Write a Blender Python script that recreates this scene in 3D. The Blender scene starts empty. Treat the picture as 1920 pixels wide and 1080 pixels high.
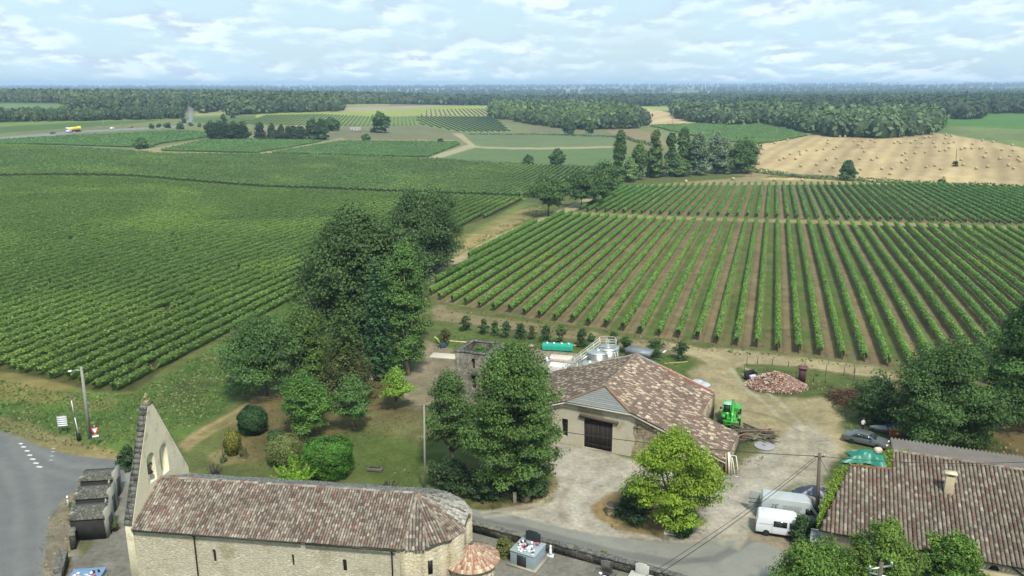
import bpy, bmesh, math, random
import numpy as np
from mathutils import Vector, Matrix
R = math.radians
scene = bpy.context.scene
# ------------------------------------------------------------------ camera
FPX, PITCH, HC = 1493.0, R(14.35), 41.0      # focal length in px of the 1920 wide photo
SP, CP = math.sin(PITCH), math.cos(PITCH)
cam_d = bpy.data.cameras.new('camera'); cam = bpy.data.objects.new('camera', cam_d)
scene.collection.objects.link(cam); scene.camera = cam
cam.location = (0, 0, HC); cam.rotation_euler = (math.pi/2 - PITCH, 0, 0)
cam_d.sensor_width = 36; cam_d.lens = FPX/1920*36; cam_d.clip_start = 1; cam_d.clip_end = 60000
# ------------------------------------------------------------------ world, sun, exposure
SUN_EL, SUN_AZ = R(54), R(163)              # azimuth from +Y towards +X : behind the camera, a little to the right
scene.view_settings.view_transform = 'Standard'; scene.view_settings.look = 'None'
scene.view_settings.exposure = 0.8; scene.view_settings.gamma = 1
w = bpy.data.worlds.new('World'); scene.world = w; w.use_nodes = True
nt = w.node_tree; nt.nodes.clear()
def N(t, typ, **k):
    n = t.nodes.new(typ)
    for a, b in k.items(): setattr(n, a, b)
    return n
def math_n(t, op, a, b=None, c=None, clamp=False):
    n = N(t, 'ShaderNodeMath', operation=op, use_clamp=clamp)
    for i, v in enumerate((a, b, c)):
        if v is None: continue
        if isinstance(v, (int, float)): n.inputs[i].default_value = v
        else: t.links.new(v, n.inputs[i])
    return n.outputs[0]
def mixc(t, f, a, b, mode='MIX'):
    n = N(t, 'ShaderNodeMix', data_type='RGBA', blend_type=mode)
    for i, v in ((0, f), (6, a), (7, b)):
        if isinstance(v, (int, float)): n.inputs[i].default_value = v
        elif isinstance(v, tuple): n.inputs[i].default_value = (*v[:3], 1)
        else: t.links.new(v, n.inputs[i])
    return n.outputs[2]
def maprange(t, v, a, b, c=0.0, d=1.0, smooth=True):
    n = N(t, 'ShaderNodeMapRange'); n.interpolation_type = 'SMOOTHSTEP' if smooth else 'LINEAR'
    t.links.new(v, n.inputs[0])
    for i, x in enumerate((a, b, c, d)): n.inputs[i+1].default_value = x
    return n.outputs[0]
def noise(t, vec, scale, detail=4, rough=.55, dist=0.0):
    n = N(t, 'ShaderNodeTexNoise'); n.inputs['Scale'].default_value = scale
    n.inputs['Detail'].default_value = detail; n.inputs['Roughness'].default_value = rough
    n.inputs['Distortion'].default_value = dist
    if vec is not None: t.links.new(vec, n.inputs['Vector'])
    return n.outputs[0]
sky = N(nt, 'ShaderNodeTexSky', sky_type='NISHITA', sun_disc=False)
sky.sun_elevation = SUN_EL; sky.sun_rotation = SUN_AZ; sky.air_density = 1.1; sky.dust_density = 1.6; sky.ozone_density = 1.2
tc = N(nt, 'ShaderNodeTexCoord'); sx = N(nt, 'ShaderNodeSeparateXYZ'); nt.links.new(tc.outputs['Generated'], sx.inputs[0])
zc = math_n(nt, 'ADD', math_n(nt, 'MAXIMUM', sx.outputs[2], 0.0), 0.22)
cx = N(nt, 'ShaderNodeCombineXYZ')
nt.links.new(math_n(nt, 'MULTIPLY', math_n(nt, 'DIVIDE', sx.outputs[0], zc), 1.35), cx.inputs[0]); nt.links.new(math_n(nt, 'DIVIDE', sx.outputs[1], zc), cx.inputs[1])
n1 = noise(nt, cx.outputs[0], 2.5, 9, .58, .1)
offv = N(nt, 'ShaderNodeVectorMath', operation='ADD'); nt.links.new(cx.outputs[0], offv.inputs[0]); offv.inputs[1].default_value = (-.12, .42, 3.1)
n1b = noise(nt, cx.outputs[0], 2.5, 7, .54, .1)
n2 = noise(nt, offv.outputs[0], .7, 6, .6, .4)
offw = N(nt, 'ShaderNodeVectorMath', operation='ADD'); nt.links.new(cx.outputs[0], offw.inputs[0]); offw.inputs[1].default_value = (.03, .085, 0)
n3 = noise(nt, offw.outputs[0], 2.5, 7, .54, .1)
veil = maprange(nt, n2, .33, .68, .72, .97)
mask = math_n(nt, 'MULTIPLY', maprange(nt, n1, .40, .62), maprange(nt, n2, .36, .60, .25, 1))
shade = maprange(nt, math_n(nt, 'SUBTRACT', n1b, n3), -.07, .06)          # thick underside against lit edge
skyc = N(nt, 'ShaderNodeVectorMath', operation='SCALE'); nt.links.new(sky.outputs[0], skyc.inputs[0]); skyc.inputs['Scale'].default_value = 1.0
bg_sky = skyc.outputs[0]
c_veil = mixc(nt, veil, bg_sky, (4.3, 5.85, 6.8))
c_cloud = mixc(nt, shade, (3.9, 4.7, 5.8), (6.7, 7.6, 8.2))
allc = mixc(nt, math_n(nt, 'MULTIPLY', mask, .85), c_veil, c_cloud)
bg = N(nt, 'ShaderNodeBackground'); nt.links.new(allc, bg.inputs[0]); bg.inputs[1].default_value = .088
wo = N(nt, 'ShaderNodeOutputWorld'); nt.links.new(bg.outputs[0], wo.inputs[0])
sun_d = bpy.data.lights.new('sun', 'SUN'); sun = bpy.data.objects.new('sun', sun_d); scene.collection.objects.link(sun)
sun_d.energy = 2.9; sun_d.angle = R(7); sun_d.color = (1, .955, .87)
sd = Vector((math.sin(SUN_AZ)*math.cos(SUN_EL), math.cos(SUN_AZ)*math.cos(SUN_EL), math.sin(SUN_EL)))
sun.rotation_euler = sd.to_track_quat('Z', 'Y').to_euler(); sun.location = (0, -50, 200)

# ------------------------------------------------------------------ terrain function
_Z = [0,140,200,270,330,400,500,600,800,1000,1300,1800,3000,6000,12000]
_T = np.array([
 [0,0,0,1,2,4,7,9,12,14,15,13,0,0,10],
 [0,0,-1,-3,-4.5,-5,-3,1,6,10,12,11,-2,0,12],
 [0,0,-.7,-2,-4,-7,-8,-6,-3,1,4,-2,-12,0,18],
 [0,0,-.7,-2,-4,-7,-1,2,4,5,4,0,-8,6,34],
 [0,0,-1,-2,-4,-6,1,4,6,8,9,7,0,20,58]], float)
_L = np.linspace(math.log(60), math.log(14000), 220)
_k = np.exp(-np.linspace(-2, 2, 15)**2); _k /= _k.sum()
_FT = np.array([np.convolve(np.pad(np.interp(np.exp(_L), _Z, r), 7, mode='edge'), _k, 'valid') for r in _T])
_A = np.radians([-31.9, -17.3, 0, 17.3, 31.9])
_AF = np.linspace(-R(36), R(36), 73)
_FA = np.array([np.interp(_AF, _A, _FT[:, j]) for j in range(220)])
_k2 = np.exp(-np.linspace(-2, 2, 13)**2); _k2 /= _k2.sum()
_FA = np.array([np.convolve(np.pad(r, 6, mode='edge'), _k2, 'valid') for r in _FA])      # [dist, az]
def terr(x, y):
    x = np.asarray(x, float); y = np.asarray(y, float)
    az = np.clip(np.arctan2(x, y), -R(36), R(36)); D = np.hypot(x, y)*np.cos(az)
    fi = np.clip((np.log(np.maximum(D, 60))-_L[0])/(_L[1]-_L[0]), 0, 218.999); i = fi.astype(int); fi = fi-i
    fj = np.clip((az-_AF[0])/(_AF[1]-_AF[0]), 0, 71.999); j = fj.astype(int); fj = fj-j
    z = (_FA[i, j]*(1-fi)*(1-fj)+_FA[i+1, j]*fi*(1-fj)+_FA[i, j+1]*(1-fi)*fj+_FA[i+1, j+1]*fi*fj)
    s = np.clip((D-140)/60, 0, 1); return z*s*s*(3-2*s)
_tt = np.exp(np.linspace(math.log(30), math.log(16000), 1500))
def ray(px, py):
    u, v = (px-960)/FPX, (540-py)/FPX
    return np.array([u, CP+v*SP, -SP+v*CP])
def G(px, py, z=None):
    """point of the ground (or of the level z) seen at this place of the photo"""
    d = ray(px, py)
    if z is not None:
        t = (z-HC)/d[2]; return (d[0]*t, d[1]*t, z)
    h = HC+d[2]*_tt - terr(d[0]*_tt, d[1]*_tt); k = np.nonzero(h < 0)[0]
    if len(k) == 0: t = 15000.
    else:
        a, b = _tt[max(k[0]-1, 0)], _tt[k[0]]
        for _ in range(20):
            m = (a+b)/2
            if HC+d[2]*m-float(terr(d[0]*m, d[1]*m)) < 0: b = m
            else: a = m
        t = a
    return (d[0]*t, d[1]*t, float(terr(d[0]*t, d[1]*t)))
def depth(P): return P[1]*CP-(P[2]-HC)*SP
def ztop(P, py):                      # height z above P that is seen at row py
    v = (540-py)/FPX
    return HC+P[1]*(v*CP-SP)/(CP+v*SP)
def mpp(P): return depth(P)/FPX       # metres per photo pixel at P
def proj(P):
    yc = P[1]*SP+(P[2]-HC)*CP; z = depth(P); return 960+FPX*P[0]/z, 540-FPX*yc/z
def GP(L): return np.array([G(*p)[:2] for p in L])
def inpoly(x, y, P):
    x = np.asarray(x); y = np.asarray(y); r = np.zeros(x.shape, bool); n = len(P)
    for i in range(n):
        x0, y0 = P[i]; x1, y1 = P[(i+1) % n]
        if y0 == y1: continue
        c = ((y0 > y) != (y1 > y)) & (x < (x1-x0)*(y-y0)/(y1-y0)+x0); r ^= c
    return r
def sdist(x, y, P):
    d = np.full(x.shape, 1e9); n = len(P)
    for i in range(n):
        ax, ay = P[i]; bx, by = P[(i+1) % n]; ex, ey = bx-ax, by-ay
        t = np.clip(((x-ax)*ex+(y-ay)*ey)/max(ex*ex+ey*ey, 1e-9), 0, 1)
        d = np.minimum(d, np.hypot(x-ax-t*ex, y-ay-t*ey))
    return np.where(inpoly(x, y, P), d, -d)
_rs = np.random.RandomState(7); _nt = _rs.rand(256, 256)
def vn(x, y, s):
    x = np.asarray(x)/s; y = np.asarray(y)/s; i = np.floor(x).astype(int); j = np.floor(y).astype(int)
    a = x-i; b = y-j; a = a*a*(3-2*a); b = b*b*(3-2*b); f = lambda p, q: _nt[p & 255, q & 255]
    return f(i, j)*(1-a)*(1-b)+f(i+1, j)*a*(1-b)+f(i, j+1)*(1-a)*b+f(i+1, j+1)*a*b
def fbm(x, y, s, o=4):
    r = 0; a = .5; t = 0
    for k in range(o): r = r+a*vn(x+31.7*k, y-17.3*k, s/2**k); t += a; a *= .55
    return r/t
def C(r, g, b, k=.62):                 # sRGB 0-255 to a surface albedo
    r, g, b = r*1.01, g, b*.965
    f = lambda c: (c/255/12.92 if c < 10 else ((c/255+.055)/1.055)**2.4)
    return (f(r)*k, f(g)*k, f(b)*k)

# ------------------------------------------------------------------ object helpers
COL = scene.collection
def tag(o, label=None, cat=None, group=None, kind=None):
    if label: o['label'] = label
    if cat: o['category'] = cat
    if group: o['group'] = group
    if kind: o['kind'] = kind
    return o
def mkmesh(name, V, F=None, cols=None, mats=(), smooth=False, mi=None, fcols=None):
    """V (n,3); F either (m,k) array or list of tuples; cols per vertex; fcols per face"""
    me = bpy.data.meshes.new(name); V = np.asarray(V, np.float32)
    if isinstance(F, np.ndarray):
        m, k = F.shape; tot = np.full(m, k, np.int32); idx = F.ravel().astype(np.int32)
    else:
        tot = np.array([len(f) for f in F], np.int32); idx = np.array([i for f in F for i in f], np.int32); m = len(F)
    me.vertices.add(len(V)); me.vertices.foreach_set('co', V.ravel())
    me.loops.add(len(idx)); me.loops.foreach_set('vertex_index', idx)
    me.polygons.add(m); st = np.zeros(m, np.int32); st[1:] = np.cumsum(tot)[:-1]
    me.polygons.foreach_set('loop_start', st); me.polygons.foreach_set('loop_total', tot)
    if smooth: me.polygons.foreach_set('use_smooth', np.ones(m, bool))
    for mm in mats: me.materials.append(mm)
    if mi is not None: me.polygons.foreach_set('material_index', np.asarray(mi, np.int32))
    me.update(calc_edges=True)
    if cols is not None:
        a = me.attributes.new('col', 'FLOAT_COLOR', 'POINT'); c = np.ones((len(V), 4), np.float32); c[:, :3] = cols
        a.data.foreach_set('color', c.ravel())
    if fcols is not None:
        a = me.attributes.new('col', 'FLOAT_COLOR', 'CORNER'); c = np.ones((len(idx), 4), np.float32)
        c[:, :3] = np.repeat(np.asarray(fcols, np.float32), tot, axis=0); a.data.foreach_set('color', c.ravel())
    return me
def link(name, me, parent=None, loc=None):
    o = bpy.data.objects.new(name, me); COL.objects.link(o)
    if parent is not None: o.parent = parent
    if loc is not None: o.location = loc
    return o
def thing(name, label, cat, loc=(0,0,0), rz=0, group=None):
    o = bpy.data.objects.new(name, None); COL.objects.link(o); o.location = loc; o.rotation_euler = (0, 0, rz)
    o.empty_display_size = .3
    return tag(o, label, cat, group)
def dup(root, loc, rz=0, sc=1, label=None, group=None):
    r = root.copy(); COL.objects.link(r); r.location = loc; r.rotation_euler = (0, 0, rz)
    r.scale = (sc, sc, sc) if isinstance(sc, (int, float)) else sc
    if label: r['label'] = label
    if group: r['group'] = group
    for ch in list(root.children):
        c = ch.copy(); COL.objects.link(c); c.parent = r
        for g in list(ch.children):
            d = g.copy(); COL.objects.link(d); d.parent = c
    return r
class MB:
    def __init__(s): s.V = []; s.F = []; s.K = []
    def add(s, V, F, col=(.5, .5, .5)):
        b = len(s.V); s.V += [tuple(v) for v in V]; s.F += [tuple(i+b for i in f) for f in F]; s.K += [col]*len(F); return s
    def box(s, c, d, rz=0, col=(.5,.5,.5), M=None):
        x, y, z = d[0]/2, d[1]/2, d[2]/2
        V = [Vector((a*x, b*y, e*z)) for e in (-1, 1) for b in (-1, 1) for a in (-1, 1)]
        m = M if M is not None else Matrix.Rotation(rz, 3, 'Z')
        V = [m @ v+Vector(c) for v in V]
        return s.add(V, [(0,2,3,1),(4,5,7,6),(0,1,5,4),(2,6,7,3),(0,4,6,2),(1,3,7,5)], col)
    def bar(s, p, q, w, h=None, col=(.5,.5,.5)):
        p, q = Vector(p), Vector(q); h = h or w; d = q-p
        if d.length < 1e-6: return s
        return s.box((p+q)/2, (w, h, d.length), col=col, M=d.to_track_quat('Z', 'Y').to_matrix())
    def tube(s, pts, r, n=8, col=(.5,.5,.5), caps=True):
        pts = [Vector(p) for p in pts]; m = len(pts)
        if isinstance(r, (int, float)): r = [r]*m
        V = []; 
        for i, p in enumerate(pts):
            d = (pts[min(i+1, m-1)]-pts[max(i-1, 0)])
            q = d.to_track_quat('Z', 'Y')
            for k in range(n):
                a = 2*math.pi*k/n; V.append(p+q @ Vector((r[i]*math.cos(a), r[i]*math.sin(a), 0)))
        F = [(i*n+k, i*n+(k+1) % n, (i+1)*n+(k+1) % n, (i+1)*n+k) for i in range(m-1) for k in range(n)]
        if caps: F += [tuple(range(n))[::-1], tuple((m-1)*n+k for k in range(n))]
        return s.add(V, F, col)
    def lathe(s, prof, c=(0,0,0), n=20, col=(.5,.5,.5), axis='Z'):
        V = []; m = len(prof)
        for r, z in prof:
            for k in range(n):
                a = 2*math.pi*k/n; v = (r*math.cos(a), r*math.sin(a), z)
                if axis == 'X': v = (v[2], v[0], v[1])
                if axis == 'Y': v = (v[1], v[2], v[0])
                V.append((v[0]+c[0], v[1]+c[1], v[2]+c[2]))
        F = [(i*n+k, i*n+(k+1) % n, (i+1)*n+(k+1) % n, (i+1)*n+k) for i in range(m-1) for k in range(n)]
        F += [tuple(range(n))[::-1], tuple((m-1)*n+k for k in range(n))]
        return s.add(V, F, col)
    def prism(s, poly, z0, z1, col=(.5,.5,.5)):          # z1 may be a function of (x,y)
        n = len(poly); f = z1 if callable(z1) else (lambda x, y: z1); g = z0 if callable(z0) else (lambda x, y: z0)
        V = [(x, y, g(x, y)) for x, y in poly]+[(x, y, f(x, y)) for x, y in poly]
        F = [tuple(range(n))[::-1], tuple(range(n, 2*n))]+[(i, (i+1) % n, n+(i+1) % n, n+i) for i in range(n)]
        return s.add(V, F, col)
    def face(s, pts, col=(.5,.5,.5)): return s.add(pts, [tuple(range(len(pts)))], col)
    def plate(s, outline, holes, th, org, U, Vv, col=(.5,.5,.5)):
        """flat plate with holes; outline in (u,v); the plate grows from org plane along U x V by th"""
        cu = bpy.data.curves.new('t', 'CURVE'); cu.dimensions = '2D'; cu.fill_mode = 'BOTH'; cu.extrude = th/2
        for L in [outline]+list(holes):
            sp = cu.splines.new('POLY'); sp.points.add(len(L)-1); sp.use_cyclic_u = True
            for i, (a, b) in enumerate(L): sp.points[i].co = (a, b, 0, 1)
        ob = bpy.data.objects.new('t', cu); me = bpy.data.meshes.new_from_object(ob)
        U = Vector(U).normalized(); Vv = Vector(Vv).normalized(); W = U.cross(Vv); o = Vector(org)
        V = [o+U*v.co.x+Vv*v.co.y+W*(v.co.z+th/2) for v in me.vertices]
        F = [tuple(p.vertices) for p in me.polygons]
        bpy.data.objects.remove(ob); bpy.data.curves.remove(cu); bpy.data.meshes.remove(me)
        return s.add(V, F, col)
    def build(s, name, mat, parent=None, world=False, bevel=0, smooth=False, label=None):
        V = np.array(s.V, float)
        if world and parent is not None: V = V-np.array(parent.location)
        me = mkmesh(name, V, s.F, mats=[mat] if mat else [], fcols=np.array(s.K), smooth=smooth)
        if bevel:
            b = bmesh.new(); b.from_mesh(me); bmesh.ops.remove_doubles(b, verts=b.verts, dist=1e-4)
            bmesh.ops.bevel(b, geom=b.edges[:], offset=bevel, segments=2, affect='EDGES', profile=.5, clamp_overlap=True)
            b.to_mesh(me); b.free()
        o = link(name, me, parent)
        if label: o['label'] = label
        return o
def single(name, mb, mat, label, cat, loc=(0,0,0), rz=0, group=None, kind=None, **k):
    o = mb.build(name, mat, None, **k); o.location = loc; o.rotation_euler = (0, 0, rz)
    return tag(o, label, cat, group, kind)
# ------------------------------------------------------------------ materials
_M = {}
def mat(name, col=(.5,.5,.5), rough=.85, attr=False, ns=2.0, na=.3, metal=0.0, bump=0.0, bs=12.0, transl=0.0,
        col2=None, s2=.6, t2=(.5, .62), spec=.3, alpha=1.0, fine=0.0, fs=30.0, coord='Object', stretch=None):
    if name in _M: return _M[name]
    m = bpy.data.materials.new(name); m.use_nodes = True; t = m.node_tree; t.nodes.clear()
    tc = N(t, 'ShaderNodeTexCoord'); vec = tc.outputs[coord] if coord != 'Pos' else N(t, 'ShaderNodeNewGeometry').outputs['Position']
    if stretch:
        mp = N(t, 'ShaderNodeMapping'); t.links.new(vec, mp.inputs[0]); mp.inputs['Scale'].default_value = stretch; vec = mp.outputs[0]
    if attr: a = N(t, 'ShaderNodeAttribute', attribute_name='col'); base = a.outputs['Color']
    else: base = (*col, 1)
    if col2 is not None:
        f2 = maprange(t, noise(t, vec, s2, 6, .6), t2[0], t2[1]); base = mixc(t, f2, base, col2)
    if na > 0:
        f = maprange(t, noise(t, vec, ns, 6, .62), .25, .75, 1-na, 1+na, False)
        if fine > 0: f = math_n(t, 'MULTIPLY', f, maprange(t, noise(t, vec, fs, 3, .7), .3, .7, 1-fine, 1+fine, False))
        cc = N(t, 'ShaderNodeCombineXYZ'); [t.links.new(f, cc.inputs[i]) for i in range(3)]
        base = mixc(t, 1.0, base, cc.outputs[0], 'MULTIPLY')
    p = N(t, 'ShaderNodeBsdfPrincipled'); out = N(t, 'ShaderNodeOutputMaterial')
    if isinstance(base, tuple): p.inputs['Base Color'].default_value = base
    else: t.links.new(base, p.inputs['Base Color'])
    p.inputs['Roughness'].default_value = rough; p.inputs['Metallic'].default_value = metal
    p.inputs['Specular IOR Level'].default_value = spec; p.inputs['Alpha'].default_value = alpha
    if bump > 0:
        b = N(t, 'ShaderNodeBump'); b.inputs['Strength'].default_value = 1; b.inputs['Distance'].default_value = bump
        t.links.new(noise(t, vec, bs, 5, .65), b.inputs['Height']); t.links.new(b.outputs[0], p.inputs['Normal'])
    sh = p.outputs[0]
    if transl > 0:
        tr = N(t, 'ShaderNodeBsdfTranslucent'); mx = N(t, 'ShaderNodeMixShader'); mx.inputs[0].default_value = transl
        if isinstance(base, tuple): tr.inputs[0].default_value = base
        else: t.links.new(base, tr.inputs[0])
        t.links.new(sh, mx.inputs[1]); t.links.new(tr.outputs[0], mx.inputs[2]); sh = mx.outputs[0]
    t.links.new(sh, out.inputs[0]); _M[name] = m; return m
def stone(name, c1, c2, mortar, scale=1.5, zs=1.6, rot=0.0, block=True, stain=(.1,.1,.08), st=(.58,.75)):
    """masonry : Chebychev cells tinted one by one, mortar at their edges, stains over it"""
    if name in _M: return _M[name]
    m = bpy.data.materials.new(name); m.use_nodes = True; t = m.node_tree; t.nodes.clear()
    tc = N(t, 'ShaderNodeTexCoord'); mp = N(t, 'ShaderNodeMapping'); t.links.new(tc.outputs['Object'], mp.inputs[0])
    mp.inputs['Rotation'].default_value = (0, 0, -rot); mp.inputs['Scale'].default_value = (1, 1, zs)
    vo = N(t, 'ShaderNodeTexVoronoi'); vo.inputs['Scale'].default_value = scale; vo.inputs['Randomness'].default_value = .75 if block else 1
    ve = N(t, 'ShaderNodeTexVoronoi', feature='DISTANCE_TO_EDGE'); ve.inputs['Scale'].default_value = scale; ve.inputs['Randomness'].default_value = .75 if block else 1
    for v in (vo, ve): t.links.new(mp.outputs[0], v.inputs['Vector'])
    if block: vo.distance = 'EUCLIDEAN'
    s = N(t, 'ShaderNodeSeparateXYZ'); t.links.new(vo.outputs['Color'], s.inputs[0])
    base = mixc(t, s.outputs[0], c1, c2)
    base = mixc(t, maprange(t, ve.outputs['Distance'], .015, .06, 1, 0), base, mortar)
    base = mixc(t, maprange(t, noise(t, tc.outputs['Object'], .5, 8, .65), st[0], st[1]), base, stain)
    nn = maprange(t, noise(t, tc.outputs['Object'], 5, 6, .7), .25, .75, .72, 1.25, False)
    cc = N(t, 'ShaderNodeCombineXYZ'); [t.links.new(nn, cc.inputs[i]) for i in range(3)]
    base = mixc(t, 1.0, base, cc.outputs[0], 'MULTIPLY')
    p = N(t, 'ShaderNodeBsdfPrincipled'); out = N(t, 'ShaderNodeOutputMaterial'); t.links.new(base, p.inputs['Base Color'])
    p.inputs['Roughness'].default_value = .95; p.inputs['Specular IOR Level'].default_value = .15
    b = N(t, 'ShaderNodeBump'); b.inputs['Distance'].default_value = .03; t.links.new(maprange(t, ve.outputs['Distance'], 0, .08), b.inputs['Height']); t.links.new(b.outputs[0], p.inputs['Normal'])
    t.links.new(p.outputs[0], out.inputs[0]); _M[name] = m; return m
M_soil = mat('terrain', attr=True, ns=.35, na=.16, fine=.22, fs=2.2, bump=.06, bs=3, coord='Pos', rough=.95, spec=.1)
M_asph = mat('asphalt', attr=True, ns=.6, na=.13, fine=.12, fs=7, col2=(.12,.12,.118), s2=.35, t2=(.56,.78), coord='Pos', rough=.8, spec=.3)
M_leaf = mat('leaves', attr=True, na=0, rough=.6, transl=.28, spec=.25)
M_bark = mat('bark', C(120,108,92), ns=4, na=.4, bump=.03, bs=18)
M_dark = mat('dark_opening', (.012,.012,.012), na=0, rough=.5)
M_metal = mat('galvanised_metal', C(205,212,216,.75), rough=.38, metal=.75, ns=3, na=.12)
M_tile = mat('canal_tile', attr=True, ns=9, na=.22, rough=.9, bump=.01, bs=40, spec=.15)
M_white = mat('white_paint', (.78,.78,.77), ns=1.5, na=.05, rough=.35, spec=.5)
M_wood = mat('weathered_wood', attr=True, ns=6, na=.35, rough=.9, stretch=(1,1,6))
M_attr = mat('coloured', attr=True, ns=3, na=.15, rough=.7)
M_gloss = mat('car_paint', attr=True, ns=2, na=.04, rough=.28, spec=.6)
M_glass = mat('dark_glass', (.02,.028,.032), na=0, rough=.08, spec=.8)
M_rubber = mat('rubber', (.018,.018,.018), na=.2, rough=.8)
# ------------------------------------------------------------------ ground : one grid, split into named surfaces
V1 = [(-260,331),(0,336),(240,336),(370,347),(600,359),(800,367),(985,374),(940,398),(870,424),(820,452),(575,549),(440,617),(310,690),(253,734),(187,738),(117,718),(84,711),(25,699),(-60,690),(-300,680)]
V2 = [(-200,268),(0,273),(240,284),(290,289),(500,290),(700,295),(850,302),(1108,313),(1085,330),(1035,352),(985,370),(800,363),(600,355),(370,342),(240,331),(0,331),(-260,327)]
V3 = [(805,562),(812,535),(885,480),(925,452),(1048,402),(1240,412),(1500,419),(1920,431),(2150,438),(2150,790),(1800,712),(1610,680),(1400,652),(1200,628),(1000,598)]
V4 = [(1085,396),(1130,370),(1160,351),(1300,348),(1420,347),(1640,346),(1920,353),(2150,360),(2150,429),(1920,423),(1500,411),(1240,404),(1100,398)]
V5 = [(-150,274),(20,263),(330,246),(385,249),(388,258),(300,270),(283,278),(100,272)]
V6 = [(297,283),(385,263),(470,263),(610,265),(560,275),(480,287)]
V7 = [(505,288),(560,279),(640,266),(860,267),(862,272),(800,296),(640,291)]
V8 = [(440,233),(500,216),(600,214),(700,219),(785,221),(780,235),(620,236)]
V9 = [(782,219),(925,219),(957,247),(860,247),(788,234)]
V10 = [(802,206),(922,204),(925,217),(788,217)]
V11 = [(1215,236),(1300,233),(1440,232),(1515,255),(1432,272),(1330,264)]
LANE = [(190,862),(300,880),(600,916),(880,953),(960,967),(1057,990),(1113,1003),(1197,1012),(1282,1018),(1350,1012),(1430,1018),(1500,1050),(1560,1150),(1380,1150),(1290,1086),(1226,1062),(1113,1042),(1040,1022),(972,1008),(882,985),(600,950),(235,905)]
ROADL = [(-200,740),(-60,785),(0,808),(39,823),(75,838),(136,854),(228,864),(240,930),(150,915),(118,940),(92,975),(82,1080),(76,1200),(-300,1250)]
YARD = [(1035,826),(1100,838),(1150,848),(1250,880),(1340,905),(1392,868),(1450,838),(1500,790),(1560,842),(1535,885),(1470,918),(1425,950),(1410,1000),(1350,1035),(1200,1014),(1113,1005),(1057,992),(960,968),(900,957),(985,955),(1030,940),(1045,912),(1030,885),(1000,862)]
def stroke(L, w_):            # a band of this half width (m) along a line of the ground
    P = [np.array(G(*q)[:2]) for q in L]; A, B = [], []
    for i, p in enumerate(P):
        d = P[min(i+1, len(P)-1)]-P[max(i-1, 0)]; d = d/np.linalg.norm(d); n_ = np.array([-d[1], d[0]])*w_; A.append(p+n_); B.append(p-n_)
    return np.array(A+B[::-1])
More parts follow.
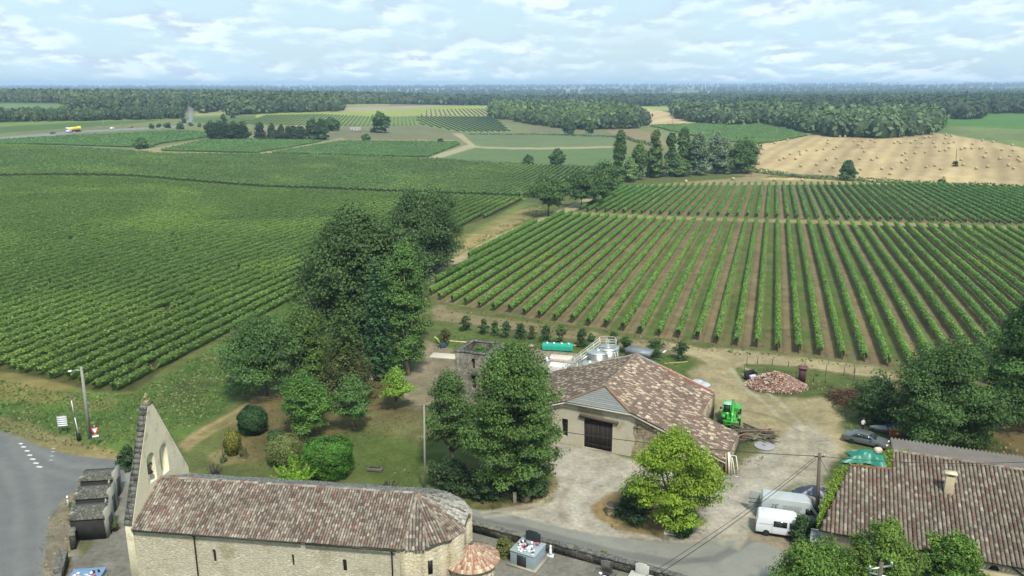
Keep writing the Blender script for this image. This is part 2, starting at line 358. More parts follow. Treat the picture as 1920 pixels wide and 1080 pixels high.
# (class, px polygon, sRGB, soft width m, edge noise m, mottle, strength)
PAINT = [
 ('meadow', [(-400,300),(-400,215),(300,215),(960,190),(1260,195),(2300,205),(2300,345),(1400,330),(1108,312),(850,300),(500,288)], (126,133,92), 6, 5, .12, 1),
 ('field', [(-200,262),(0,250),(250,232),(330,222),(150,221),(0,229),(-200,232)], (93,118,68), 3, 1, .1, 1),
 ('field', [(-200,236),(0,231),(150,224),(330,219),(325,223),(150,229),(0,238),(-200,245)], (122,142,80), 5, 1, .1, 1),
 ('field', [(-200,194),(118,195),(124,204),(-200,207)], (112,140,92), 3, 1, .1, 1),
 ('field', [(365,203),(424,204),(428,216),(366,217)], (160,168,112), 3, 1, .1, 1),
 ('field', [(350,222),(480,217),(490,228),(400,232),(350,228)], (96,122,70), 3, 1, .1, 1),
 ('field', [(478,212),(655,208),(925,197),(930,208),(860,213),(700,221),(480,221)], (158,170,92), 3, 1, .1, 1),
 ('field', [(642,193),(728,193),(730,198),(645,199)], (150,165,95), 3, 1, .1, 1),
 ('field', [(640,200),(735,199),(860,197),(750,206),(645,209)], (172,163,140), 3, 1, .1, 1),
 ('vineyard_soil', V8, (124,148,78), 3, 1, .1, 1),
 ('vineyard_soil', V10, (170,170,112), 3, 1, .1, 1),
 ('vineyard_soil', V9, (135,150,95), 3, 1, .1, 1),
 ('field', [(480,237),(600,232),(640,237),(600,250),(480,262)], (148,138,112), 3, 1, .1, 1),
 ('field', [(620,232),(785,236),(855,248),(1000,248),(990,236),(960,225),(1010,238),(1150,246),(1160,262),(870,262),(620,264),(590,256)], (125,128,96), 4, 2, .12, 1),
 ('field', [(868,251),(1010,249),(1155,254),(1162,271),(890,273),(868,263)], (114,130,92), 3, 1, .1, 1),
 ('field', [(806,299),(890,277),(1155,278),(1190,300),(1120,312),(850,303)], (106,128,84), 3, 1, .1, 1),
 ('dirt_track', [(848,250),(866,250),(892,274),(1155,274),(1155,277),(890,277),(812,300),(800,296),(878,271)], (172,164,132), 1, .5, .1, 1),
 ('field', [(1135,243),(1190,240),(1240,256),(1262,272),(1215,276),(1165,262)], (146,136,104), 3, 1, .12, 1),
 ('wheat_field', [(1192,204),(1225,204),(1300,224),(1312,233),(1215,236),(1198,232)], (206,184,142), 3, 1, .08, 1),
 ('field', [(1172,200),(1262,200),(1266,209),(1225,206)], (156,172,96), 3, 1, .1, 1),
 ('vineyard_soil', V11, (108,130,72), 2, 1, .1, 1),
 ('wheat_field', [(1395,332),(1422,300),(1420,272),(1530,252),(1680,251),(1760,249),(1800,255),(1920,277),(2300,305),(2300,364),(1920,351),(1700,344),(1560,331),(1450,323)], (188,168,128), 3, 2, .12, 1),
 ('field', [(1755,226),(1830,207),(2300,214),(2300,305),(1920,277),(1800,255),(1750,249)], (92,130,66), 3, 2, .12, 1),
 ('field', [(1750,249),(1780,236),(2300,262),(2300,305),(1920,277),(1800,255)], (118,134,84), 6, 3, .2, 1),
 ('wheat_field', [(1378,338),(1430,333),(1560,334),(1700,346),(1500,346),(1360,346)], (196,170,122), 2, 1, .1, 1),
 ('road', [(-400,278),(0,258),(150,245),(330,236),(353,226),(353,205),(353,186),(357,186),(363,205),(360,228),(332,239),(150,249),(0,266),(-400,290)], (140,144,148), 1, .2, .06, 1),
 ('vineyard_soil', V5, (72,98,52), 1.5, .5, .15, 1),
 ('vineyard_soil', V6, (76,104,54), 1.5, .5, .15, 1),
 ('vineyard_soil', V7, (76,100,56), 1.5, .5, .15, 1),
 ('dirt_track', [(-100,273),(240,282),(290,277),(388,260),(393,262),(300,283),(480,287),(600,266),(640,258),(650,262),(600,270),(500,289),(290,289),(240,285),(-100,277)], (158,150,116), .8, .4, .1, 1),
 ('dirt_track', [(640,262),(860,263),(862,266),(640,265)], (178,150,110), .8, .4, .1, 1),
 # near ground
 ('ground', [(-600,760),(-300,680),(0,690),(117,718),(187,738),(253,734),(440,617),(575,549),(700,500),(830,452),(985,374),(1108,312),(1160,345),(1100,395),(1048,400),(925,450),(812,535),(800,600),(1400,655),(1800,712),(2300,820),(2300,1600),(-600,1600)], (104,112,66), 2, 1, .18, 1),
 ('vineyard_soil', V1, (84,88,52), .6, .4, .2, 1),
 ('vineyard_soil', V2, (82,94,54), .6, .4, .2, 1),
 ('dirt_track', [(-260,332),(0,334),(240,334),(370,345),(600,357),(800,365),(985,372),(985,374),(800,367),(600,359),(370,347),(240,336),(0,337),(-260,335)], (132,140,88), .5, .3, .1, 1),
 ('vineyard_soil', V3, (126,112,88), .6, .4, .12, 1),
 ('vineyard_soil', V4, (112,106,80), .6, .4, .12, 1),
 ('dirt_track', [(1080,397),(1240,405),(1500,412),(1920,424),(2150,430),(2150,438),(1920,431),(1500,419),(1240,411),(1050,402)], (152,142,102), .6, .4, .15, 1),
 ('dirt_track', [(1110,352),(1300,340),(1420,330),(1440,322),(1450,326),(1425,336),(1640,342),(1640,346),(1420,347),(1160,351)], (160,150,112), 1, .5, .15, 1),
 # left roadside and meadow
 ('ground', [(253,740),(440,625),(560,560),(600,580),(520,640),(430,760),(340,830),(240,860),(0,805),(-60,780),(-60,720),(110,735)], (92,116,58), 2.5, 1.5, .3, 1),
 ('ground', [(-200,690),(25,700),(110,722),(130,745),(60,760),(-20,750),(-200,745)], (140,128,82), 3, 2, .2, .85),
 ('ground', [(-60,770),(20,785),(120,820),(230,852),(228,864),(136,854),(39,823),(-60,790)], (150,138,98), 1.2, 1, .2, .9),
 ('ground', [(130,750),(200,748),(225,762),(160,775)], (130,122,80), 1.5, 1, .2, .6),
 ('dirt_track', [(332,835),(380,800),(440,770),(500,733),(515,722),(535,725),(500,748),(450,785),(400,812),(352,845)], (152,138,100), .8, .6, .15, 1),
 ('ground', [(372,815),(440,776),(500,742),(504,744),(446,781),(385,818)], (104,110,66), .5, .4, .15, .6),
 # garden lawn mottles
 ('ground', [(500,740),(600,700),(720,700),(800,690),(800,800),(700,790),(620,815),(540,840),(470,860),(440,840),(450,800)], (128,110,78), 4, 3, .25, .8),
 ('ground', [(640,820),(780,800),(860,860),(940,940),(800,915),(620,900),(560,880)], (92,108,56), 4, 3, .2, .9),
 ('ground', [(690,775),(800,770),(800,830),(700,810)], (132,124,84), 3, 2, .2, .7),
 ('ground', [(388,855),(410,842),(450,838),(468,850),(460,866),(425,874),(395,868)], (142,130,92), .5, .3, .15, .9),
 # gravel behind the tower, bottom of vineyard
 ('courtyard', [(790,660),(800,640),(850,650),(856,740),(780,770),(740,720),(770,690)], (152,142,120), 1.5, 1, .12, 1),
 ('dirt_track', [(812,585),(812,600),(870,608),(1000,622),(1150,650),(1300,668),(1300,650),(1200,637),(1000,606),(860,585),(820,570)], (146,134,104), 1.2, 1, .2, .9),
 ('dirt_track', [(800,520),(845,487),(935,440),(1020,404),(1060,390),(1140,352),(1150,355),(1075,396),(1030,408),(950,443),(850,499),(812,528)], (176,162,128), .5, .3, .1, 1),
 ('ground', [(845,487),(935,437),(1020,398),(1010,385),(940,405),(880,440)], (158,146,100), 1.5, 1.5, .25, .75),
 ('ground', [(850,470),(890,430),(985,378),(1010,380),(930,412),(880,445)], (122,138,74), 1.2, 1, .2, .8),
 ('ground', [(830,620),(1010,640),(1150,668),(1180,690),(1060,690),(850,655),(820,640)], (96,116,60), 1.5, 1, .15, .9),
 ('courtyard', [(1030,655),(1180,680),(1200,720),(1060,760),(960,700),(920,650)], (158,150,136), 1, .5, .1, 1),
 ('ground', [(1190,668),(1290,668),(1310,690),(1270,710),(1200,690)], (86,108,54), 1, 1, .15, .9),
 # dirt yard on the right
 ('dirt_track', [(1240,640),(1330,652),(1420,658),(1610,684),(1720,705),(1700,716),(1600,706),(1450,686),(1395,688),(1378,705),(1410,732),(1470,745),(1560,742),(1600,770),(1570,800),(1590,850),(1540,870),(1440,850),(1400,812),(1350,790),(1330,750),(1320,728),(1280,700),(1320,680)], (172,160,126), 2, 1.5, .2, 1),
 ('ground', [(1378,690),(1400,682),(1500,686),(1660,712),(1600,748),(1510,742),(1450,742),(1400,730)], (98,112,62), 1.5, 1.5, .2, .9),
 ('ground', [(1560,760),(1620,745),(1700,760),(1680,830),(1600,830),(1600,795)], (98,108,62), 2, 2, .25, .85),
 ('ground', [(1680,700),(1920,760),(2200,800),(2200,900),(1850,870),(1750,840),(1650,800)], (72,76,44), 3, 2, .25, .9),
 ('ground', [(1830,800),(1900,780),(2100,820),(2100,900),(1930,890),(1880,840)], (112,100,70), 2, 2, .25, .9),
 ('ground', [(1390,845),(1450,835),(1440,870),(1370,900),(1345,905)], (140,126,92), 1.2, 1, .2, .7),
 ('courtyard', YARD, (182,176,163), 1.2, .8, .1, 1),
 ('courtyard', [(1440,830),(1520,790),(1575,850),(1545,900),(1560,960),(1500,985),(1420,990),(1430,950),(1500,905)], (176,168,150), 1.5, 1.5, .12, .9),
 ('courtyard', [(1405,985),(1500,1000),(1540,1030),(1540,1080),(1440,1030),(1390,1015)], (160,148,130), 1.2, 1, .15, .9),
 ('road', LANE, (150,151,144), .35, .15, .05, 1),
 ('ground', [(880,950),(985,955),(1035,938),(1050,912),(1030,880),(1010,885),(1010,920),(960,945),(890,935)], (146,130,92), .8, .6, .2, .9),
 ('ground', [(1112,950),(1140,928),(1200,912),(1290,940),(1312,972),(1300,1000),(1250,1010),(1160,993),(1120,972)], (152,134,96), .7, .5, .15, 1),
 # wet streak and patches on the lane
 ('road', [(882,966),(1000,990),(1127,1024),(1254,1048),(1338,1042),(1400,1010),(1415,1016),(1345,1054),(1254,1061),(1127,1037),(1000,1002),(882,974)], (118,120,118), .5, .2, .1, .8),
 ('road', ROADL, (116,119,120), .3, .1, .04, 1),
 ('path', [(118,940),(150,915),(160,905),(150,960),(135,1080),(125,1200),(76,1200),(82,1080),(92,975)], (142,134,116), .5, .4, .12, 1),
 ('ground', [(128,945),(152,928),(158,950),(138,985),(126,975)], (104,116,58), .4, .3, .2, .9),
 ('cemetery_ground', [(160,900),(245,905),(300,960),(870,1010),(880,984),(972,1010),(1113,1045),(1290,1080),(1400,1200),(100,1200),(130,1080),(150,960)], (134,132,124), .3, .2, .12, 1),
 ('cemetery_ground', [(150,1000),(175,995),(170,1030),(145,1060)], (108,112,70), .6, .4, .2, .8),
]
for L_, w_, c_, s_, k_ in [
  ([(900,962),(1010,945),(1052,915),(1060,885),(1100,862),(1140,855)], .35, (196,190,176), .5, .6), ([(905,970),(1030,955),(1078,920),(1085,890),(1110,870)], .35, (196,190,176), .5, .6),
  ([(1090,990),(1075,950),(1100,915),(1160,880)], .5, (200,196,184), .8, .7), ([(1060,980),(1048,950),(1062,915)], .3, (150,140,122), .5, .5),
  ([(1350,1020),(1400,960),(1450,900),(1490,850),(1480,800),(1440,760),(1400,730),(1370,690)], .3, (190,182,160), .5, .55), ([(1380,1030),(1425,965),(1475,905),(1510,850),(1500,795),(1460,750),(1425,728),(1395,700)], .3, (190,182,160), .5, .55),
  ([(1340,780),(1400,770),(1460,785),(1500,810)], .25, (128,114,88), .4, .5), ([(1420,700),(1350,670),(1250,655)], .3, (184,172,140), .5, .6),
  ([(1330,900),(1400,880),(1470,872),(1530,880)], .4, (146,136,116), .8, .5), ([(1200,930),(1240,900),(1300,905),(1380,890)], .3, (196,190,176), .6, .5),
  ([(1380,680),(1480,683),(1600,699),(1720,716)], .25, (186,172,138), .4, .7), ([(1370,688),(1480,690),(1600,708),(1700,722)], .2, (120,120,80), .3, .6)]:
    PAINT.append(('courtyard' if k_ == .5 and False else 'same', stroke(L_, w_), c_, s_, .25, .1, k_))
for L_, w_, k_ in [([(20,830),(60,880),(85,950),(80,1080)], .6, .3), ([(0,860),(30,930),(40,1080)], .5, .3), ([(230,885),(120,870),(60,840),(10,812)], .5, .35), ([(240,905),(130,895),(80,880)], .4, .3)]:
    PAINT.append(('same', stroke(L_, w_), (140,141,138), .8, .3, .1, k_))
def build_ground():
    az = np.concatenate([np.arange(-180, -44, 4.0), np.linspace(-43, 43, 1060), np.arange(47, 180, 4.0)])
    az = np.radians(az)
    py = np.concatenate([np.linspace(1250, 560, 440), np.linspace(559, 210, 460), np.linspace(209.5, 172, 60)])
    dd = []
    for p in py:
        v = (540-p)/FPX; dd.append(HC*(CP+v*SP)/(SP-v*CP))
    D = np.concatenate([[1, 12, 24, 33], np.array(dd), [4200, 5500, 7500, 10000, 14000]]); D = np.unique(D[D > 0]); D = D[D <= 14000]
    na, nd = len(az), len(D); X = np.outer(D, np.sin(az)); Y = np.outer(D, np.cos(az)); Zz = terr(X, Y)
    rs = np.random.RandomState(3)
    x = X.ravel(); y = Y.ravel(); n = len(x); d = np.hypot(x, y)
    f1 = fbm(x, y, 9, 5); f2 = fbm(x+500, y, 45, 4); f3 = fbm(x, y+900, 300, 4); nz = (fbm(x+77, y+13, 3, 3)-.5)*2
    col = np.array(C(104, 112, 66))[None, :].repeat(n, 0); cls = np.zeros(n, int); names = ['ground']
    far = np.clip((d-900)/1500, 0, 1)[:, None]
    col = col*(1-far)+far*np.array(C(78, 100, 62))
    fld = (vn(x+9000, y*1.4, 520) > .6) & (d > 1400); col[fld] = C(160, 165, 120)
    vis = (np.abs(np.arctan2(x, y)) < R(44)) & (d < 5000) & (y > 0)
    ids = np.nonzero(vis)[0]; xv, yv = x[ids], y[ids]
    for cname, pl, rgb, soft, en, mot, stg in PAINT:
        P = pl if isinstance(pl, np.ndarray) else GP(pl); b = (xv > P[:, 0].min()-soft) & (xv < P[:, 0].max()+soft) & (yv > P[:, 1].min()-soft) & (yv < P[:, 1].max()+soft)
        k = ids[b]
        if len(k) == 0: continue
        sd_ = sdist(x[k], y[k], P)+nz[k]*en; a = np.clip(sd_/max(soft, .05)+.5, 0, 1); a = (a*a*(3-2*a)*stg)
        c = np.array(C(*rgb)); cc = c*(1+mot*2.2*((f1[k]-.5)+(f2[k]-.5)))[:, None]
        if cname == 'ground':                                  # green and straw mottling of grass
            s = np.clip((f2[k]-.45)*3+(f1[k]-.5)*1.6, -1, 1)[:, None]; cc = cc*(1+s*np.array([.16, .05, .02]))
        if pl is V3 or pl is V4:
            pass
        if cname == 'wheat_field':
            u_ = x[k]*math.cos(R(28))-y[k]*math.sin(R(28)); s = .5+.5*np.sin(u_*2*math.pi/9+2*f2[k]*3); cc = cc*(1+.2*(s-.5)+.10*np.sin(u_*2*math.pi/41)+.25*(f2[k]-.5))[:, None]
        col[k] = col[k]*(1-a)[:, None]+cc*a[:, None]
        if cname == 'same': continue
        if cname not in names: names.append(cname)
        cls[k[a > .5*stg]] = names.index(cname)
    # grass strips and tilled strips between the rows of the right-hand vineyards
    for pl, azr, sp, off in ((V3, R(17.9), 3.15, OFF3), (V4, R(17.9), 3.15, OFF3)):
        P = GP(pl); k = ids[inpoly(xv, yv, P)]; q = (x[k]*math.cos(azr)-y[k]*math.sin(azr)-off)/sp; i = np.floor(q); f = q-i
        g = np.array(C(92, 114, 58)); br = np.array(C(136, 124, 94)); par = (i.astype(int) % 2 == 0)
        m = np.clip((.33-np.abs(f-.5))*6, 0, 1)*np.where(par, np.clip(.25+(f1[k]-.4)*3, 0, 1)+.35, 0); m = np.clip(m, 0, .92)
        dirt = br*(1+.5*(f1[k]-.5))[:, None]*(1-.25*np.exp(-((np.abs(f-.5)-.22)/.05)**2))[:, None]
        col[k] = dirt*(1-m)[:, None]+g*m[:, None]
    hill = fbm(x-400, y+100, 700, 3); col *= (1+.25*(hill-.5)*np.clip((d-200)/400, 0, 1))[:, None]
    # faces
    i, j = np.meshgrid(np.arange(nd-1), np.arange(na), indexing='ij'); j2 = (j+1) % na
    F = np.stack([i*na+j, i*na+j2, (i+1)*na+j2, (i+1)*na+j], -1).reshape(-1, 4)
    nearm = ((d < 260) & (cls != (names.index('road'))))[:, None]; col = np.where(nearm, col*(1+.55*(fbm(x+3, y+8, 1.3, 3)-.5)+.35*(fbm(x-30, y+80, 5, 3)-.5))[:, None], col)
    V = np.stack([x, y, Zz.ravel()], 1); fc = cls[F[:, 0]]
    lab = {'ground': 'ground', 'road': 'road', 'path': 'path'}
    for ci, cn in enumerate(names):
        Fk = F[fc == ci]
        if len(Fk) == 0: continue
        u, inv = np.unique(Fk.ravel(), return_inverse=True)
        me = mkmesh(cn, V[u], inv.reshape(-1, 4)[:, ::-1].copy(), cols=col[u], mats=[M_asph if cn == 'road' else M_soil], smooth=True)
        tag(link(cn, me), kind='structure')
# ------------------------------------------------------------------ vine rows
AZ1, AZ3 = R(12.9), R(17.9)
_p = G(1457.5, 500); OFF3 = (_p[0]*math.cos(AZ3)-_p[1]*math.sin(AZ3)) % 3.15
_p = G(395, 640); OFF1 = (_p[0]*math.cos(AZ1)-_p[1]*math.sin(AZ1)) % 3.0
def quads(c, s, nrm, rs, asp=.75):
    n = len(c); t = rs.normal(size=(n, 3)); nrm = nrm/np.maximum(np.linalg.norm(nrm, axis=1), 1e-6)[:, None]
    a = np.cross(nrm, t); a /= np.maximum(np.linalg.norm(a, axis=1), 1e-6)[:, None]; b = np.cross(nrm, a)
    s = np.asarray(s).reshape(-1, 1); a = a*s; b = b*s*asp
    V = np.empty((n, 4, 3)); V[:, 0] = c-a; V[:, 1] = c-b*.9; V[:, 2] = c+a; V[:, 3] = c+b*.9
    return V.reshape(-1, 3)
def row_geom(pts, dirv, wd, h0, h1, dens, ls, rgb, rs, gap=0.0, core=True, rgb2=None, top_light=1.0):
    """pts (n,2) every ~1 m on the row's line -> verts, faces, colours"""
    n = len(pts); Z = terr(pts[:, 0], pts[:, 1]); px = np.array([dirv[1], -dirv[0]])
    keep = fbm(pts[:, 0]*1.3+9, pts[:, 1]*1.3, 5, 2) > gap
    hh = h1*(.91+.16*vn(pts[:, 0]+5, pts[:, 1], 1.7)+rs.uniform(-.04, .04, n)); ww = wd*(.82+.36*vn(pts[:, 0], pts[:, 1]+50, 1.5))
    hh = np.where(keep, hh, h0+.15); ww = np.where(keep, ww, wd*.2)
    Vs, Fs, Cs = [], [], []; base = np.array(rgb); vb = 0
    vig_light = (.82+.36*fbm(pts[:, 0], pts[:, 1]+300, 22, 3))  # bright and dull patches: uneven sunlight baked into leaf colour along with vine vigour
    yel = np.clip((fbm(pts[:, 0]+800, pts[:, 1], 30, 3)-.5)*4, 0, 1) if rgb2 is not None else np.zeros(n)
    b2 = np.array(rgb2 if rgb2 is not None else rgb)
    bc = (base*(1-yel)[:, None]+b2*yel[:, None])*vig_light[:, None]
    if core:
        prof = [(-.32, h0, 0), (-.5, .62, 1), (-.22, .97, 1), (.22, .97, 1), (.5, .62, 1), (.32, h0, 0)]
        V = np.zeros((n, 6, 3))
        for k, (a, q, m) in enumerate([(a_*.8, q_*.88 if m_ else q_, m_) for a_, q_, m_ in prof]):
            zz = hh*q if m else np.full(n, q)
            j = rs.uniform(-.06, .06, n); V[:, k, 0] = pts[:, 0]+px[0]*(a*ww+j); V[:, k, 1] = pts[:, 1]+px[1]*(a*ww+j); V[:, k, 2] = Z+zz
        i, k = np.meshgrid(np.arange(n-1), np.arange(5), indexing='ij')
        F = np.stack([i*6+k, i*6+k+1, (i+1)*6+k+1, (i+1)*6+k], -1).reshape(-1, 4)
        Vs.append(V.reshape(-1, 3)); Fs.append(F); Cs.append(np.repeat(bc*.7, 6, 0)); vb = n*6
    m = int(n*dens)
    if m > 0:
        i = rs.randint(0, n, m); i = i[keep[i]]; m = len(i)
        s = rs.uniform(-.5, .5, m); th = rs.uniform(0, math.pi, m); q = .52+.5*np.sin(th)*rs.uniform(.75, 1.08, m); lat = .62*np.cos(th)*ww[i]
        c = np.stack([pts[i, 0]+dirv[0]*s+px[0]*lat, pts[i, 1]+dirv[1]*s+px[1]*lat, Z[i]+h0+(hh[i]-h0)*np.clip(1.25*(q-.22), 0, 1.12)], 1)
        nr = np.stack([px[0]*np.cos(th), px[1]*np.cos(th), np.sin(th)], 1)+rs.normal(size=(m, 3))*.45
        V = quads(c, ls*rs.uniform(.7, 1.3, m), nr, rs); F = np.arange(m*4).reshape(-1, 4)+vb
        Vs.append(V); Fs.append(F); Cs.append(np.repeat(bc[i]*rs.uniform(.62, 1.42, m)[:, None], 4, 0))
    return np.concatenate(Vs), np.concatenate(Fs), np.concatenate(Cs)
def rows_in(poly, azr, sp, off, step=1.0):
    P = GP(poly); d = np.array([math.sin(azr), math.cos(azr)]); e = np.array([d[1], -d[0]])
    q = P @ e; r = P @ d; out = []
    for k in range(int(math.floor((q.min()-off)/sp)), int(math.ceil((q.max()-off)/sp))+1):
        s = np.arange(r.min(), r.max(), step); L = e[None]*(off+k*sp)+d[None]*s[:, None]
        m = inpoly(L[:, 0], L[:, 1], P)
        az = np.arctan2(L[:, 0], L[:, 1]); m &= np.abs(az) < R(37)
        idx = np.nonzero(m)[0]
        if len(idx) < 8: continue
        for seg in np.split(idx, np.nonzero(np.diff(idx) > 1)[0]+1):
            if len(seg) > 7: out.append(L[seg])
    return out, d
def vineyard(poly, azr, sp, off, label, group, wd, h0, h1, dens, ls, rgb, gap=0., rgb2=None, step=1.0, post=False):
    rows, d = rows_in(poly, azr, sp, off, step); rs = np.random.RandomState(len(rows)+5)
    for L in rows:
        o0 = L[0]; z0 = float(terr(*o0))
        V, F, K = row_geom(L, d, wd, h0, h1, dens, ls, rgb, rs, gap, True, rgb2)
        V = V-np.array([o0[0], o0[1], z0])
        if post:                                           # stems and stakes under the leaves
            mb = MB(); 
            for q in range(0, len(L), 2 if post == 2 else 6):
                p = L[q]; z = float(terr(*p))-z0; mb.tube([(p[0]-o0[0], p[1]-o0[1], z), (p[0]-o0[0]+.05, p[1]-o0[1], z+h0+.35)], .05, 4, caps=False)
            for p in (L[0], L[-1]):
                z = float(terr(*p))-z0; mb.tube([(p[0]-o0[0], p[1]-o0[1], z), (p[0]-o0[0], p[1]-o0[1], z+h1*.95)], .06, 5, caps=True)
            Fq = [f for f in mb.F if len(f) == 4]; b = len(V); V = np.concatenate([V, np.array(mb.V)]); F = np.concatenate([F, np.array(Fq)+b]); K = np.concatenate([K, np.full((len(mb.V), 3), .09)])
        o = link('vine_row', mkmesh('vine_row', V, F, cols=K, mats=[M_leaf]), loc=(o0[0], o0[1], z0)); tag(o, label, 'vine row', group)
    return len(rows)
def vineyard_mass(name, poly, azr, sp, label, wd, h1, rgb, step=4.0, dens=0, ls=.5):
    rows, d = rows_in(poly, azr, sp, 0.3, step); rs = np.random.RandomState(11); VV, FF, KK = [], [], []; b = 0
    for L in rows:
        V, F, K = row_geom(L, d, wd, .2, h1, dens, ls, rgb, rs, 0., True, None)
        VV.append(V); FF.append(F+b); KK.append(K); b += len(V)
    o = link(name, mkmesh(name, np.concatenate(VV), np.concatenate(FF), cols=np.concatenate(KK), mats=[M_leaf])); tag(o, label, 'vineyard', kind='stuff')
build_ground()
G_ = C(74,112,40)
nr = 0
nr += vineyard(V3, AZ3, 3.15, OFF3, 'trimmed row of vines in the vineyard nearest behind the barn, below its grass cross path', 'vine rows of the near right vineyard', .82, .42, 1.8, 62, .14, (.155,.285,.055), rgb2=(.2,.335,.06), post=2)
nr += vineyard(V4, AZ3, 3.15, OFF3, 'trimmed row of vines beyond the grass cross path, in front of the straw field', 'vine rows of the upper right vineyard', .85, .42, 1.8, 20, .23, (.125,.245,.052), post=1)
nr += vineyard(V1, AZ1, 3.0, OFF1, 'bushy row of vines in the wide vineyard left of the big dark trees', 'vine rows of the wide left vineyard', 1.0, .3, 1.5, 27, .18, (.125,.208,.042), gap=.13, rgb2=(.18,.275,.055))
nr += vineyard(V2, AZ1, 3.0, OFF1, 'distant row of vines between the two thin field paths on the left', 'vine rows of the far left vineyard', 1.1, .3, 1.55, 8, .3, (.125,.212,.05), rgb2=(.17,.26,.058), step=1.5)
print('vine rows', nr)
vineyard_mass('far_vineyard', V5, R(70), 3, 'dark green vineyard below the main road at upper left', 1.7, 1.6, (.098,.20,.05), dens=4, step=2)
vineyard_mass('far_vineyard', V6, R(70), 3, 'dark green vineyard in front of the row of rounded dark bushes', 1.7, 1.6, (.105,.21,.05), dens=4, step=2)
vineyard_mass('far_vineyard', V7, R(70), 3, 'dark green vineyard with one round bush on its far edge', 1.7, 1.6, (.10,.195,.05), dens=4, step=2)
vineyard_mass('far_vineyard', V8, R(-8), 4.2, 'pale green vineyard behind the lone dark tree', 1.3, 1.2, (.2,.28,.1), step=2)
vineyard_mass('far_vineyard', V9, R(-14), 5.6, 'striped dark vineyard left of the middle wood', 1.8, 1.5, (.10,.19,.06), step=2)
vineyard_mass('far_vineyard', V10, R(-6), 6, 'striped light vineyard high above the lone dark tree', 1.6, 1.5, (.15,.2,.08), step=2)
vineyard_mass('far_vineyard', V11, R(62), 4, 'green vineyard between the middle wood and the straw field', 1.8, 1.6, (.125,.23,.06), dens=3, step=2)

def tufts(polys, dens, cols, label, seed, hh=.28, cut=.42):
    rs = np.random.RandomState(seed); A = []; K = []
    for pl in polys:
        P = GP(pl); area = (P[:, 0].max()-P[:, 0].min())*(P[:, 1].max()-P[:, 1].min()); m = int(area*dens)
        x = rs.uniform(P[:, 0].min(), P[:, 0].max(), m); y = rs.uniform(P[:, 1].min(), P[:, 1].max(), m)
        k = inpoly(x, y, P) & (fbm(x+70, y+20, 4, 3) > cut); x, y = x[k], y[k]; A.append(np.stack([x, y, terr(x, y)+hh*rs.uniform(.15, .5, len(x))], 1))
    p = np.concatenate(A); n = len(p); nr = rs.normal(size=(n, 3))*np.array([1, 1, .25])+np.array([0, 0, .35]); cols = np.array(cols)
    ci = np.clip(((fbm(p[:, 0], p[:, 1]+40, 9, 3)-.3)*2.4+rs.normal(size=n)*.15)*len(cols), 0, len(cols)-1).astype(int)
    V = quads(p, hh*rs.uniform(.4, 1.1, n), nr, rs, .7); c = cols[ci]*rs.uniform(.75, 1.3, n)[:, None]
    tag(link('grass', mkmesh('grass', V, np.arange(n*4).reshape(-1, 4), cols=np.repeat(c, 4, 0), mats=[M_leaf])), label, 'grass', kind='stuff')
tufts([[(-60,700),(110,735),(253,740),(440,625),(560,560),(600,590),(520,650),(430,760),(340,835),(240,855),(60,825),(-60,790)]], 9, [(.11,.19,.05),(.13,.2,.055),(.15,.21,.06),(.2,.21,.09)], 'tall wild grass on the roadside bank at left', 31, .22, .36)
tufts([[(385,860),(500,760),(620,740),(800,770),(860,870),(950,950),(800,915),(500,885)]], 3, [(.16,.17,.08),(.12,.16,.055),(.10,.15,.045)], 'short mottled lawn grass of the garden', 32, .17, .44)
tufts([[(1380,690),(1660,712),(1600,745),(1400,730)],[(1560,765),(1680,750),(1680,840),(1600,830)],[(1195,668),(1300,672),(1270,708),(1200,690)],[(830,625),(1150,668),(1060,690),(850,655)],[(1400,845),(1450,840),(1420,880),(1350,905)]], 3.5, [(.11,.17,.05),(.16,.19,.07),(.22,.21,.1)], 'patchy grass around the farm yard', 33, .22, .42)
tufts([[(815,575),(1000,602),(1400,656),(1800,715),(1800,735),(1400,668),(1000,620),(815,600)],[(850,480),(1000,385),(1060,392),(930,440),(850,487)],[(1640,712),(1920,770),(2000,900),(1850,880),(1690,830)]], 2.2, [(.12,.17,.05),(.18,.19,.08),(.26,.23,.12)], 'dry grass along the vineyard headlands', 34, .28, .45)
tufts([[(885,955),(985,958),(1035,938),(1050,912),(1030,880),(940,950)],[(1115,950),(1200,990),(1300,1003),(1310,970),(1290,1010),(1170,1000),(1115,975)],[(60,1080),(95,960),(150,915),(150,960),(120,1080)]], 6, [(.24,.21,.11),(.3,.26,.14),(.14,.17,.06)], 'dry straw coloured grass at the edges of the lane', 35, .16, .35)
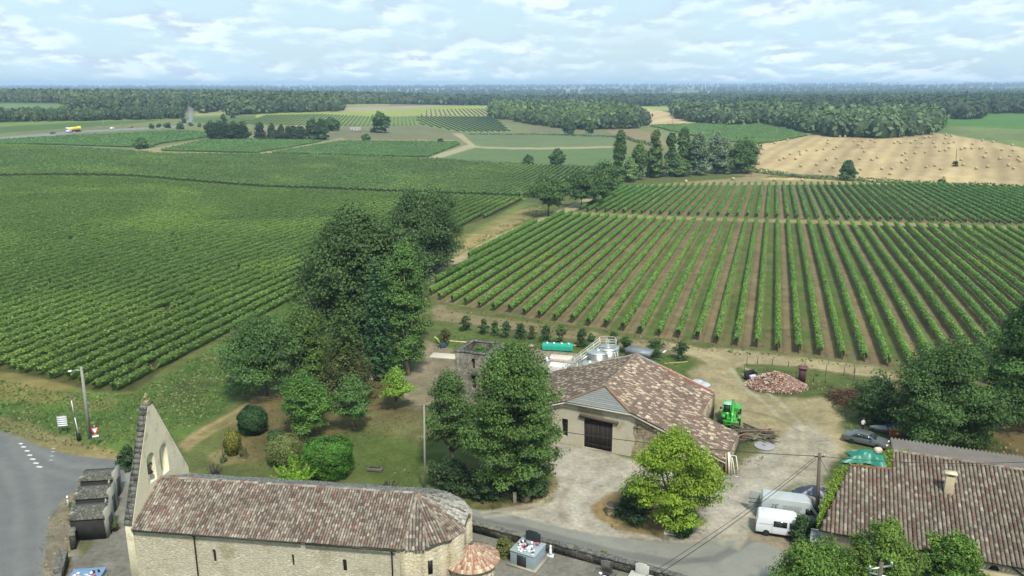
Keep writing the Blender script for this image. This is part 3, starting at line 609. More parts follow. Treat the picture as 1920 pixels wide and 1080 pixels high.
# ------------------------------------------------------------------ trees
PROF = {
 'round': lambda q: np.sqrt(np.clip(1-(2*q-1)**2, 0, 1)),
 'oak':   lambda q: np.clip(np.sin(np.pi*np.clip(q, 0, 1)**.75), 0, 1)**.6,
 'dome':  lambda q: np.clip(1-q**2.6, 0, 1)**.55*np.clip(.55+q*1.6, 0, 1),
 'column':lambda q: np.clip(np.sin(np.pi*np.clip(.08+q*.9, 0, 1)), 0, 1)**.5*(1-.35*q),
 'egg':   lambda q: np.clip(np.sin(np.pi*np.clip(q, 0, 1)**.6), 0, 1)**.75,
 'broad': lambda q: np.clip(1-np.abs(2*q-1)**2.6, 0, 1)**.5*(1.05-.25*q),
 'fan':   lambda q: (.35+.65*q)*np.clip((1-q)*6, 0, 1)**.5,
}
def crown_pts(rs, h, r, cb, shape, ncl, lpc, ls, clr, lobes=.25, flat=.75, hollow=.45):
    """clumps of leaves spread through the crown's volume"""
    q = rs.beta(1.25, 1.15, ncl); ang = rs.uniform(0, 2*math.pi, ncl)
    lob = 1+1.3*lobes*(np.sin(ang*2+rs.uniform(0, 6))+.6*np.sin(ang*3+rs.uniform(0, 6)+q*5))
    out = np.where(rs.rand(ncl) < .22, rs.uniform(1.05, 1.25, ncl), 1)
    rad = out*PROF[shape](q)*np.clip(r-clr*.55, .1, None)*rs.uniform(hollow, 1, ncl)**.6*np.clip(lob, .55, 1.18)
    cz = cb+q*(h-cb-clr*.45); cc = np.stack([rad*np.cos(ang), rad*np.sin(ang), cz], 1)
    cr = clr*rs.uniform(.5, 1.35, ncl)/out**2.2; ct = rs.uniform(.72, 1.32, ncl)
    i = rs.choice(ncl, ncl*lpc, p=cr**2.2/(cr**2.2).sum()); m = len(i); v = rs.normal(size=(m, 3)); v[:, 2] = np.abs(v[:, 2])*.9-.35*(rs.rand(m) < .55)*np.abs(v[:, 2])*2
    v /= np.linalg.norm(v, axis=1)[:, None]
    p = cc[i]+v*(cr[i]*(rs.uniform(.3, 1.05, m)+(rs.rand(m) < .08)*rs.uniform(0, .35, m)))[:, None]*np.array([1, 1, flat])
    axv = cc-np.array([0, 0, cb+(h-cb)*.25]); axv[:, 2] += np.linalg.norm(axv, axis=1)*.25; axv += rs.normal(size=axv.shape)*np.linalg.norm(axv, axis=1)[:, None]*.25; axv /= np.linalg.norm(axv, axis=1)[:, None]+1e-6
    dp = (v*axv[i]).sum(1); p = p+axv[i]*(dp*cr[i]*.75*rs.uniform(.3, 1.2, m))[:, None]; p[:, 2] = np.maximum(p[:, 2], .15)
    R0 = np.percentile(np.hypot(p[:, 0], p[:, 1]), 98); p[:, :2] *= r/R0; p[:, 2] *= h/np.percentile(p[:, 2], 99.6); cc[:, :2] *= r/R0
    nr = v*.9+rs.normal(size=(m, 3))*.55+np.array([0, 0, .35])
    return p, nr, ls*rs.uniform(.65, 1.35, m), ct[i]*rs.uniform(.86, 1.14, m), cc
FOL = np.array([1.16, 1.2, .92])
def crown_mesh(name, rs, rgb, rgb2, p, nr, s, t, mx=.35):
    V = quads(p, s, nr, rs); b = (rs.rand(len(p)) < mx*.5+fbm(p[:, 0]*2+50, p[:, 1]*2+p[:, 2], 3, 2)*mx)[:, None]
    c = np.where(b, np.array(rgb2), np.array(rgb))*t[:, None]*FOL
    return mkmesh(name, V, np.arange(len(p)*4).reshape(-1, 4), cols=np.repeat(c, 4, 0), mats=[M_leaf])
def trunk_mb(rs, h, cb, r, cc, tr, lean=(0, 0), limbs=7, twigs=0):
    mb = MB(); top = cb+(h-cb)*.55; pts = []; n = 7
    for k in range(n):
        f = k/(n-1); pts.append((lean[0]*f+rs.normal()*tr*.25*(k > 0), lean[1]*f+rs.normal()*tr*.25*(k > 0), f*top-.1))
    mb.tube(pts, [tr*(1.35 if k == 0 else 1)*(1-.8*k/(n-1)) for k in range(n)], 9)
    order = rs.permutation(len(cc))[:limbs]
    for j in order:
        e = Vector(cc[j]); f = min(.92, max(.35, (cb/top if top else .5)*rs.uniform(.75, 1.25))); k = int(f*(n-1)); s = Vector(pts[k])
        m = s.lerp(e, .5)+Vector((0, 0, -.05*(e-s).length)); w0 = tr*(1-.8*f)*.75
        mb.tube([s, s.lerp(m, .6), m, e], [w0, w0*.75, w0*.55, w0*.15], 6)
    return mb
def tree(kind, px, py, topy, wpx, label, cat='tree', group=None, shape='oak', cb=.22, ncl=60, lpc=160, ls=.22, clr=.24,
         rgb=(.05,.09,.03), rgb2=None, tr=.022, seed=1, lobes=.22, flat=.75, hollow=.45, limbs=14, P=None, lean=(0,0), bark=None, dz=0, hgt=None, wid=None):
    P = P or G(px, py); rs = np.random.RandomState(seed)
    h = hgt or (ztop(P, topy)-P[2]); r = (wid or wpx*mpp(P))/2; cbz = h*cb; ls *= .74; lpc = int(lpc*1.75)
    p, nr, s, t, cc = crown_pts(rs, h, r, cbz, shape, ncl, lpc, ls, clr*r*2 if shape != 'column' else clr*r*2.6, lobes, flat, hollow)
    rt = thing(kind, label, cat, (P[0], P[1], P[2]+dz), rs.uniform(0, 6.28), group)
    link('crown', crown_mesh('crown', rs, rgb, rgb2 or tuple(c*1.35 for c in rgb), p, nr, s, t), rt)
    trunk_mb(rs, h, cbz, r, cc, max(.06, h*tr), lean, limbs).build('trunk', bark or M_bark, rt, smooth=True)
    return rt
def conifer(kind, px, py, topy, wpx, label, rgb, rgb2, layers=26, per=11, lpb=26, ls=.2, droop=.25, bare=.06, seed=1, up=0.0, low=None, prof=1.0, group=None, irr=.25):
    P = G(px, py); h = ztop(P, topy)-P[2]; r = wpx*mpp(P)/2; rs = np.random.RandomState(seed); pts = []; nrs = []; tt = []; cc = []; kk = []
    for L in range(layers):
        q = (L+rs.uniform(-.2, .2))/layers; z = h*(bare+(1-bare)*q*.97); rr = r*(1-q)**prof*(.35+.65*min(1, q*7+.5))*rs.uniform(1-irr, 1+irr*.6)+.12
        for b in range(per):
            a = 2*math.pi*b/per+L*.9+rs.uniform(-.25, .25); R_ = rr*rs.uniform(.7, 1.12); m = max(6, int(lpb*R_/r+4)); f = rs.uniform(.12, 1, m)**.8
            sp = (1-f*.55)*R_*.22; tn = rs.uniform(.75, 1.3)
            x = np.cos(a)*f*R_+rs.normal(size=m)*sp*.55; y = np.sin(a)*f*R_+rs.normal(size=m)*sp*.55
            zz = z-droop*R_*f**1.3+up*R_*f**2.4+rs.normal(size=m)*.07*R_
            pts.append(np.stack([x, y, zz], 1)); nrs.append(np.stack([rs.normal(size=m)*.4+.3*np.cos(a), rs.normal(size=m)*.4+.3*np.sin(a), np.ones(m)*.9], 1)); tt.append(np.full(m, tn)*rs.uniform(.75, 1.25, m)); kk.append(np.full(m, q)+rs.normal(size=m)*.12)
        cc.append((np.cos(a)*R_*.7, np.sin(a)*R_*.7, z))
    p = np.concatenate(pts); n = np.concatenate(nrs); t = np.concatenate(tt); q = np.concatenate(kk)
    s = ls*rs.uniform(.6, 1.4, len(p)); V = quads(p, s, n, rs, .5)
    c = np.where((rs.rand(len(p)) < .4)[:, None], np.array(rgb2), np.array(rgb))
    if low is not None: c = np.where((q < .42)[:, None], c*.35+.65*np.array(low), c)
    rt = thing(kind, label, 'tree', P, 0, group)
    link('crown', mkmesh('crown', V, np.arange(len(p)*4).reshape(-1, 4), cols=np.repeat(c*t[:, None]*FOL, 4, 0), mats=[M_leaf]), rt)
    mb = MB(); mb.tube([(0, 0, -.1), (0, 0, h*.5), (0, 0, h*.97)], [h*.02, h*.012, .03], 8)
    for e in cc[::2]: mb.tube([(0, 0, e[2]+.2), e], [.05, .02], 5)
    mb.build('trunk', M_bark, rt, smooth=True); return rt
def bush(kind, px, py, topy, wpx, label, rgb, rgb2=None, cat='bush', clipped=False, ls=.12, n=5000, seed=1, group=None, asp=1.0, P=None, hgt=None, wid=None, box=2.0, spiky=0, mx=.35, rz=0):
    """a shrub : leaves over a shaped body, round and dense when clipped"""
    P = P or G(px, py); rs = np.random.RandomState(seed); h = hgt or max(.4, ztop(P, topy)-P[2]); r = (wid or wpx*mpp(P))/2
    if clipped:
        v = rs.normal(size=(n, 3)); v /= np.linalg.norm(v, axis=1)[:, None]; e = 2/box
        g = np.sign(v)*np.abs(v)**e; g /= np.maximum((np.abs(g)**box).sum(1)**(1/box), 1e-6)[:, None]
        bmp = 1+.07*np.sin(v[:, 0]*7+1+seed)*np.sin(v[:, 1]*6)+.06*np.sin(v[:, 2]*9+v[:, 0]*5+seed)+.14*(fbm(v[:, 0]*4+seed, v[:, 1]*4+v[:, 2]*4, 1, 3)-.5)+(rs.rand(n) < .12)*rs.uniform(0, .12, n)
        d = rs.uniform(.9, 1.03, n)*bmp
        p = g*d[:, None]*np.array([r, r*asp, h/2])+np.array([0, 0, h/2]); nr = v+rs.normal(size=(n, 3))*.4; t = rs.uniform(.7, 1.3, n)*(.85+.3*fbm(v[:, 0]*3+9, v[:, 1]*3+v[:, 2]*2, .7, 3))
        s = ls*rs.uniform(.7, 1.3, n)
    else:
        ncl = 34; p, nr, s, t, cc = crown_pts(rs, h, r, .02, 'dome', ncl, max(20, n//ncl), ls, r*.42, .2, .8, .2); p[:, 1] *= asp
    rt = thing(kind, label, cat, P, rz, group)
    link('foliage', crown_mesh('foliage', rs, rgb, rgb2 or tuple(c*1.4 for c in rgb), p, nr, s, t, mx), rt)
    mb = MB(); k = 10
    for j in range(6):
        a = j*1.05; mb.tube([(.08*math.cos(a), .08*math.sin(a), -.05), (r*.3*math.cos(a), r*.3*math.sin(a)*asp, h*.4), (r*.5*math.cos(a), r*.5*math.sin(a)*asp, h*.72)], [.05, .035, .015], 5)
    mb.build('stem', M_bark, rt)
    return rt
def sprout(kind, px, py, topy, wpx, label, rgb, rgb2, ls=.12, n=26, per=70, seed=1, spread=1.0, up=.9, group=None, wd=.3):
    """upright shoots clothed in leaves"""
    P = G(px, py); rs = np.random.RandomState(seed); h = ztop(P, topy)-P[2]; r = wpx*mpp(P)/2; A = []; B = []; T = []; mb = MB()
    for k in range(n):
        a = rs.uniform(0, 6.28); q = rs.uniform(0, 1)**.6; hh = h*(1-.45*q)*rs.uniform(.8, 1.05); e = np.array([math.cos(a)*r*q*spread, math.sin(a)*r*q*spread, hh])
        f = rs.uniform(.15, 1, per); w_ = wd*(1.05-f)*r*.5
        p = np.stack([e[0]*f**.7, e[1]*f**.7, e[2]*f], 1)+rs.normal(size=(per, 3))*np.stack([w_, w_, w_*.6], 1)
        A.append(p); B.append(rs.normal(size=(per, 3))*.6+np.array([math.cos(a)*.4, math.sin(a)*.4, .6])); T.append(np.full(per, rs.uniform(.8, 1.2))*rs.uniform(.8, 1.2, per)); mb.tube([(0, 0, 0), tuple(e*.55), tuple(e)], [.03, .02, .008], 4)
    p = np.concatenate(A); rt = thing(kind, label, 'shrub', P, 0, group)
    link('foliage', crown_mesh('foliage', rs, rgb, rgb2, p, np.concatenate(B), ls*rs.uniform(.6, 1.3, len(p)), np.concatenate(T)), rt)
    mb.build('stem', M_bark, rt); return rt
OAK = (.046,.082,.032); OAK2 = (.068,.118,.042); MID = (.062,.118,.034); MID2 = (.095,.165,.045); YG = (.20,.30,.04); YG2 = (.28,.37,.06)
# the big dark trees left of the track
tree('oak_tree', 680, 652, 404, 226, 'huge dark oak towering behind the spruce and the pale trunked poplar', shape='broad', cb=.2, ncl=190, lpc=250, ls=.3, clr=.17, rgb=(.054,.09,.033), rgb2=(.07,.115,.04), seed=3, lobes=.12, tr=.028)
tree('oak_tree', 792, 512, 360, 165, 'big dark round tree beside the track, behind the huge dark oak', shape='broad', cb=.10, ncl=140, lpc=220, ls=.34, clr=.18, rgb=(.056,.094,.035), rgb2=(.072,.118,.042), seed=5, lobes=.14)
tree('poplar_tree', 764, 702, 462, 80, 'tall narrow leafy tree with a pale trunk at the right edge of the dark grove', shape='column', cb=.1, ncl=130, lpc=150, ls=.2, clr=.15, rgb=(.075,.14,.042), rgb2=(.1,.17,.052), seed=8, lobes=.2, tr=.022, bark=mat('pale_bark', C(190,180,160), ns=5, na=.3))
conifer('cedar_tree', 712, 712, 476, 66, 'slim dark bluish conifer just left of the pale trunked tall tree', (.042,.095,.042), (.06,.12,.055), layers=36, per=11, lpb=32, ls=.2, droop=.1, up=.12, seed=4, prof=.62, irr=.3)
conifer('spruce_tree', 652, 742, 528, 124, 'pointed spruce with browned lower branches in the middle of the grove', (.055,.095,.03), (.08,.125,.036), layers=30, per=13, lpb=40, ls=.2, droop=.22, up=.1, seed=9, low=(.085,.075,.035), prof=.85)
tree('ash_tree', 500, 742, 592, 160, 'broad soft green tree at the left end of the grove, over the dirt track', shape='dome', cb=.16, ncl=80, lpc=190, ls=.19, clr=.19, rgb=(.062,.115,.04), rgb2=(.08,.14,.048), seed=11)
tree('ash_tree', 582, 722, 578, 125, 'yellowish green tree between the left end tree and the spruce', shape='dome', cb=.14, ncl=70, lpc=180, ls=.19, clr=.19, rgb=(.068,.115,.034), rgb2=(.115,.165,.042), seed=12)
# garden trees
tree('lime_tree', 577, 815, 706, 94, 'round bright green tree leaning a little, just left of the small twin stemmed garden tree', shape='round', cb=.2, ncl=60, lpc=240, ls=.14, clr=.22, rgb=(.07,.145,.034), rgb2=(.10,.19,.045), seed=14, lobes=.1, lean=(-.8, 0), limbs=6)
tree('fruit_tree', 662, 808, 706, 82, 'light open garden tree with a thin straight trunk', shape='dome', cb=.25, ncl=44, lpc=130, ls=.14, clr=.2, rgb=(.07,.135,.045), rgb2=(.10,.175,.06), seed=15, tr=.014)
tree('maple_tree', 743, 768, 690, 64, 'small bright yellow green tree on the bare earth in front of the poplar', shape='egg', cb=.3, ncl=40, lpc=110, ls=.14, clr=.22, rgb=(.16,.26,.045), rgb2=(.2,.31,.06), seed=16, tr=.014)
tree('ash_tree', 849, 885, 700, 112, 'slender open tree with a forked trunk between the grey post and the big courtyard tree', shape='egg', cb=.25, ncl=60, lpc=170, ls=.16, clr=.19, rgb=(.066,.115,.04), rgb2=(.095,.155,.05), seed=17, lobes=.25)
tree('ash_tree', 964, 922, 652, 196, 'largest leafy green tree, standing by the gravel courtyard in front of the barn', shape='broad', cb=.04, ncl=180, lpc=220, ls=.17, clr=.14, rgb=(.068,.12,.036), rgb2=(.105,.168,.048), seed=28, lobes=.3, hollow=.35)
tree('maple_tree', 1262, 992, 808, 170, 'bright yellow green maple on the dry grass island beside the lane', shape='oak', cb=.1, ncl=130, lpc=150, ls=.14, clr=.13, rgb=(.15,.225,.024), rgb2=(.2,.27,.034), seed=19, lobes=.34, hollow=.25)
tree('walnut_tree', 1765, 832, 648, 205, 'big dense dark green tree behind the grey roofed annex', shape='dome', cb=.05, ncl=130, lpc=230, ls=.19, clr=.17, rgb=(.05,.092,.03), rgb2=(.07,.12,.036), seed=20, lobes=.1)
tree('walnut_tree', 1935, 800, 538, 215, 'very large dark tree at the right edge of the picture', shape='oak', cb=.1, ncl=140, lpc=200, ls=.22, clr=.16, rgb=(.052,.105,.032), rgb2=(.068,.128,.04), seed=21, lobes=.1)
# foreground treetops by the house
for i, (x, y, z0, h, wd_, s, lab) in enumerate([
   (24.0, 55.0, 1024, 0, 7.6, 31, 'bright leafy treetop at the bottom edge, nearest the white sign'),
   (29.5, 55.6, 985, 0, 6.4, 33, 'yellowish leafy treetop in front of the tiled house roof, middle of the three'),
   (34.2, 54.2, 1008, 0, 5.8, 34, 'fresh green treetop hiding the middle of the house gutter')]):
    tree('robinia_tree', 0, 0, 0, 0, lab, P=(x, y, 0.), hgt=ztop((x, y, 0), z0), wid=wd_, shape='broad' if i == 0 else 'oak', cb=.3, ncl=190, lpc=120, ls=.13, clr=.115, rgb=(.07,.14,.03) if i != 1 else (.1,.16,.034), rgb2=(.14,.2,.04), seed=s, lobes=.35, hollow=.2)
bush('laurel_bush', 1499, 1018, 968, 50, 'dark green bush in front of the cab of the white van', (.035,.065,.028), (.055,.095,.035), ls=.12, n=7000, seed=40)
bush('undergrowth_bush', 1640, 790, 702, 105, 'low dark bush between the pile of branches and the big dense tree', (.04,.075,.028), ls=.15, n=9000, seed=41)
bush('undergrowth_bush', 995, 932, 872, 74, 'dark rounded bush right of the largest tree trunk', (.035,.068,.028), (.05,.09,.034), ls=.13, n=8000, seed=42)
bush('undergrowth_bush', 842, 918, 862, 82, 'dark bush at the foot of the slender forked tree', (.034,.062,.03), (.05,.085,.038), ls=.13, n=8000, seed=43)
bush('undergrowth_bush', 910, 935, 880, 70, 'shaded bush under the left side of the largest tree', (.035,.065,.028), ls=.13, n=6000, seed=44)
bush('undergrowth_bush', 1190, 968, 915, 78, 'dark shrub beside the round stone stump under the yellow green maple', (.035,.065,.028), (.05,.09,.034), ls=.12, n=7000, seed=45)
bush('box_bush', 1277, 1003, 952, 48, 'rounded glossy green bush at the foot of the yellow green maple', (.035,.085,.022), clipped=True, ls=.1, n=6000, seed=46)
bush('box_bush', 476, 812, 763, 52, 'dark green clipped ball beside the dirt track', (.026,.062,.026), (.035,.078,.03), clipped=True, ls=.11, n=9000, seed=47)
bush('box_bush', 535, 868, 817, 61, 'olive coloured clipped ball between the small dark bush and the big bright hedge block', (.125,.145,.055), (.15,.17,.07), clipped=True, ls=.09, n=9000, seed=48, box=2.3)
bush('box_bush', 519, 835, 808, 30, 'small dark green bush peeping out behind the olive clipped ball', (.04,.085,.035), clipped=True, ls=.09, n=3500, seed=49)
bush('hedge_block', 617, 890, 826, 87, 'large bright green clipped hedge block on the garden lawn', (.055,.14,.022), (.075,.18,.03), clipped=True, ls=.1, n=15000, seed=50, box=3.2, asp=.75)
bush('flowering_bush', 437, 852, 808, 32, 'small egg shaped bush dotted with yellow, inside the round straw coloured bed', (.075,.1,.03), (.25,.22,.03), clipped=True, ls=.08, n=4500, seed=51)
bush('dry_bush', 458, 856, 838, 24, 'low thin dry bush right of the yellow dotted bush', (.1,.09,.045), ls=.07, n=700, seed=52)
sprout('palm_shrub', 552, 912, 847, 92, 'bright lime green shrub with upright shoots behind the church ridge', (.15,.27,.03), (.22,.36,.05), ls=.11, n=46, per=80, seed=53)
sprout('purple_shrub', 403, 893, 866, 34, 'dark purple spiky shrub behind the bell wall end of the church roof', (.05,.035,.045), (.07,.05,.06), ls=.07, n=24, per=30, seed=54, wd=.12, group=None)
sprout('purple_shrub', 731, 922, 896, 36, 'dark purple spiky shrub between the stone bench and the grey post', (.05,.035,.045), (.07,.05,.06), ls=.07, n=26, per=30, seed=55, wd=.12)
bush('undergrowth_bush', 243, 880, 838, 42, 'dark green shrub behind the outer side of the bell wall', (.03,.06,.025), ls=.12, n=3000, seed=56)
bush('undergrowth_bush', 945, 1040, 1008, 40, 'low yellowish green bush between the low round roof and the ornamented tomb', (.10,.12,.035), (.15,.15,.05), ls=.09, n=2500, seed=57)
bush('undergrowth_bush', 1130, 1052, 1030, 22, 'small yellowish plant beside the grey gravestone', (.13,.14,.045), ls=.06, n=900, seed=58)
bush('climbing_plant', 1846, 830, 812, 30, 'small shrub right of the grey annex roof', (.05,.1,.03), ls=.1, n=1200, seed=59)
# hedge shrubs at the bottom of the vineyard
HS = [(873,620,592,24,0),(907,626,598,20,1),(927,629,602,18,2),(950,632,602,22,0),(976,636,607,22,1),(997,636,611,14,3),(1024,642,609,24,0),(1051,645,608,24,2),(1092,650,617,28,1),(1148,655,622,24,0),(1172,660,630,26,2),(1228,668,636,36,0),(1275,674,640,32,1),(833,646,618,34,3),(1108,640,625,16,2)]
hn = ['bushy', 'narrow dark', 'rounded', 'reddish']
for i, (x, y, t, w_, k) in enumerate(HS):
    side = ['leftmost in the line below the vine rows', 'second in the line below the vine rows', 'third in the line below the vine rows', 'fourth in the line, just right of the ruined tower top', 'fifth in the line, left of the small brick pillar', 'behind the small brick pillar', 'left of the green covered wood stack', 'right behind the green covered wood stack', 'left of the steel tank stairs', 'right behind the steel tanks', 'between the steel tanks and the grey trailer', 'right behind the grey trailer', 'last in the line, beside the dirt yard', 'left of the ruined tower, by the gravel', 'half hidden behind the tank stairs'][i]
    c = [(.045,.085,.03), (.035,.07,.028), (.055,.10,.034), (.07,.075,.035)][k]
    bush('hedge_shrub', x, y, t, w_, '%s shrub %s' % (hn[k], side), c, ls=.12, n=1500, seed=60+i, group='shrubs planted along the foot of the vineyard')
# middle distance trees
MT = [('oak_tree',1028,405,330,86,'dark round lone tree standing at the corner of the track and the right vineyard','oak',.38,.5,OAK,OAK2),
 ('oak_tree',1090,389,322,62,'left tree of the group of three beside the track','oak',.32,.5,OAK,OAK2),
 ('oak_tree',1112,385,318,60,'middle tree of the group of three beside the track','oak',.3,.5,(.045,.075,.03),OAK2),
 ('oak_tree',1131,374,305,50,'right and rearmost tree of the group of three beside the track','round',.15,.5,OAK,OAK2),
 ('poplar_tree',1161,343,248,25,'tall slim poplar at the left end of the row of poplars','column',.06,.5,(.05,.09,.034),(.07,.12,.042)),
 ('willow_tree',1181,341,300,27,'pale willow at the foot of the first poplar','dome',.05,.45,(.105,.16,.06),(.13,.18,.07)),
 ('poplar_tree',1196,337,272,28,'second, shorter poplar of the row, behind the pale willow','column',.05,.5,(.06,.1,.038),(.085,.13,.045)),
 ('poplar_tree',1226,333,247,32,'thick poplar with a full round top in the left half of the row','egg',.05,.5,(.07,.11,.04),(.09,.14,.05)),
 ('willow_tree',1229,331,290,40,'brownish green low tree in front of the thick poplar','dome',.04,.45,(.085,.11,.05),(.1,.13,.055)),
 ('poplar_tree',1256,330,252,20,'thin dark pointed poplar in the middle of the row','column',.05,.45,(.045,.08,.035),(.06,.1,.04)),
 ('poplar_tree',1279,328,243,27,'highest pointed poplar right of the row middle','column',.05,.5,(.055,.09,.038),(.075,.12,.045)),
 ('willow_tree',1271,330,292,40,'low rounded tree in front of the highest poplar','dome',.04,.45,(.07,.11,.045),(.085,.13,.05)),
 ('white_poplar_tree',1306,328,252,46,'silvery leaved tree at the left of the silvery pair','egg',.05,.45,(.08,.12,.075),(.15,.19,.14)),
 ('white_poplar_tree',1342,325,253,46,'silvery leaved tree at the right of the silvery pair, with an open crown','egg',.06,.45,(.08,.12,.08),(.17,.2,.16)),
 ('willow_tree',1366,326,298,24,'small greyish bush tree between the silvery tree and the broad end tree','dome',.05,.4,(.08,.11,.065),(.1,.14,.08)),
 ('oak_tree',1391,324,262,60,'broad dark green tree at the right end of the poplar row','oak',.14,.5,(.052,.095,.034),(.07,.12,.04)),
 ('oak_tree',1589,338,303,28,'lone small tree at the lower edge of the straw field','egg',.05,.4,(.045,.08,.035),OAK2),
 ('oak_tree',1044,311,281,26,'small lone tree above the far edge of the left vineyards','oak',.15,.5,OAK,OAK2),
 ('oak_tree',990,309,292,17,'tiny tree left of the small lone tree at the vineyard edge','egg',.05,.5,OAK,OAK2),
 ('oak_tree',1068,252,227,21,'small tree in the meadow before the middle wood','oak',.15,.6,(.05,.085,.034),OAK2),
 ('poplar_tree',1107,250,229,14,'slim small tree right of the meadow tree before the middle wood','egg',.1,.6,(.05,.085,.034),OAK2),
 ('oak_tree',715,249,212,32,'lone tall dark tree in the far fields','oak',.15,.6,OAK,OAK2),
 ('oak_tree',624,245,222,26,'round dark tree right of the tall dark bushes','round',.12,.6,OAK,OAK2),
 ('oak_tree',586,262,226,26,'left half of the pair of tall dark bushy trees','egg',.02,.55,(.03,.055,.026),OAK),
 ('oak_tree',604,262,225,27,'right half of the pair of tall dark bushy trees','egg',.02,.55,(.03,.055,.026),OAK),
 ('oak_tree',265,285,260,24,'lone small tree at the meeting of the thin field paths','oak',.3,.5,OAK,OAK2),
 ('oak_tree',686,264,253,15,'small round bush on the edge of the far dark vineyard','round',.0,.4,OAK,OAK2),
 ('oak_tree',826,268,261,9,'tiny bush at the right of the far dark vineyard edge','round',.0,.4,OAK,OAK2),
 ('bushy_tree',1128,338,312,40,'dark bush clump left of the first poplar','dome',.0,.5,OAK,OAK2),
 ('bushy_tree',1365,208,198,14,'small tree top at the edge of the right wood','round',.0,.8,OAK,OAK2)]
for i, (k, x, y, t, w_, lab, sh, cb, ls, c, c2) in enumerate(MT):
    P = G(x, y); ls = max(.28, mpp(P)*1.9)
    tree(k, x, y, t, w_, lab, shape=sh, cb=cb, ncl=60, lpc=130, ls=ls*1.25, clr=.3 if sh == 'column' else .26, rgb=tuple(1.25*v for v in c), rgb2=tuple(1.3*v for v in c2), seed=100+i, limbs=5, lobes=.12)
for i, (x, w_, t) in enumerate([(489,18,231),(510,20,234),(528,15,236),(541,14,238),(552,14,237),(565,18,238)]):
    pos = ['leftmost', 'second from the left', 'third from the left', 'third from the right', 'second from the right', 'rightmost'][i]
    tree('yew_bush', x, 263, t, w_*1.15, 'dark cone shaped tree, %s in the row of six' % pos, shape='egg', cb=.0, ncl=34, lpc=120, ls=.75, clr=.42, rgb=(.034,.06,.03), rgb2=OAK, seed=140+i, group='row of six dark cone shaped trees', limbs=2)
for i, (x, w_, t) in enumerate([(398,22,230),(413,22,228),(429,24,232),(443,22,230),(456,22,229)]):
    pos = ['left end', 'second from left', 'middle', 'second from right', 'right end'][i]
    tree('yew_bush', x, 263, t, w_*1.25, 'very dark dense tree, %s in the merged dark block' % pos, shape='egg', cb=.0, ncl=34, lpc=120, ls=.75, clr=.42, rgb=(.026,.048,.026), rgb2=OAK, seed=150+i, group='merged block of very dark trees', limbs=2)
for i, (x, y, t, w_) in enumerate([(284,241,233,10),(298,239,232,9),(314,240,230,13),(338,242,229,20),(345,231,222,10),(358,236,230,9),(374,238,231,8),(420,232,214,14),(436,222,206,12)]):
    tree('hedgerow_tree', x, y, t, w_, 'small bush by the far road, %s' % ['leftmost of the bushes', 'second bush from the left', 'third bush from the left', 'largest of the bushes at the junction', 'taller bush just behind the junction', 'just left of the merged dark block of trees', 'just above the merged dark block of trees', 'low bush under the pale field by the wood', 'bush at the corner of the wood'][i], shape='dome', cb=0, ncl=14, lpc=40, ls=.8, clr=.35, rgb=(.05,.09,.04), seed=160+i, group='bushes strung along the far road', limbs=2)
# low wild hedge between the straw field and the vineyard : one mass
def hedge_mass(name, line, wd, h, label, rgb, ls, dens):
    P = GP(line); rs = np.random.RandomState(5); A = []
    for a, b in zip(P[:-1], P[1:]):
        L = np.hypot(*(b-a)); m = int(L*dens); f = rs.rand(m); hh = .5+vn(a[0]+f*L, a[1]+f*0, 9)
        x = a[0]+(b[0]-a[0])*f+rs.normal(size=m)*wd*.4; y = a[1]+(b[1]-a[1])*f+rs.normal(size=m)*wd*.4; A.append(np.stack([x, y, terr(x, y)+h*hh*rs.uniform(.05, 1, m)], 1))
    p = np.concatenate(A); nr = rs.normal(size=p.shape)*.5+np.array([0, -.3, .8])
    tag(link(name, crown_mesh(name, rs, rgb, tuple(c*1.4 for c in rgb), p, nr, ls*rs.uniform(.6, 1.4, len(p)), rs.uniform(.7, 1.3, len(p)))), label, 'hedge', kind='stuff')
hedge_mass('wild_hedge', [(1405,322),(1450,327),(1510,334),(1560,337),(1620,341),(1700,345),(1790,350),(1900,354)], 3.5, 1.9, 'low overgrown hedge along the lower edge of the straw field', (.06,.1,.034), .5, 16)
hedge_mass('wild_hedge', [(800,297),(850,302),(960,308),(1060,313),(1110,314)], 2, 1.2, 'thin dark hedge line at the far edge of the left vineyards', (.04,.07,.03), .5, 7)
hedge_mass('wild_hedge', [(880,252),(1000,252),(1150,257),(1165,262)], 2, 1.2, 'thin dark hedge line across the far meadow', (.05,.08,.04), .6, 5)
hedge_mass('wild_hedge', [(1165,258),(1200,268),(1235,276)], 4, 2.0, 'dark hedge running down the brown field', (.05,.09,.034), .6, 8)
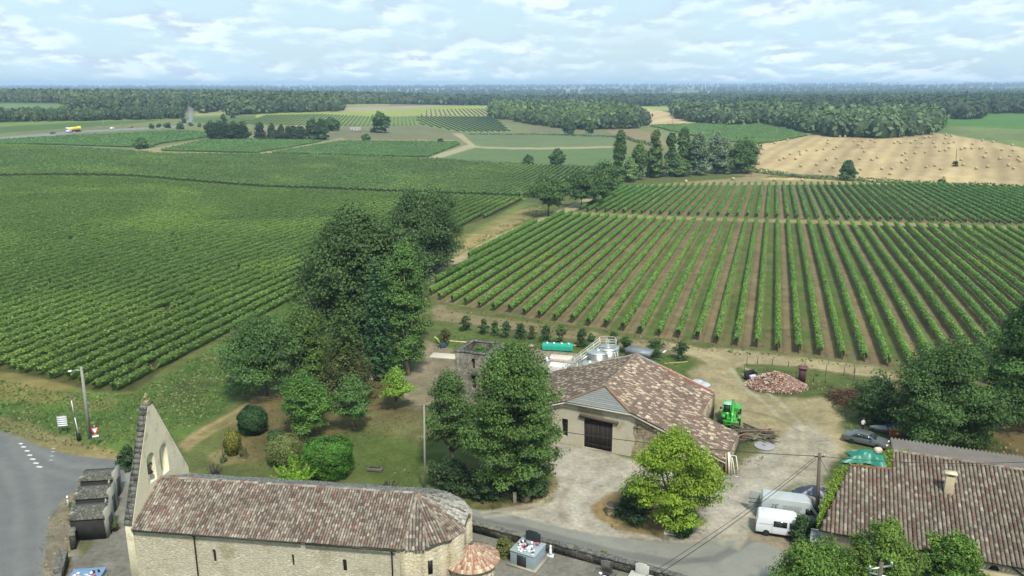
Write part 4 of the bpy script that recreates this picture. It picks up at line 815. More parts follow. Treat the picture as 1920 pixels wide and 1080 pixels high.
# ------------------------------------------------------------------ woods : masses of trees
def wood(name, pts, hs, label, seed, cols, n=64, ls=1.5):
    rs = np.random.RandomState(seed); protos = []
    for k in range(6):
        m = n; u = rs.uniform(0, 2*math.pi, m); q = rs.uniform(.12, 1, m)
        rr = PROF['oak' if k % 2 else 'dome'](q)*.5*rs.uniform(.55, 1.05, m)
        c = np.stack([rr*np.cos(u), rr*np.sin(u), q*.97], 1); nr = np.stack([np.cos(u), np.sin(u), .2+q*1.3], 1)+rs.normal(size=(m, 3))*.45
        V = quads(c, np.full(m, .115 if n > 30 else .2)*rs.uniform(.6, 1.4, m), nr, rs, .85).reshape(-1, 3)
        # dense inner body
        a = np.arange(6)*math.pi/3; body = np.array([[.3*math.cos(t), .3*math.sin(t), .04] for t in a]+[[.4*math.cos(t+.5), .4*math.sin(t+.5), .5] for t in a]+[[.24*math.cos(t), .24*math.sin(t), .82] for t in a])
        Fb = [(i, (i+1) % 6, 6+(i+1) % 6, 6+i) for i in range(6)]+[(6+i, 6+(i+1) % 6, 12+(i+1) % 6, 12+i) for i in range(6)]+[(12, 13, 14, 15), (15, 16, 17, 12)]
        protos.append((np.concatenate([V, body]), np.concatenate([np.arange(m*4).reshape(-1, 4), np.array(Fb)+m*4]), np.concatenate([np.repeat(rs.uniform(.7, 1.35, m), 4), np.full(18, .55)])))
    VV, FF, KK = [], [], []; b = 0; cols = np.array(cols)
    pick = rs.randint(0, 6, len(pts)); sw = rs.uniform(.75, 1.15, len(pts)); ang = rs.uniform(0, 6.28, len(pts))
    big = fbm(pts[:, 0], pts[:, 1], 90, 2)
    for k in range(6):
        I = np.nonzero(pick == k)[0]
        if len(I) == 0: continue
        V, F, T = protos[k]; ca, sa = np.cos(ang[I]), np.sin(ang[I]); H = hs[I]; W = H*sw[I]
        x = (V[None, :, 0]*ca[:, None]-V[None, :, 1]*sa[:, None])*W[:, None]+pts[I, 0][:, None]
        y = (V[None, :, 0]*sa[:, None]+V[None, :, 1]*ca[:, None])*W[:, None]+pts[I, 1][:, None]
        z = V[None, :, 2]*H[:, None]+terr(pts[I, 0], pts[I, 1])[:, None]
        VV.append(np.stack([x, y, z], -1).reshape(-1, 3)); FF.append((F[None]+(np.arange(len(I))*len(V))[:, None, None]+b).reshape(-1, 4)); b += len(I)*len(V)
        ci = np.clip((big[I]+rs.normal(size=len(I))*.18)*len(cols), 0, len(cols)-1).astype(int)
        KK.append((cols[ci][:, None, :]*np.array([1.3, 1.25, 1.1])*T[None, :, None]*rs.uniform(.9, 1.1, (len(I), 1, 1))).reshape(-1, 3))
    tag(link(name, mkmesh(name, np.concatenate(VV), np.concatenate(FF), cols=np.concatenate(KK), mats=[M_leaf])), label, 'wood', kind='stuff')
def fill_poly(P, sp, rs):
    x = np.arange(P[:, 0].min(), P[:, 0].max(), sp); y = np.arange(P[:, 1].min(), P[:, 1].max(), sp); X, Y = np.meshgrid(x, y)
    X = X.ravel()+rs.uniform(-.42, .42, X.size)*sp; Y = Y.ravel()+rs.uniform(-.42, .42, Y.size)*sp; k = inpoly(X, Y, P); return np.stack([X[k], Y[k]], 1)
def strip(front, dep, sp, rs, d0=0):
    """trees standing from a front edge away from the viewer"""
    P = GP(front); D = np.hypot(P[:, 0], P[:, 1]); B = P*((D+dep)/D)[:, None]; A = P*((D+d0)/D)[:, None]
    return fill_poly(np.concatenate([A, B[::-1]]), sp, rs)
rs = np.random.RandomState(2)
WC = [(.05,.085,.042), (.062,.10,.046), (.075,.118,.05), (.09,.13,.054), (.105,.14,.06)]
def noroad(p):
    q = np.array([proj((a, b, float(terr(a, b)))) for a, b in p]); rd = np.array([(348,244),(350,186),(360,186),(367,215),(366,244)]); return p[~inpoly(q[:, 0], q[:, 1], rd)]
p = strip([(-200,229),(0,229),(150,227),(240,225),(342,222)], 70, 7, rs); wood('wood', p, 9.5*rs.uniform(.7, 1.2, len(p)), 'lower wood along the far left road', 1, WC)
p = noroad(strip([(-200,192),(0,192),(116,193),(128,203),(200,207),(345,210)], 620, 11, rs)); wood('wood', p, 15*rs.uniform(.6, 1.25, len(p)), 'upper wood on the far left hill', 2, WC)
p = noroad(np.concatenate([strip([(367,214),(424,206),(428,217),(500,213),(560,211),(642,209)], 420, 10.5, rs)])); wood('wood', p, 17*rs.uniform(.65, 1.2, len(p)), 'wood right of the road that cuts through the trees', 3, WC)
p = strip([(642,196),(730,195),(850,197),(1000,197)], 800, 14, rs); wood('wood', p, 15*rs.uniform(.6, 1.25, len(p)), 'long far wood behind the yellow green fields', 4, WC)
p = fill_poly(GP([(920,222),(960,226),(1000,234),(1050,241),(1100,243),(1150,243),(1200,242),(1212,236),(1196,222),(1150,214),(1080,208),(980,206),(922,208)]), 9, rs); wood('wood', p, 14.5*rs.uniform(.65, 1.25, len(p)), 'rounded middle wood in front of the far valley', 5, [(.055,.092,.042),(.068,.115,.046),(.09,.145,.052),(.12,.18,.06)])
p = strip([(1262,219),(1300,229),(1370,236),(1440,234),(1510,249),(1560,256),(1610,259),(1680,259),(1758,249)], 230, 9, rs); wood('wood', p, 16*rs.uniform(.7, 1.2, len(p)), 'pale green wood edge directly above the straw field', 6, [(.062,.105,.05),(.078,.128,.058),(.095,.15,.07),(.115,.165,.08)])
p = strip([(1380,212),(1500,214),(1700,222),(1790,224),(1830,225),(1850,213),(1920,213),(2100,215)], 900, 13, rs); wood('wood', p, 15.5*rs.uniform(.65, 1.25, len(p)), 'dark large wood at the far right', 7, [(.036,.066,.036),(.045,.08,.04),(.055,.092,.045)], n=56)
# far valley and horizon woods
A = []
for lo, hi, num in ((1500, 2600, 2600), (2600, 4500, 2600), (4500, 12500, 3600)):
    a = rs.uniform(-R(36), R(36), num*2); D = np.exp(rs.uniform(math.log(lo), math.log(hi), num*2)); x, y = D*np.sin(a), D*np.cos(a)
    k = fbm(x+3000, y*1.5, 900, 3) > (.47 if lo < 4000 else .5); A.append(np.stack([x[k], y[k], D[k]], 1))
A = np.concatenate(A); hh = 15+A[:, 2]/900; wood('wood', A[:, :2], hh*rs.uniform(.7, 1.2, len(A)), 'hazy woods of the far valley up to the horizon', 8, [(.04,.07,.04), (.052,.088,.045)], n=14)
# ------------------------------------------------------------------ buildings
PAL_CH = [((144,132,122),3),((152,142,132),3),((170,162,150),2.4),((122,106,98),2),((146,118,104),1.1),((134,100,90),.6),((184,178,166),.9),((108,100,95),1.2)]
PAL_BARN = [((126,112,103),4),((138,120,110),3),((150,130,118),2),((200,186,166),2.6),((212,200,182),.8),((114,102,95),2),((140,108,98),1.1)]
PAL_HOUSE = [((132,119,106),3),((142,131,119),3),((156,148,135),2.2),((122,103,92),2.2),((130,103,92),1.0),((172,166,154),.6),((120,112,103),1.5)]
PAL_APSE = [((190,152,132),3),((206,178,156),3),((216,200,180),2),((172,132,112),2),((150,120,106),1)]
def pick(pal, rs, n):
    w_ = np.array([p[1] for p in pal], float); w_ /= w_.sum(); c = np.array([C(*p[0], .68) for p in pal]); c = c*.88+.12*(c*w_[:, None]).sum(0); return c[rs.choice(len(pal), n, p=w_)]
def tile_arcs(A, U, D_, Nn, wid, ln, rs, cols, lift, n=5):
    """A (k,3) tile starts at the top, U across, D_ down the slope, Nn normal : half round tiles"""
    k = len(A); th = np.linspace(0, math.pi, n); V = np.empty((k, 2*n, 3)); jl = ln*rs.uniform(1.02, 1.12, k)[:, None]; hj = rs.uniform(-.012, .016, k)[:, None]; wj = rs.uniform(-.012, .012, k)[:, None]
    for e in (0, 1):
        ww = wid*(.37 if e == 0 else .43)
        for i, t in enumerate(th):
            V[:, e*n+i] = A+U*(math.cos(t)*ww+wj)+Nn*(math.sin(t)*ww*.95+(.0 if e == 0 else .04)+lift+hj)+D_*(jl*e)
    F = np.array([[i, i+1, n+i+1, n+i] for i in range(n-1)])
    F = (F[None]+(np.arange(k)*2*n)[:, None, None]).reshape(-1, 4)
    # open lower end
    E = np.array([[n+i for i in range(n)]])
    E = (E[None]+(np.arange(k)*2*n)[:, None, None]).reshape(-1, n)
    return V.reshape(-1, 3), F, np.repeat(cols, 2*n, 0), E
def roof_plane(pts, down, pal, rs, wid=.24, ln=.36, inset=.0, lift=.02, patch=3.0):
    """canal tiles laid over a planar polygon; returns verts, faces, colours with a dark bed under them"""
    P = np.array(pts, float); c = P.mean(0); nrm = np.zeros(3)
    for i in range(len(P)): nrm += np.cross(P[i]-c, P[(i+1) % len(P)]-c)
    nrm /= np.linalg.norm(nrm); nrm = nrm*np.sign(nrm[2]); d = np.array(down, float); d -= nrm*d.dot(nrm); d /= np.linalg.norm(d); u = np.cross(d, nrm)
    Q = np.stack([(P-c) @ u, (P-c) @ d], 1); x0, x1, y0, y1 = Q[:, 0].min(), Q[:, 0].max(), Q[:, 1].min(), Q[:, 1].max()
    gx = np.arange(x0+wid*.5, x1, wid); gy = np.arange(y0, y1, ln); X, Y = np.meshgrid(gx, gy); X = X.ravel(); Y = Y.ravel()
    k = inpoly(X, Y+ln*.5, Q); X, Y = X[k], Y[k]; n = len(X)
    wav = .02*np.sin(X*1.3+Y*.2)+.025*(fbm(X+40, Y+40, 3, 2)-.5)*2
    A = c+X[:, None]*u+Y[:, None]*d+wav[:, None]*nrm; cols = pick(pal, rs, n)*(.82+.36*fbm(X+9, Y+20, patch, 3))[:, None]*rs.uniform(.85, 1.15, n)[:, None]
    V, F, K, E = tile_arcs(A, u, d, nrm, wid, ln, rs, cols, lift)
    bed = P-nrm*.02; b = len(V); V = np.concatenate([V, bed]); K = np.concatenate([K, np.full((len(P), 3), .06)])
    return V, [tuple(f) for f in F]+[tuple(e) for e in E]+[tuple(range(b, b+len(P)))], K
def merge(parts):
    VV, FF, KK = [], [], []; b = 0
    for V, F, K in parts:
        VV.append(np.asarray(V)); FF += [tuple(i+b for i in f) for f in F]; KK.append(np.asarray(K)); b += len(V)
    return np.concatenate(VV), FF, np.concatenate(KK)
def ridge_tiles(a, b, pal, rs, r=.16, ln=.38):
    a, b = np.array(a, float), np.array(b, float); L = np.linalg.norm(b-a); d = (b-a)/L; n = max(1, int(L/ln)); up = np.array([0, 0, 1.]); u = np.cross(d, up); u /= np.linalg.norm(u); nn = np.cross(u, d)
    A = a+d*(np.arange(n)*L/n)[:, None]; V, F, K, E = tile_arcs(A, u, d, nn, r*2, L/n, rs, pick(pal, rs, n), -.02, 6)
    return V, [tuple(f) for f in F]+[tuple(e) for e in E], K
def roof_part(name, parts, parent, m=None):
    V, F, K = merge(parts); V = V-np.array(parent.location); return link(name, mkmesh(name, V, F, cols=K, mats=[m or M_tile]), parent)
M_lime = stone('church_stone', C(206,200,184,.76), C(194,186,166,.76), C(212,206,190,.76), 2.6, 1.9, R(-7.5), True, C(176,166,138,.72), (.52,.75))
M_ashlar = stone('apse_stone', C(206,198,178,.74), C(190,177,148,.74), C(198,193,178,.74), 2.0, 1.9, R(-7.5), True, C(150,136,100,.7), (.56,.76))
M_slab = stone('dark_stone_slabs', C(128,128,124), C(108,108,104), C(84,84,82), 1.4, .9, 0, True, C(140,140,128), (.52,.62))
M_render = mat('lime_render', C(204,198,180,.7), ns=.7, na=.12, fine=.12, fs=8, col2=C(160,150,126,.7), s2=.35, t2=(.47,.62), bump=.02, bs=6, coord='Object')
M_rubble = stone('rubble_masonry', C(176,164,140,.72), C(140,130,112,.7), C(120,112,98,.7), 3.4, 1.5, 0, False, C(206,192,158,.72), (.5,.62))
M_ruin = stone('ruin_masonry', C(176,170,158,.7), C(138,132,122,.7), C(100,96,88,.7), 3.0, 1.4, 0, False, C(90,86,78,.7), (.5,.66))
M_wallst = stone('cemetery_masonry', C(120,118,110), C(88,86,82), C(60,60,56), 3.0, 1.5, 0, False, C(60,62,50), (.5,.65))
rs = np.random.RandomState(21)
# ---------------- church
O = Vector((-29.95, 56.3, 0)); th = R(-7.2); ax = Vector((math.cos(th), math.sin(th), 0)); pn = Vector((-math.sin(th), math.cos(th), 0))
def cp(s, w_, z): return O+ax*s+pn*w_+Vector((0, 0, z))
HE, HR, HW, LN = 7.15, 9.15, 4.3, 22.0          # eave, ridge, half width, nave length up to the apse
ch = thing('church', 'pale stone church with tiled roof, round apse and pointed bell wall at bottom left', 'church', tuple(cp(0, HW, 0)))
# nave walls : south wall as a plate with the slit windows cut out
def slit(u, z0, z1, w_): return [(u-w_/2, z0), (u+w_/2, z0)]+[(u+w_/2*math.cos(a), z1+w_/2*math.sin(a)) for a in np.linspace(0, math.pi, 7)]
SL = [(6.6, 4.5, 5.5, .27), (13.05, 4.7, 5.6, .2), (17.2, 4.55, 5.45, .34)]
w1 = MB(); rise = [0]
w1.plate([(0, 0), (LN, 0), (LN, HE-.08), (0, HE-.08)], [slit(u, a, b, c) for u, a, b, c in SL], .7, cp(0, .7, 0), ax, (0, 0, 1))
w1.plate([(0, 0), (LN, 0), (LN, HE-.08), (0, HE-.08)], [], .7, cp(0, 2*HW, 0), ax, (0, 0, 1))
w1.box(cp(-.2, HW, HE/2), (.6, 2*HW-1.6, HE-.3), th)
w1.build('wall', M_lime, ch, world=True)
for u, a, b, c in SL:
    f = MB(); f.box(cp(u, .16, (a+b)/2+.05), (c+.1, .03, b-a+.5), th); f.build('window', M_dark, ch, world=True)
cxx = LN                                         # apse : polygon ring
ctr = cp(cxx, HW, 0); NA = 11; ang = [math.pi*(-.5)+math.pi*i/(NA-1) for i in range(NA)]
def ap(r, a, z): return ctr+ax*(.9*r*math.cos(a))+pn*(r*math.sin(a))+Vector((0, 0, z))
w2 = MB(); RA = HW
ro = [ap(RA, a, 0) for a in ang]; ri = [ap(RA-.7, a, 0) for a in ang]
for i in range(NA-1):
    w2.prism([ro[i][:2], ro[i+1][:2], ri[i+1][:2], ri[i][:2]], 0, HE-.06)
w2.box(cp(LN+.15, .12, HE/2-.1), (1.0, .5, HE-.3), th); w2.box(ap(RA+.1, R(-28), HE/2-.1), (.8, 1.1, HE-.25), th+R(-28)); w2.box(ap(RA+.1, R(28), HE/2-.1), (.8, 1.1, HE-.25), th+R(28))
w2.build('apse_wall', M_ashlar, ch, world=True)
f = MB(); f.box(ap(RA+.0, R(-62), 5.15), (.36, .09, 1.1), th+R(28)); f.build('window', M_dark, ch, world=True)
# stone frieze under the eave, gutter, downpipes
f = MB(); f.box(cp(LN/2, -.05, HE-.18), (LN-.4, .16, .14), th); f.build('cornice', M_lime, ch, world=True)
g = MB(); 
for a, b, dz in ((.1, 13.9, -.14), (14.3, LN-.6, -.22)): g.tube([cp(a, -.36, HE+dz), cp(b, -.36, HE+dz-.03)], .075, 8)
g.build('gutter', mat('zinc_dark', C(70,66,62), metal=.3, rough=.5, na=.15), ch, world=True)
for s_ in (5.1, 21.0):
    g = MB(); g.tube([cp(s_, -.36, HE-.2), cp(s_, -.1, HE-.5), cp(s_, -.1, 0)], .06, 8); g.build('downpipe', _M['zinc_dark'], ch, world=True)
ov = .3; sl = (HR-HE)/HW; ez = HE-sl*ov
ridge_end = cp(LN, HW, HR+.02)
front_poly = [cp(.05, -ov, ez), cp(LN, -ov, ez), ridge_end, cp(.05, HW, HR)]
back_poly = [cp(.05, 2*HW+ov, ez), cp(LN, 2*HW+ov, ez), ridge_end, cp(.05, HW, HR)]
PAL_BACK = [((192,189,182),4),((176,173,166),3),((158,154,147),2),((206,203,196),1.6),((134,130,124),1)]  # paler grey than the front slope: glancing light put into the tile colours
parts = [roof_plane(front_poly, -pn-Vector((0,0,sl)), PAL_CH, rs, .225, .3), roof_plane(back_poly, pn-Vector((0,0,sl)), PAL_BACK, rs, .27, .36), ridge_tiles(cp(.1, HW, HR+.05), ridge_end+Vector((0,0,.05)), PAL_CH, rs)]
ea = [math.pi*(-.5)+math.pi*i/7 for i in range(8)]
for i in range(7):
    a, b = ap(RA+ov, ea[i], ez), ap(RA+ov, ea[i+1], ez); m = (a+b)/2
    parts.append(roof_plane([a, b, ridge_end], m-ridge_end, PAL_CH if i < 3 else PAL_BACK, rs, .25, .34)); parts.append(ridge_tiles(ridge_end+Vector((0,0,.04)), a+Vector((0,0,.06)), PAL_CH, rs, .12))
roof_part('roof', parts, ch)
# bell wall (a gable wall standing across the nave at its outer end)
gw = .62; bw = MB(); org = cp(-gw, -.1, 0); W_ = 8.75; apx = 4.25
HT = 15.8
def arch(u, z0, z1, w_): return [(u-w_/2, z0), (u+w_/2, z0)]+[(u+w_/2*math.cos(a), z1+w_/2*math.sin(a)) for a in np.linspace(0, math.pi, 10)]
bw.plate([(0, 0), (W_, 0), (W_, HE+.5), (W_-.05, HE+.9), (apx+.28, HT), (apx-.28, HT), (.05, HE+.1), (0, HE)],
         [arch(3.4, 9.3, 11.3, 1.15), arch(5.25, 9.1, 11.2, 1.15)], gw, org, pn, (0, 0, 1))
bw.build('bell_wall', mat('gable_plaster', C(224,216,192,.8), ns=.9, na=.1, fine=.1, fs=7, col2=C(190,178,148,.74), s2=.8, t2=(.52,.72), bump=.02, bs=5), ch, world=True)
cpm = MB(); A0 = cp(-gw/2-.02, -.8, 0)
def cop(u0, z0, u1, z1, t=.09):
    p, q = cp(-gw/2-.04, u0-.1, z0), cp(-gw/2-.04, u1-.1, z1); d = (q-p).normalized(); W = ax; nn = d.cross(W).normalized()
    if nn.z < 0: nn = -nn
    k = max(2, int((q-p).length/.42))
    for i in range(k):
        a = p.lerp(q, i/k); b = p.lerp(q, (i+1)/k); c_ = (a+b)/2+nn*(t/2+rs.uniform(0, .012)); M3 = Matrix((W, d, nn)).transposed(); g_ = rs.uniform(.8, 1.2)
        cpm.box(c_, (gw+.02, (b-a).length*.985, t), M=M3)
cop(.0, HE+.1, apx-.28, HT); cop(W_-.05, HE+.95, apx+.28, HT); cpm.box(cp(-gw/2, apx-.1, HT+.06), (gw+.06, .62, .14), th)
cpm.build('coping', M_slab, ch, world=True)
cr = MB(); c0 = cp(-gw/2, apx-.1, HT+.1); cr.box(c0+Vector((0,0,.1)), (.34, .34, .2), th); cr.box(c0+Vector((0,0,.5)), (.14, .17, .66), th); cr.box(c0+Vector((0,0,.55)), (.14, .56, .16), th); cr.build('cross', mat('lichen_stone', C(180,164,120), ns=5, na=.4), ch, world=True, bevel=.03)
bl = MB(); bc = cp(-gw/2, 3.3, 10.1); bl.lathe([(.02, .62), (.14, .6), (.2, .45), (.24, .2), (.36, 0), (.34, -.02)], bc, 16); bl.bar(bc+Vector((0,0,.62))-pn*.52, bc+Vector((0,0,.62))+pn*.52, .14, .12); bl.build('bell', mat('bronze', C(92,88,74), metal=.6, rough=.5), ch, world=True, smooth=True)
# low round chapel with radial tiles at the end of the apse
cc0 = cp(LN+4.45, 3.35, 0); RL, HL, HLr = 1.95, 4.35, 5.75; lw = MB(); NL = 16; rot = th+R(-30)
la = [R(-120)+R(240)*i/(NL-1) for i in range(NL)]
def lp(r, a, z): return cc0+Vector((r*math.cos(rot+a), r*math.sin(rot+a), z))
for i in range(NL-1): lw.prism([lp(RL, la[i], 0)[:2], lp(RL, la[i+1], 0)[:2], lp(RL-.5, la[i+1], 0)[:2], lp(RL-.5, la[i], 0)[:2]], 0, HL)
lw.build('chapel_wall', M_ashlar, ch, world=True)
V, F, K = [], [], []; top = cc0+Vector((0, 0, HLr)); nt_ = 58; prt = []
for i in range(nt_):
    a = R(-125)+R(250)*i/(nt_-1); p = lp(RL+.3, a, HL); d = (p-top); L = d.length; dn = d.normalized(); uu = Vector((-math.sin(rot+a), math.cos(rot+a), 0)); nn = uu.cross(dn); nn = nn if nn.z > 0 else -nn
    k = 7; c = pick(PAL_APSE, rs, k)
    for j in range(k):
        f0, f1 = .1+.9*j/k, .1+.9*(j+1)/k+.02; w0 = max(.03, .185*f0); w1_ = .205*f1; P0 = top+dn*L*f0; P1 = top+dn*L*f1; t_ = np.linspace(0, math.pi, 5)
        vv = [tuple(P0+uu*(math.cos(q)*w0/2)+nn*(math.sin(q)*w0*.3+.02)) for q in t_]+[tuple(P1+uu*(math.cos(q)*w1_/2)+nn*(math.sin(q)*w1_*.3+.05)) for q in t_]
        prt.append((vv, [(m, m+1, 6+m, 5+m) for m in range(4)]+[(5,6,7,8,9)], np.tile(c[j]*rs.uniform(.8, 1.2), (10, 1))))
bed = [tuple(top)]+[tuple(lp(RL+.3, R(-125)+R(250)*i/20, HL-.03)) for i in range(21)]; prt.append((bed, [(0, i+1, i+2) for i in range(20)], np.full((22, 3), .08)))
roof_part('chapel_roof', prt, ch)
# ---------------- barn
BO = Vector((8.34, 85.4, 0)); ba = Vector((.904, -.427, 0)); bb = Vector((.427, .904, 0)); bth = math.atan2(-.427, .904)
def bp(s, d, z): return BO+ba*s+bb*d+Vector((0, 0, z))
S0, KS = 1.46, .341; ZR = 6.8
def bz(s): return ZR-abs(s-S0)*(KS if s > S0 else .37)
barn = thing('stone_barn', 'old barn with patchy cream and brown tiles and big dark double doors', 'barn', tuple(bp(3, 7, 0)))
fw = MB(); SLF = -9.5
fw.plate([(0, 0), (15.9-SLF, 0), (15.9-SLF, bz(15.9)-.25), (5.45-SLF, bz(5.45)-.22), (-1.9-SLF, bz(-1.9)-.22), (0, bz(SLF)-.2)], [[(0-SLF, .02), (3.45-SLF, .02), (3.45-SLF, 3.75), (0-SLF, 3.75)], [(-2.75-SLF, .9), (-2.0-SLF, .9), (-2.0-SLF, 3.1), (-2.75-SLF, 3.1)]], .6, bp(SLF, .6, 0), ba, (0, 0, 1))
fw.build('wall', M_render, barn, world=True)
sw = MB()
def bwall(s0, d0, s1, d1, z0a, z1a):
    p, q = bp(s0, d0, 0), bp(s1, d1, 0); t_ = (q-p).normalized().cross(Vector((0,0,1)))*.5
    sw.add([p, q, q+t_, p+t_, p+Vector((0,0,z0a)), q+Vector((0,0,z1a)), q+t_+Vector((0,0,z1a)), p+t_+Vector((0,0,z0a))], [(0,3,2,1),(4,5,6,7),(0,1,5,4),(1,2,6,5),(2,3,7,6),(3,0,4,7)])
bwall(15.9, .6, 15.9, 7.3, bz(15.9)-.2, bz(15.9)-.2); bwall(15.9, 7.3, 11.5, 7.3, bz(15.9)-.2, bz(11.5)-.2); bwall(11.5, 7.3, 11.5, 15, bz(11.5)-.2, bz(11.5)-.2)
bwall(11.5, 15, S0, 15, bz(11.5)-.2, ZR-.2); bwall(S0, 15, SLF, 15, ZR-.2, bz(SLF)-.2); bwall(SLF, 15, SLF, .3, bz(SLF)-.2, bz(SLF)-.2)
sw.build('side_wall', M_rubble, barn, world=True)
rb = MB(); rb.plate([(0, 0), (10.2, 0), (10.2, 1.5), (.4, 4.75), (.15, 3), (.5, 2), (.1, 1)], [], .03, bp(5.75, -.002, 0), ba, (0, 0, 1)); rb.build('bare_masonry', M_rubble, barn, world=True)
db = [C(62,54,50), C(54,48,44), C(70,62,56)]
for i in (0, 1):
    d_ = MB()
    for k in range(9): d_.box(bp(.05+i*1.72+.19*(k+.5), .16+.01*(k % 2), 1.87), (.18, .05, 3.66), bth, col=tuple(np.array(db[k % 3])*rs.uniform(.8, 1.2)))
    for z in (.5, 3.1): d_.box(bp(.05+i*1.72+.86, .12, z), (1.66, .05, .14), bth, col=db[1])
    dd_ = d_.build('door', M_wood, barn, world=True)
    hb = MB(); hb.box(bp(1.6 if i == 0 else 1.95, .09, 1.7), (.06, .05, .3), bth); h_ = hb.build('handle', M_rubber, dd_, world=False); h_.data.transform(Matrix.Translation(-Vector(barn.location)))
l_ = MB(); l_.bar(bp(-.55, -.12, 3.93), bp(4.15, -.12, 3.86), .3, .3, col=C(110,100,88)); l_.build('lintel', M_wood, barn, world=True)
l_ = MB(); l_.box(bp(-2.37, .3, 2.0), (.7, .04, 2.15), bth); l_.build('small_door', M_dark, barn, world=True)
x_ = MB(); q = bp(6.35, -.05, 3.6)
x_.bar(q-Vector((0,0,.42)), q+Vector((0,0,.42)), .05); x_.bar(q-ba*.42, q+ba*.42, .05)
for a_ in (q+Vector((0,0,.42)), q-Vector((0,0,.42))): x_.bar(a_-ba*.09, a_+ba*.09, .05)
for a_ in (q+ba*.42, q-ba*.42): x_.bar(a_-Vector((0,0,.09)), a_+Vector((0,0,.09)), .05)
x_.build('anchor_cross', M_rubber, barn, world=True)
apexF = bp(S0, 2.9, ZR); peak = bp(S0, 15.3, ZR)
RP = [bp(5.6, -.35, bz(5.6)), bp(16.25, -.35, bz(16.25)), bp(16.25, 7.6, bz(16.25)), bp(11.8, 7.6, bz(11.8)), bp(11.8, 15.35, bz(11.8)), peak, apexF]
LP = [bp(-2.2, -.35, bz(-2.2)), bp(SLF-.4, -.35, bz(SLF-.4)), bp(SLF-.4, 15.35, bz(SLF-.4)), peak, apexF]
LD = -ba-Vector((0,0,.37)); RD = ba-Vector((0,0,KS))
roof_part('roof', [roof_plane(RP, RD, PAL_BARN, rs, .3, .42), roof_plane(LP, LD, PAL_BARN, rs, .3, .42), ridge_tiles(apexF+Vector((0,0,.06)), peak+Vector((0,0,.06)), [((164,142,124),3),((150,128,112),2),((186,168,150),1)], rs, .2),
   ridge_tiles(apexF+Vector((0,0,.08)), RP[0]+Vector((0,0,.1)), [((164,122,102),2),((148,128,112),2)], rs, .19), ridge_tiles(apexF+Vector((0,0,.08)), LP[0]+Vector((0,0,.1)), [((160,118,98),2),((146,128,112),2)], rs, .15)], barn)
hp = MB(); e0, e1 = bp(-2.2, -.38, bz(-2.2)-.02), bp(5.6, -.38, bz(5.6)-.02); ap_ = apexF-Vector((0,0,.05)); nrow = 11
for k in range(nrow):                                   # bare hip end in overlapping grey boards
    f0, f1 = k/nrow, (k+1)/nrow
    a0, b0, a1, b1 = e0.lerp(ap_, f0), e1.lerp(ap_, f0), e0.lerp(ap_, f1), e1.lerp(ap_, f1); up = Vector((0,0,.035))
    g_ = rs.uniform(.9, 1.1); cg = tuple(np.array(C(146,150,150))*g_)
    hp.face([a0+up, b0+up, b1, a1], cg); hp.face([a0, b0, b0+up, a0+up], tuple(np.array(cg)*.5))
hp.build('hip_cladding', M_attr, barn, world=True)
def verge(a, b, w_, h, c): MB().bar(a, b, w_, h, col=c).build('verge_trim', M_attr, barn, world=True)
cw = C(214,208,196)
verge(bp(-2.3, -.42, bz(-2.3)-.14), bp(5.6, -.42, bz(5.6)-.14), .14, .14, cw); verge(bp(5.6, -.42, bz(5.6)-.12), bp(16.3, -.42, bz(16.3)-.12), .14, .12, cw); verge(bp(-2.3, -.42, bz(-2.3)-.14), bp(SLF-.4, -.42, bz(SLF-.4)-.14), .14, .12, cw)
verge(bp(S0, 15.42, ZR+.08), bp(11.9, 15.42, bz(11.9)+.08), .12, .14, C(216,204,190)); verge(bp(S0, 15.42, ZR+.05), bp(SLF-.4, 15.42, bz(SLF-.4)+.05), .1, .12, C(216,206,190))
rf = MB(); a, b = bp(4.6, 14.75, bz(4.6)+.17), bp(11.8, 14.75, bz(11.8)+.17); rf.add([a, b, b+bb*.55, a+bb*.55], [(0,1,2,3)], C(188,104,86)); a, b = bp(S0+.3, 14.75, bz(S0+.3)+.17), bp(4.6, 14.75, bz(4.6)+.17); rf.add([a, b, b+bb*.55, a+bb*.55], [(0,1,2,3)], C(150,140,140)); rf.build('flashing', M_attr, barn, world=True)
# ---------------- ruined tower
Q = [Vector((-7.5, 99.3, 0)), Vector((-2.9, 97.7, 0)), Vector((-1.2, 102.8, 0)), Vector((-5.6, 104.3, 0))]
tw = thing('ruined_tower', 'roofless square stone tower with shrubs growing inside its top', 'ruin', tuple(sum(Q, Vector())/4)); tm = MB(); HT2 = 7.0; c_ = sum(Q, Vector())/4
for i in range(4):
    p, q = Q[i], Q[(i+1) % 4]; L = (q-p).length; U = (q-p).normalized(); hol = []
    if i == 0: hol = [[(2.35, 4.85), (2.8, 4.85), (2.8, 6.3), (2.35, 6.3)], [(2.3, 2.1), (2.95, 2.1), (2.95, 3.95), (2.3, 3.95)]]
    m_ = 9; topl = [(L-L*k/m_, HT2+rs.uniform(-.12, .08)) for k in range(m_+1)]
    tm.plate([(0, 0), (L, 0)]+topl, hol, .62, p+U.cross(Vector((0,0,1)))*-.62, U, (0,0,1))
tm.build('wall', M_ruin, tw, world=True)
fl = MB(); fl.prism([(c_+(v-c_)*.86)[:2] for v in Q], 0, 5.5); fl.build('rubble_fill', mat('fill_earth', C(70,66,52), ns=2, na=.4), tw, world=True)
cpx = MB()
for i in range(4):
    p, q = Q[i], Q[(i+1) % 4]; inn = ((c_-(p+q)/2).normalized())*.31
    k = 8
    for j in range(k): 
        a, b = p.lerp(q, j/k)+inn, p.lerp(q, (j+1)/k)+inn; m = (a+b)/2; cpx.box((m.x, m.y, HT2+.02+rs.uniform(-.02, .06)), ((b-a).length*.97, .74, .14), math.atan2((q-p).y, (q-p).x))
cpx.build('capping', M_slab, tw, world=True)
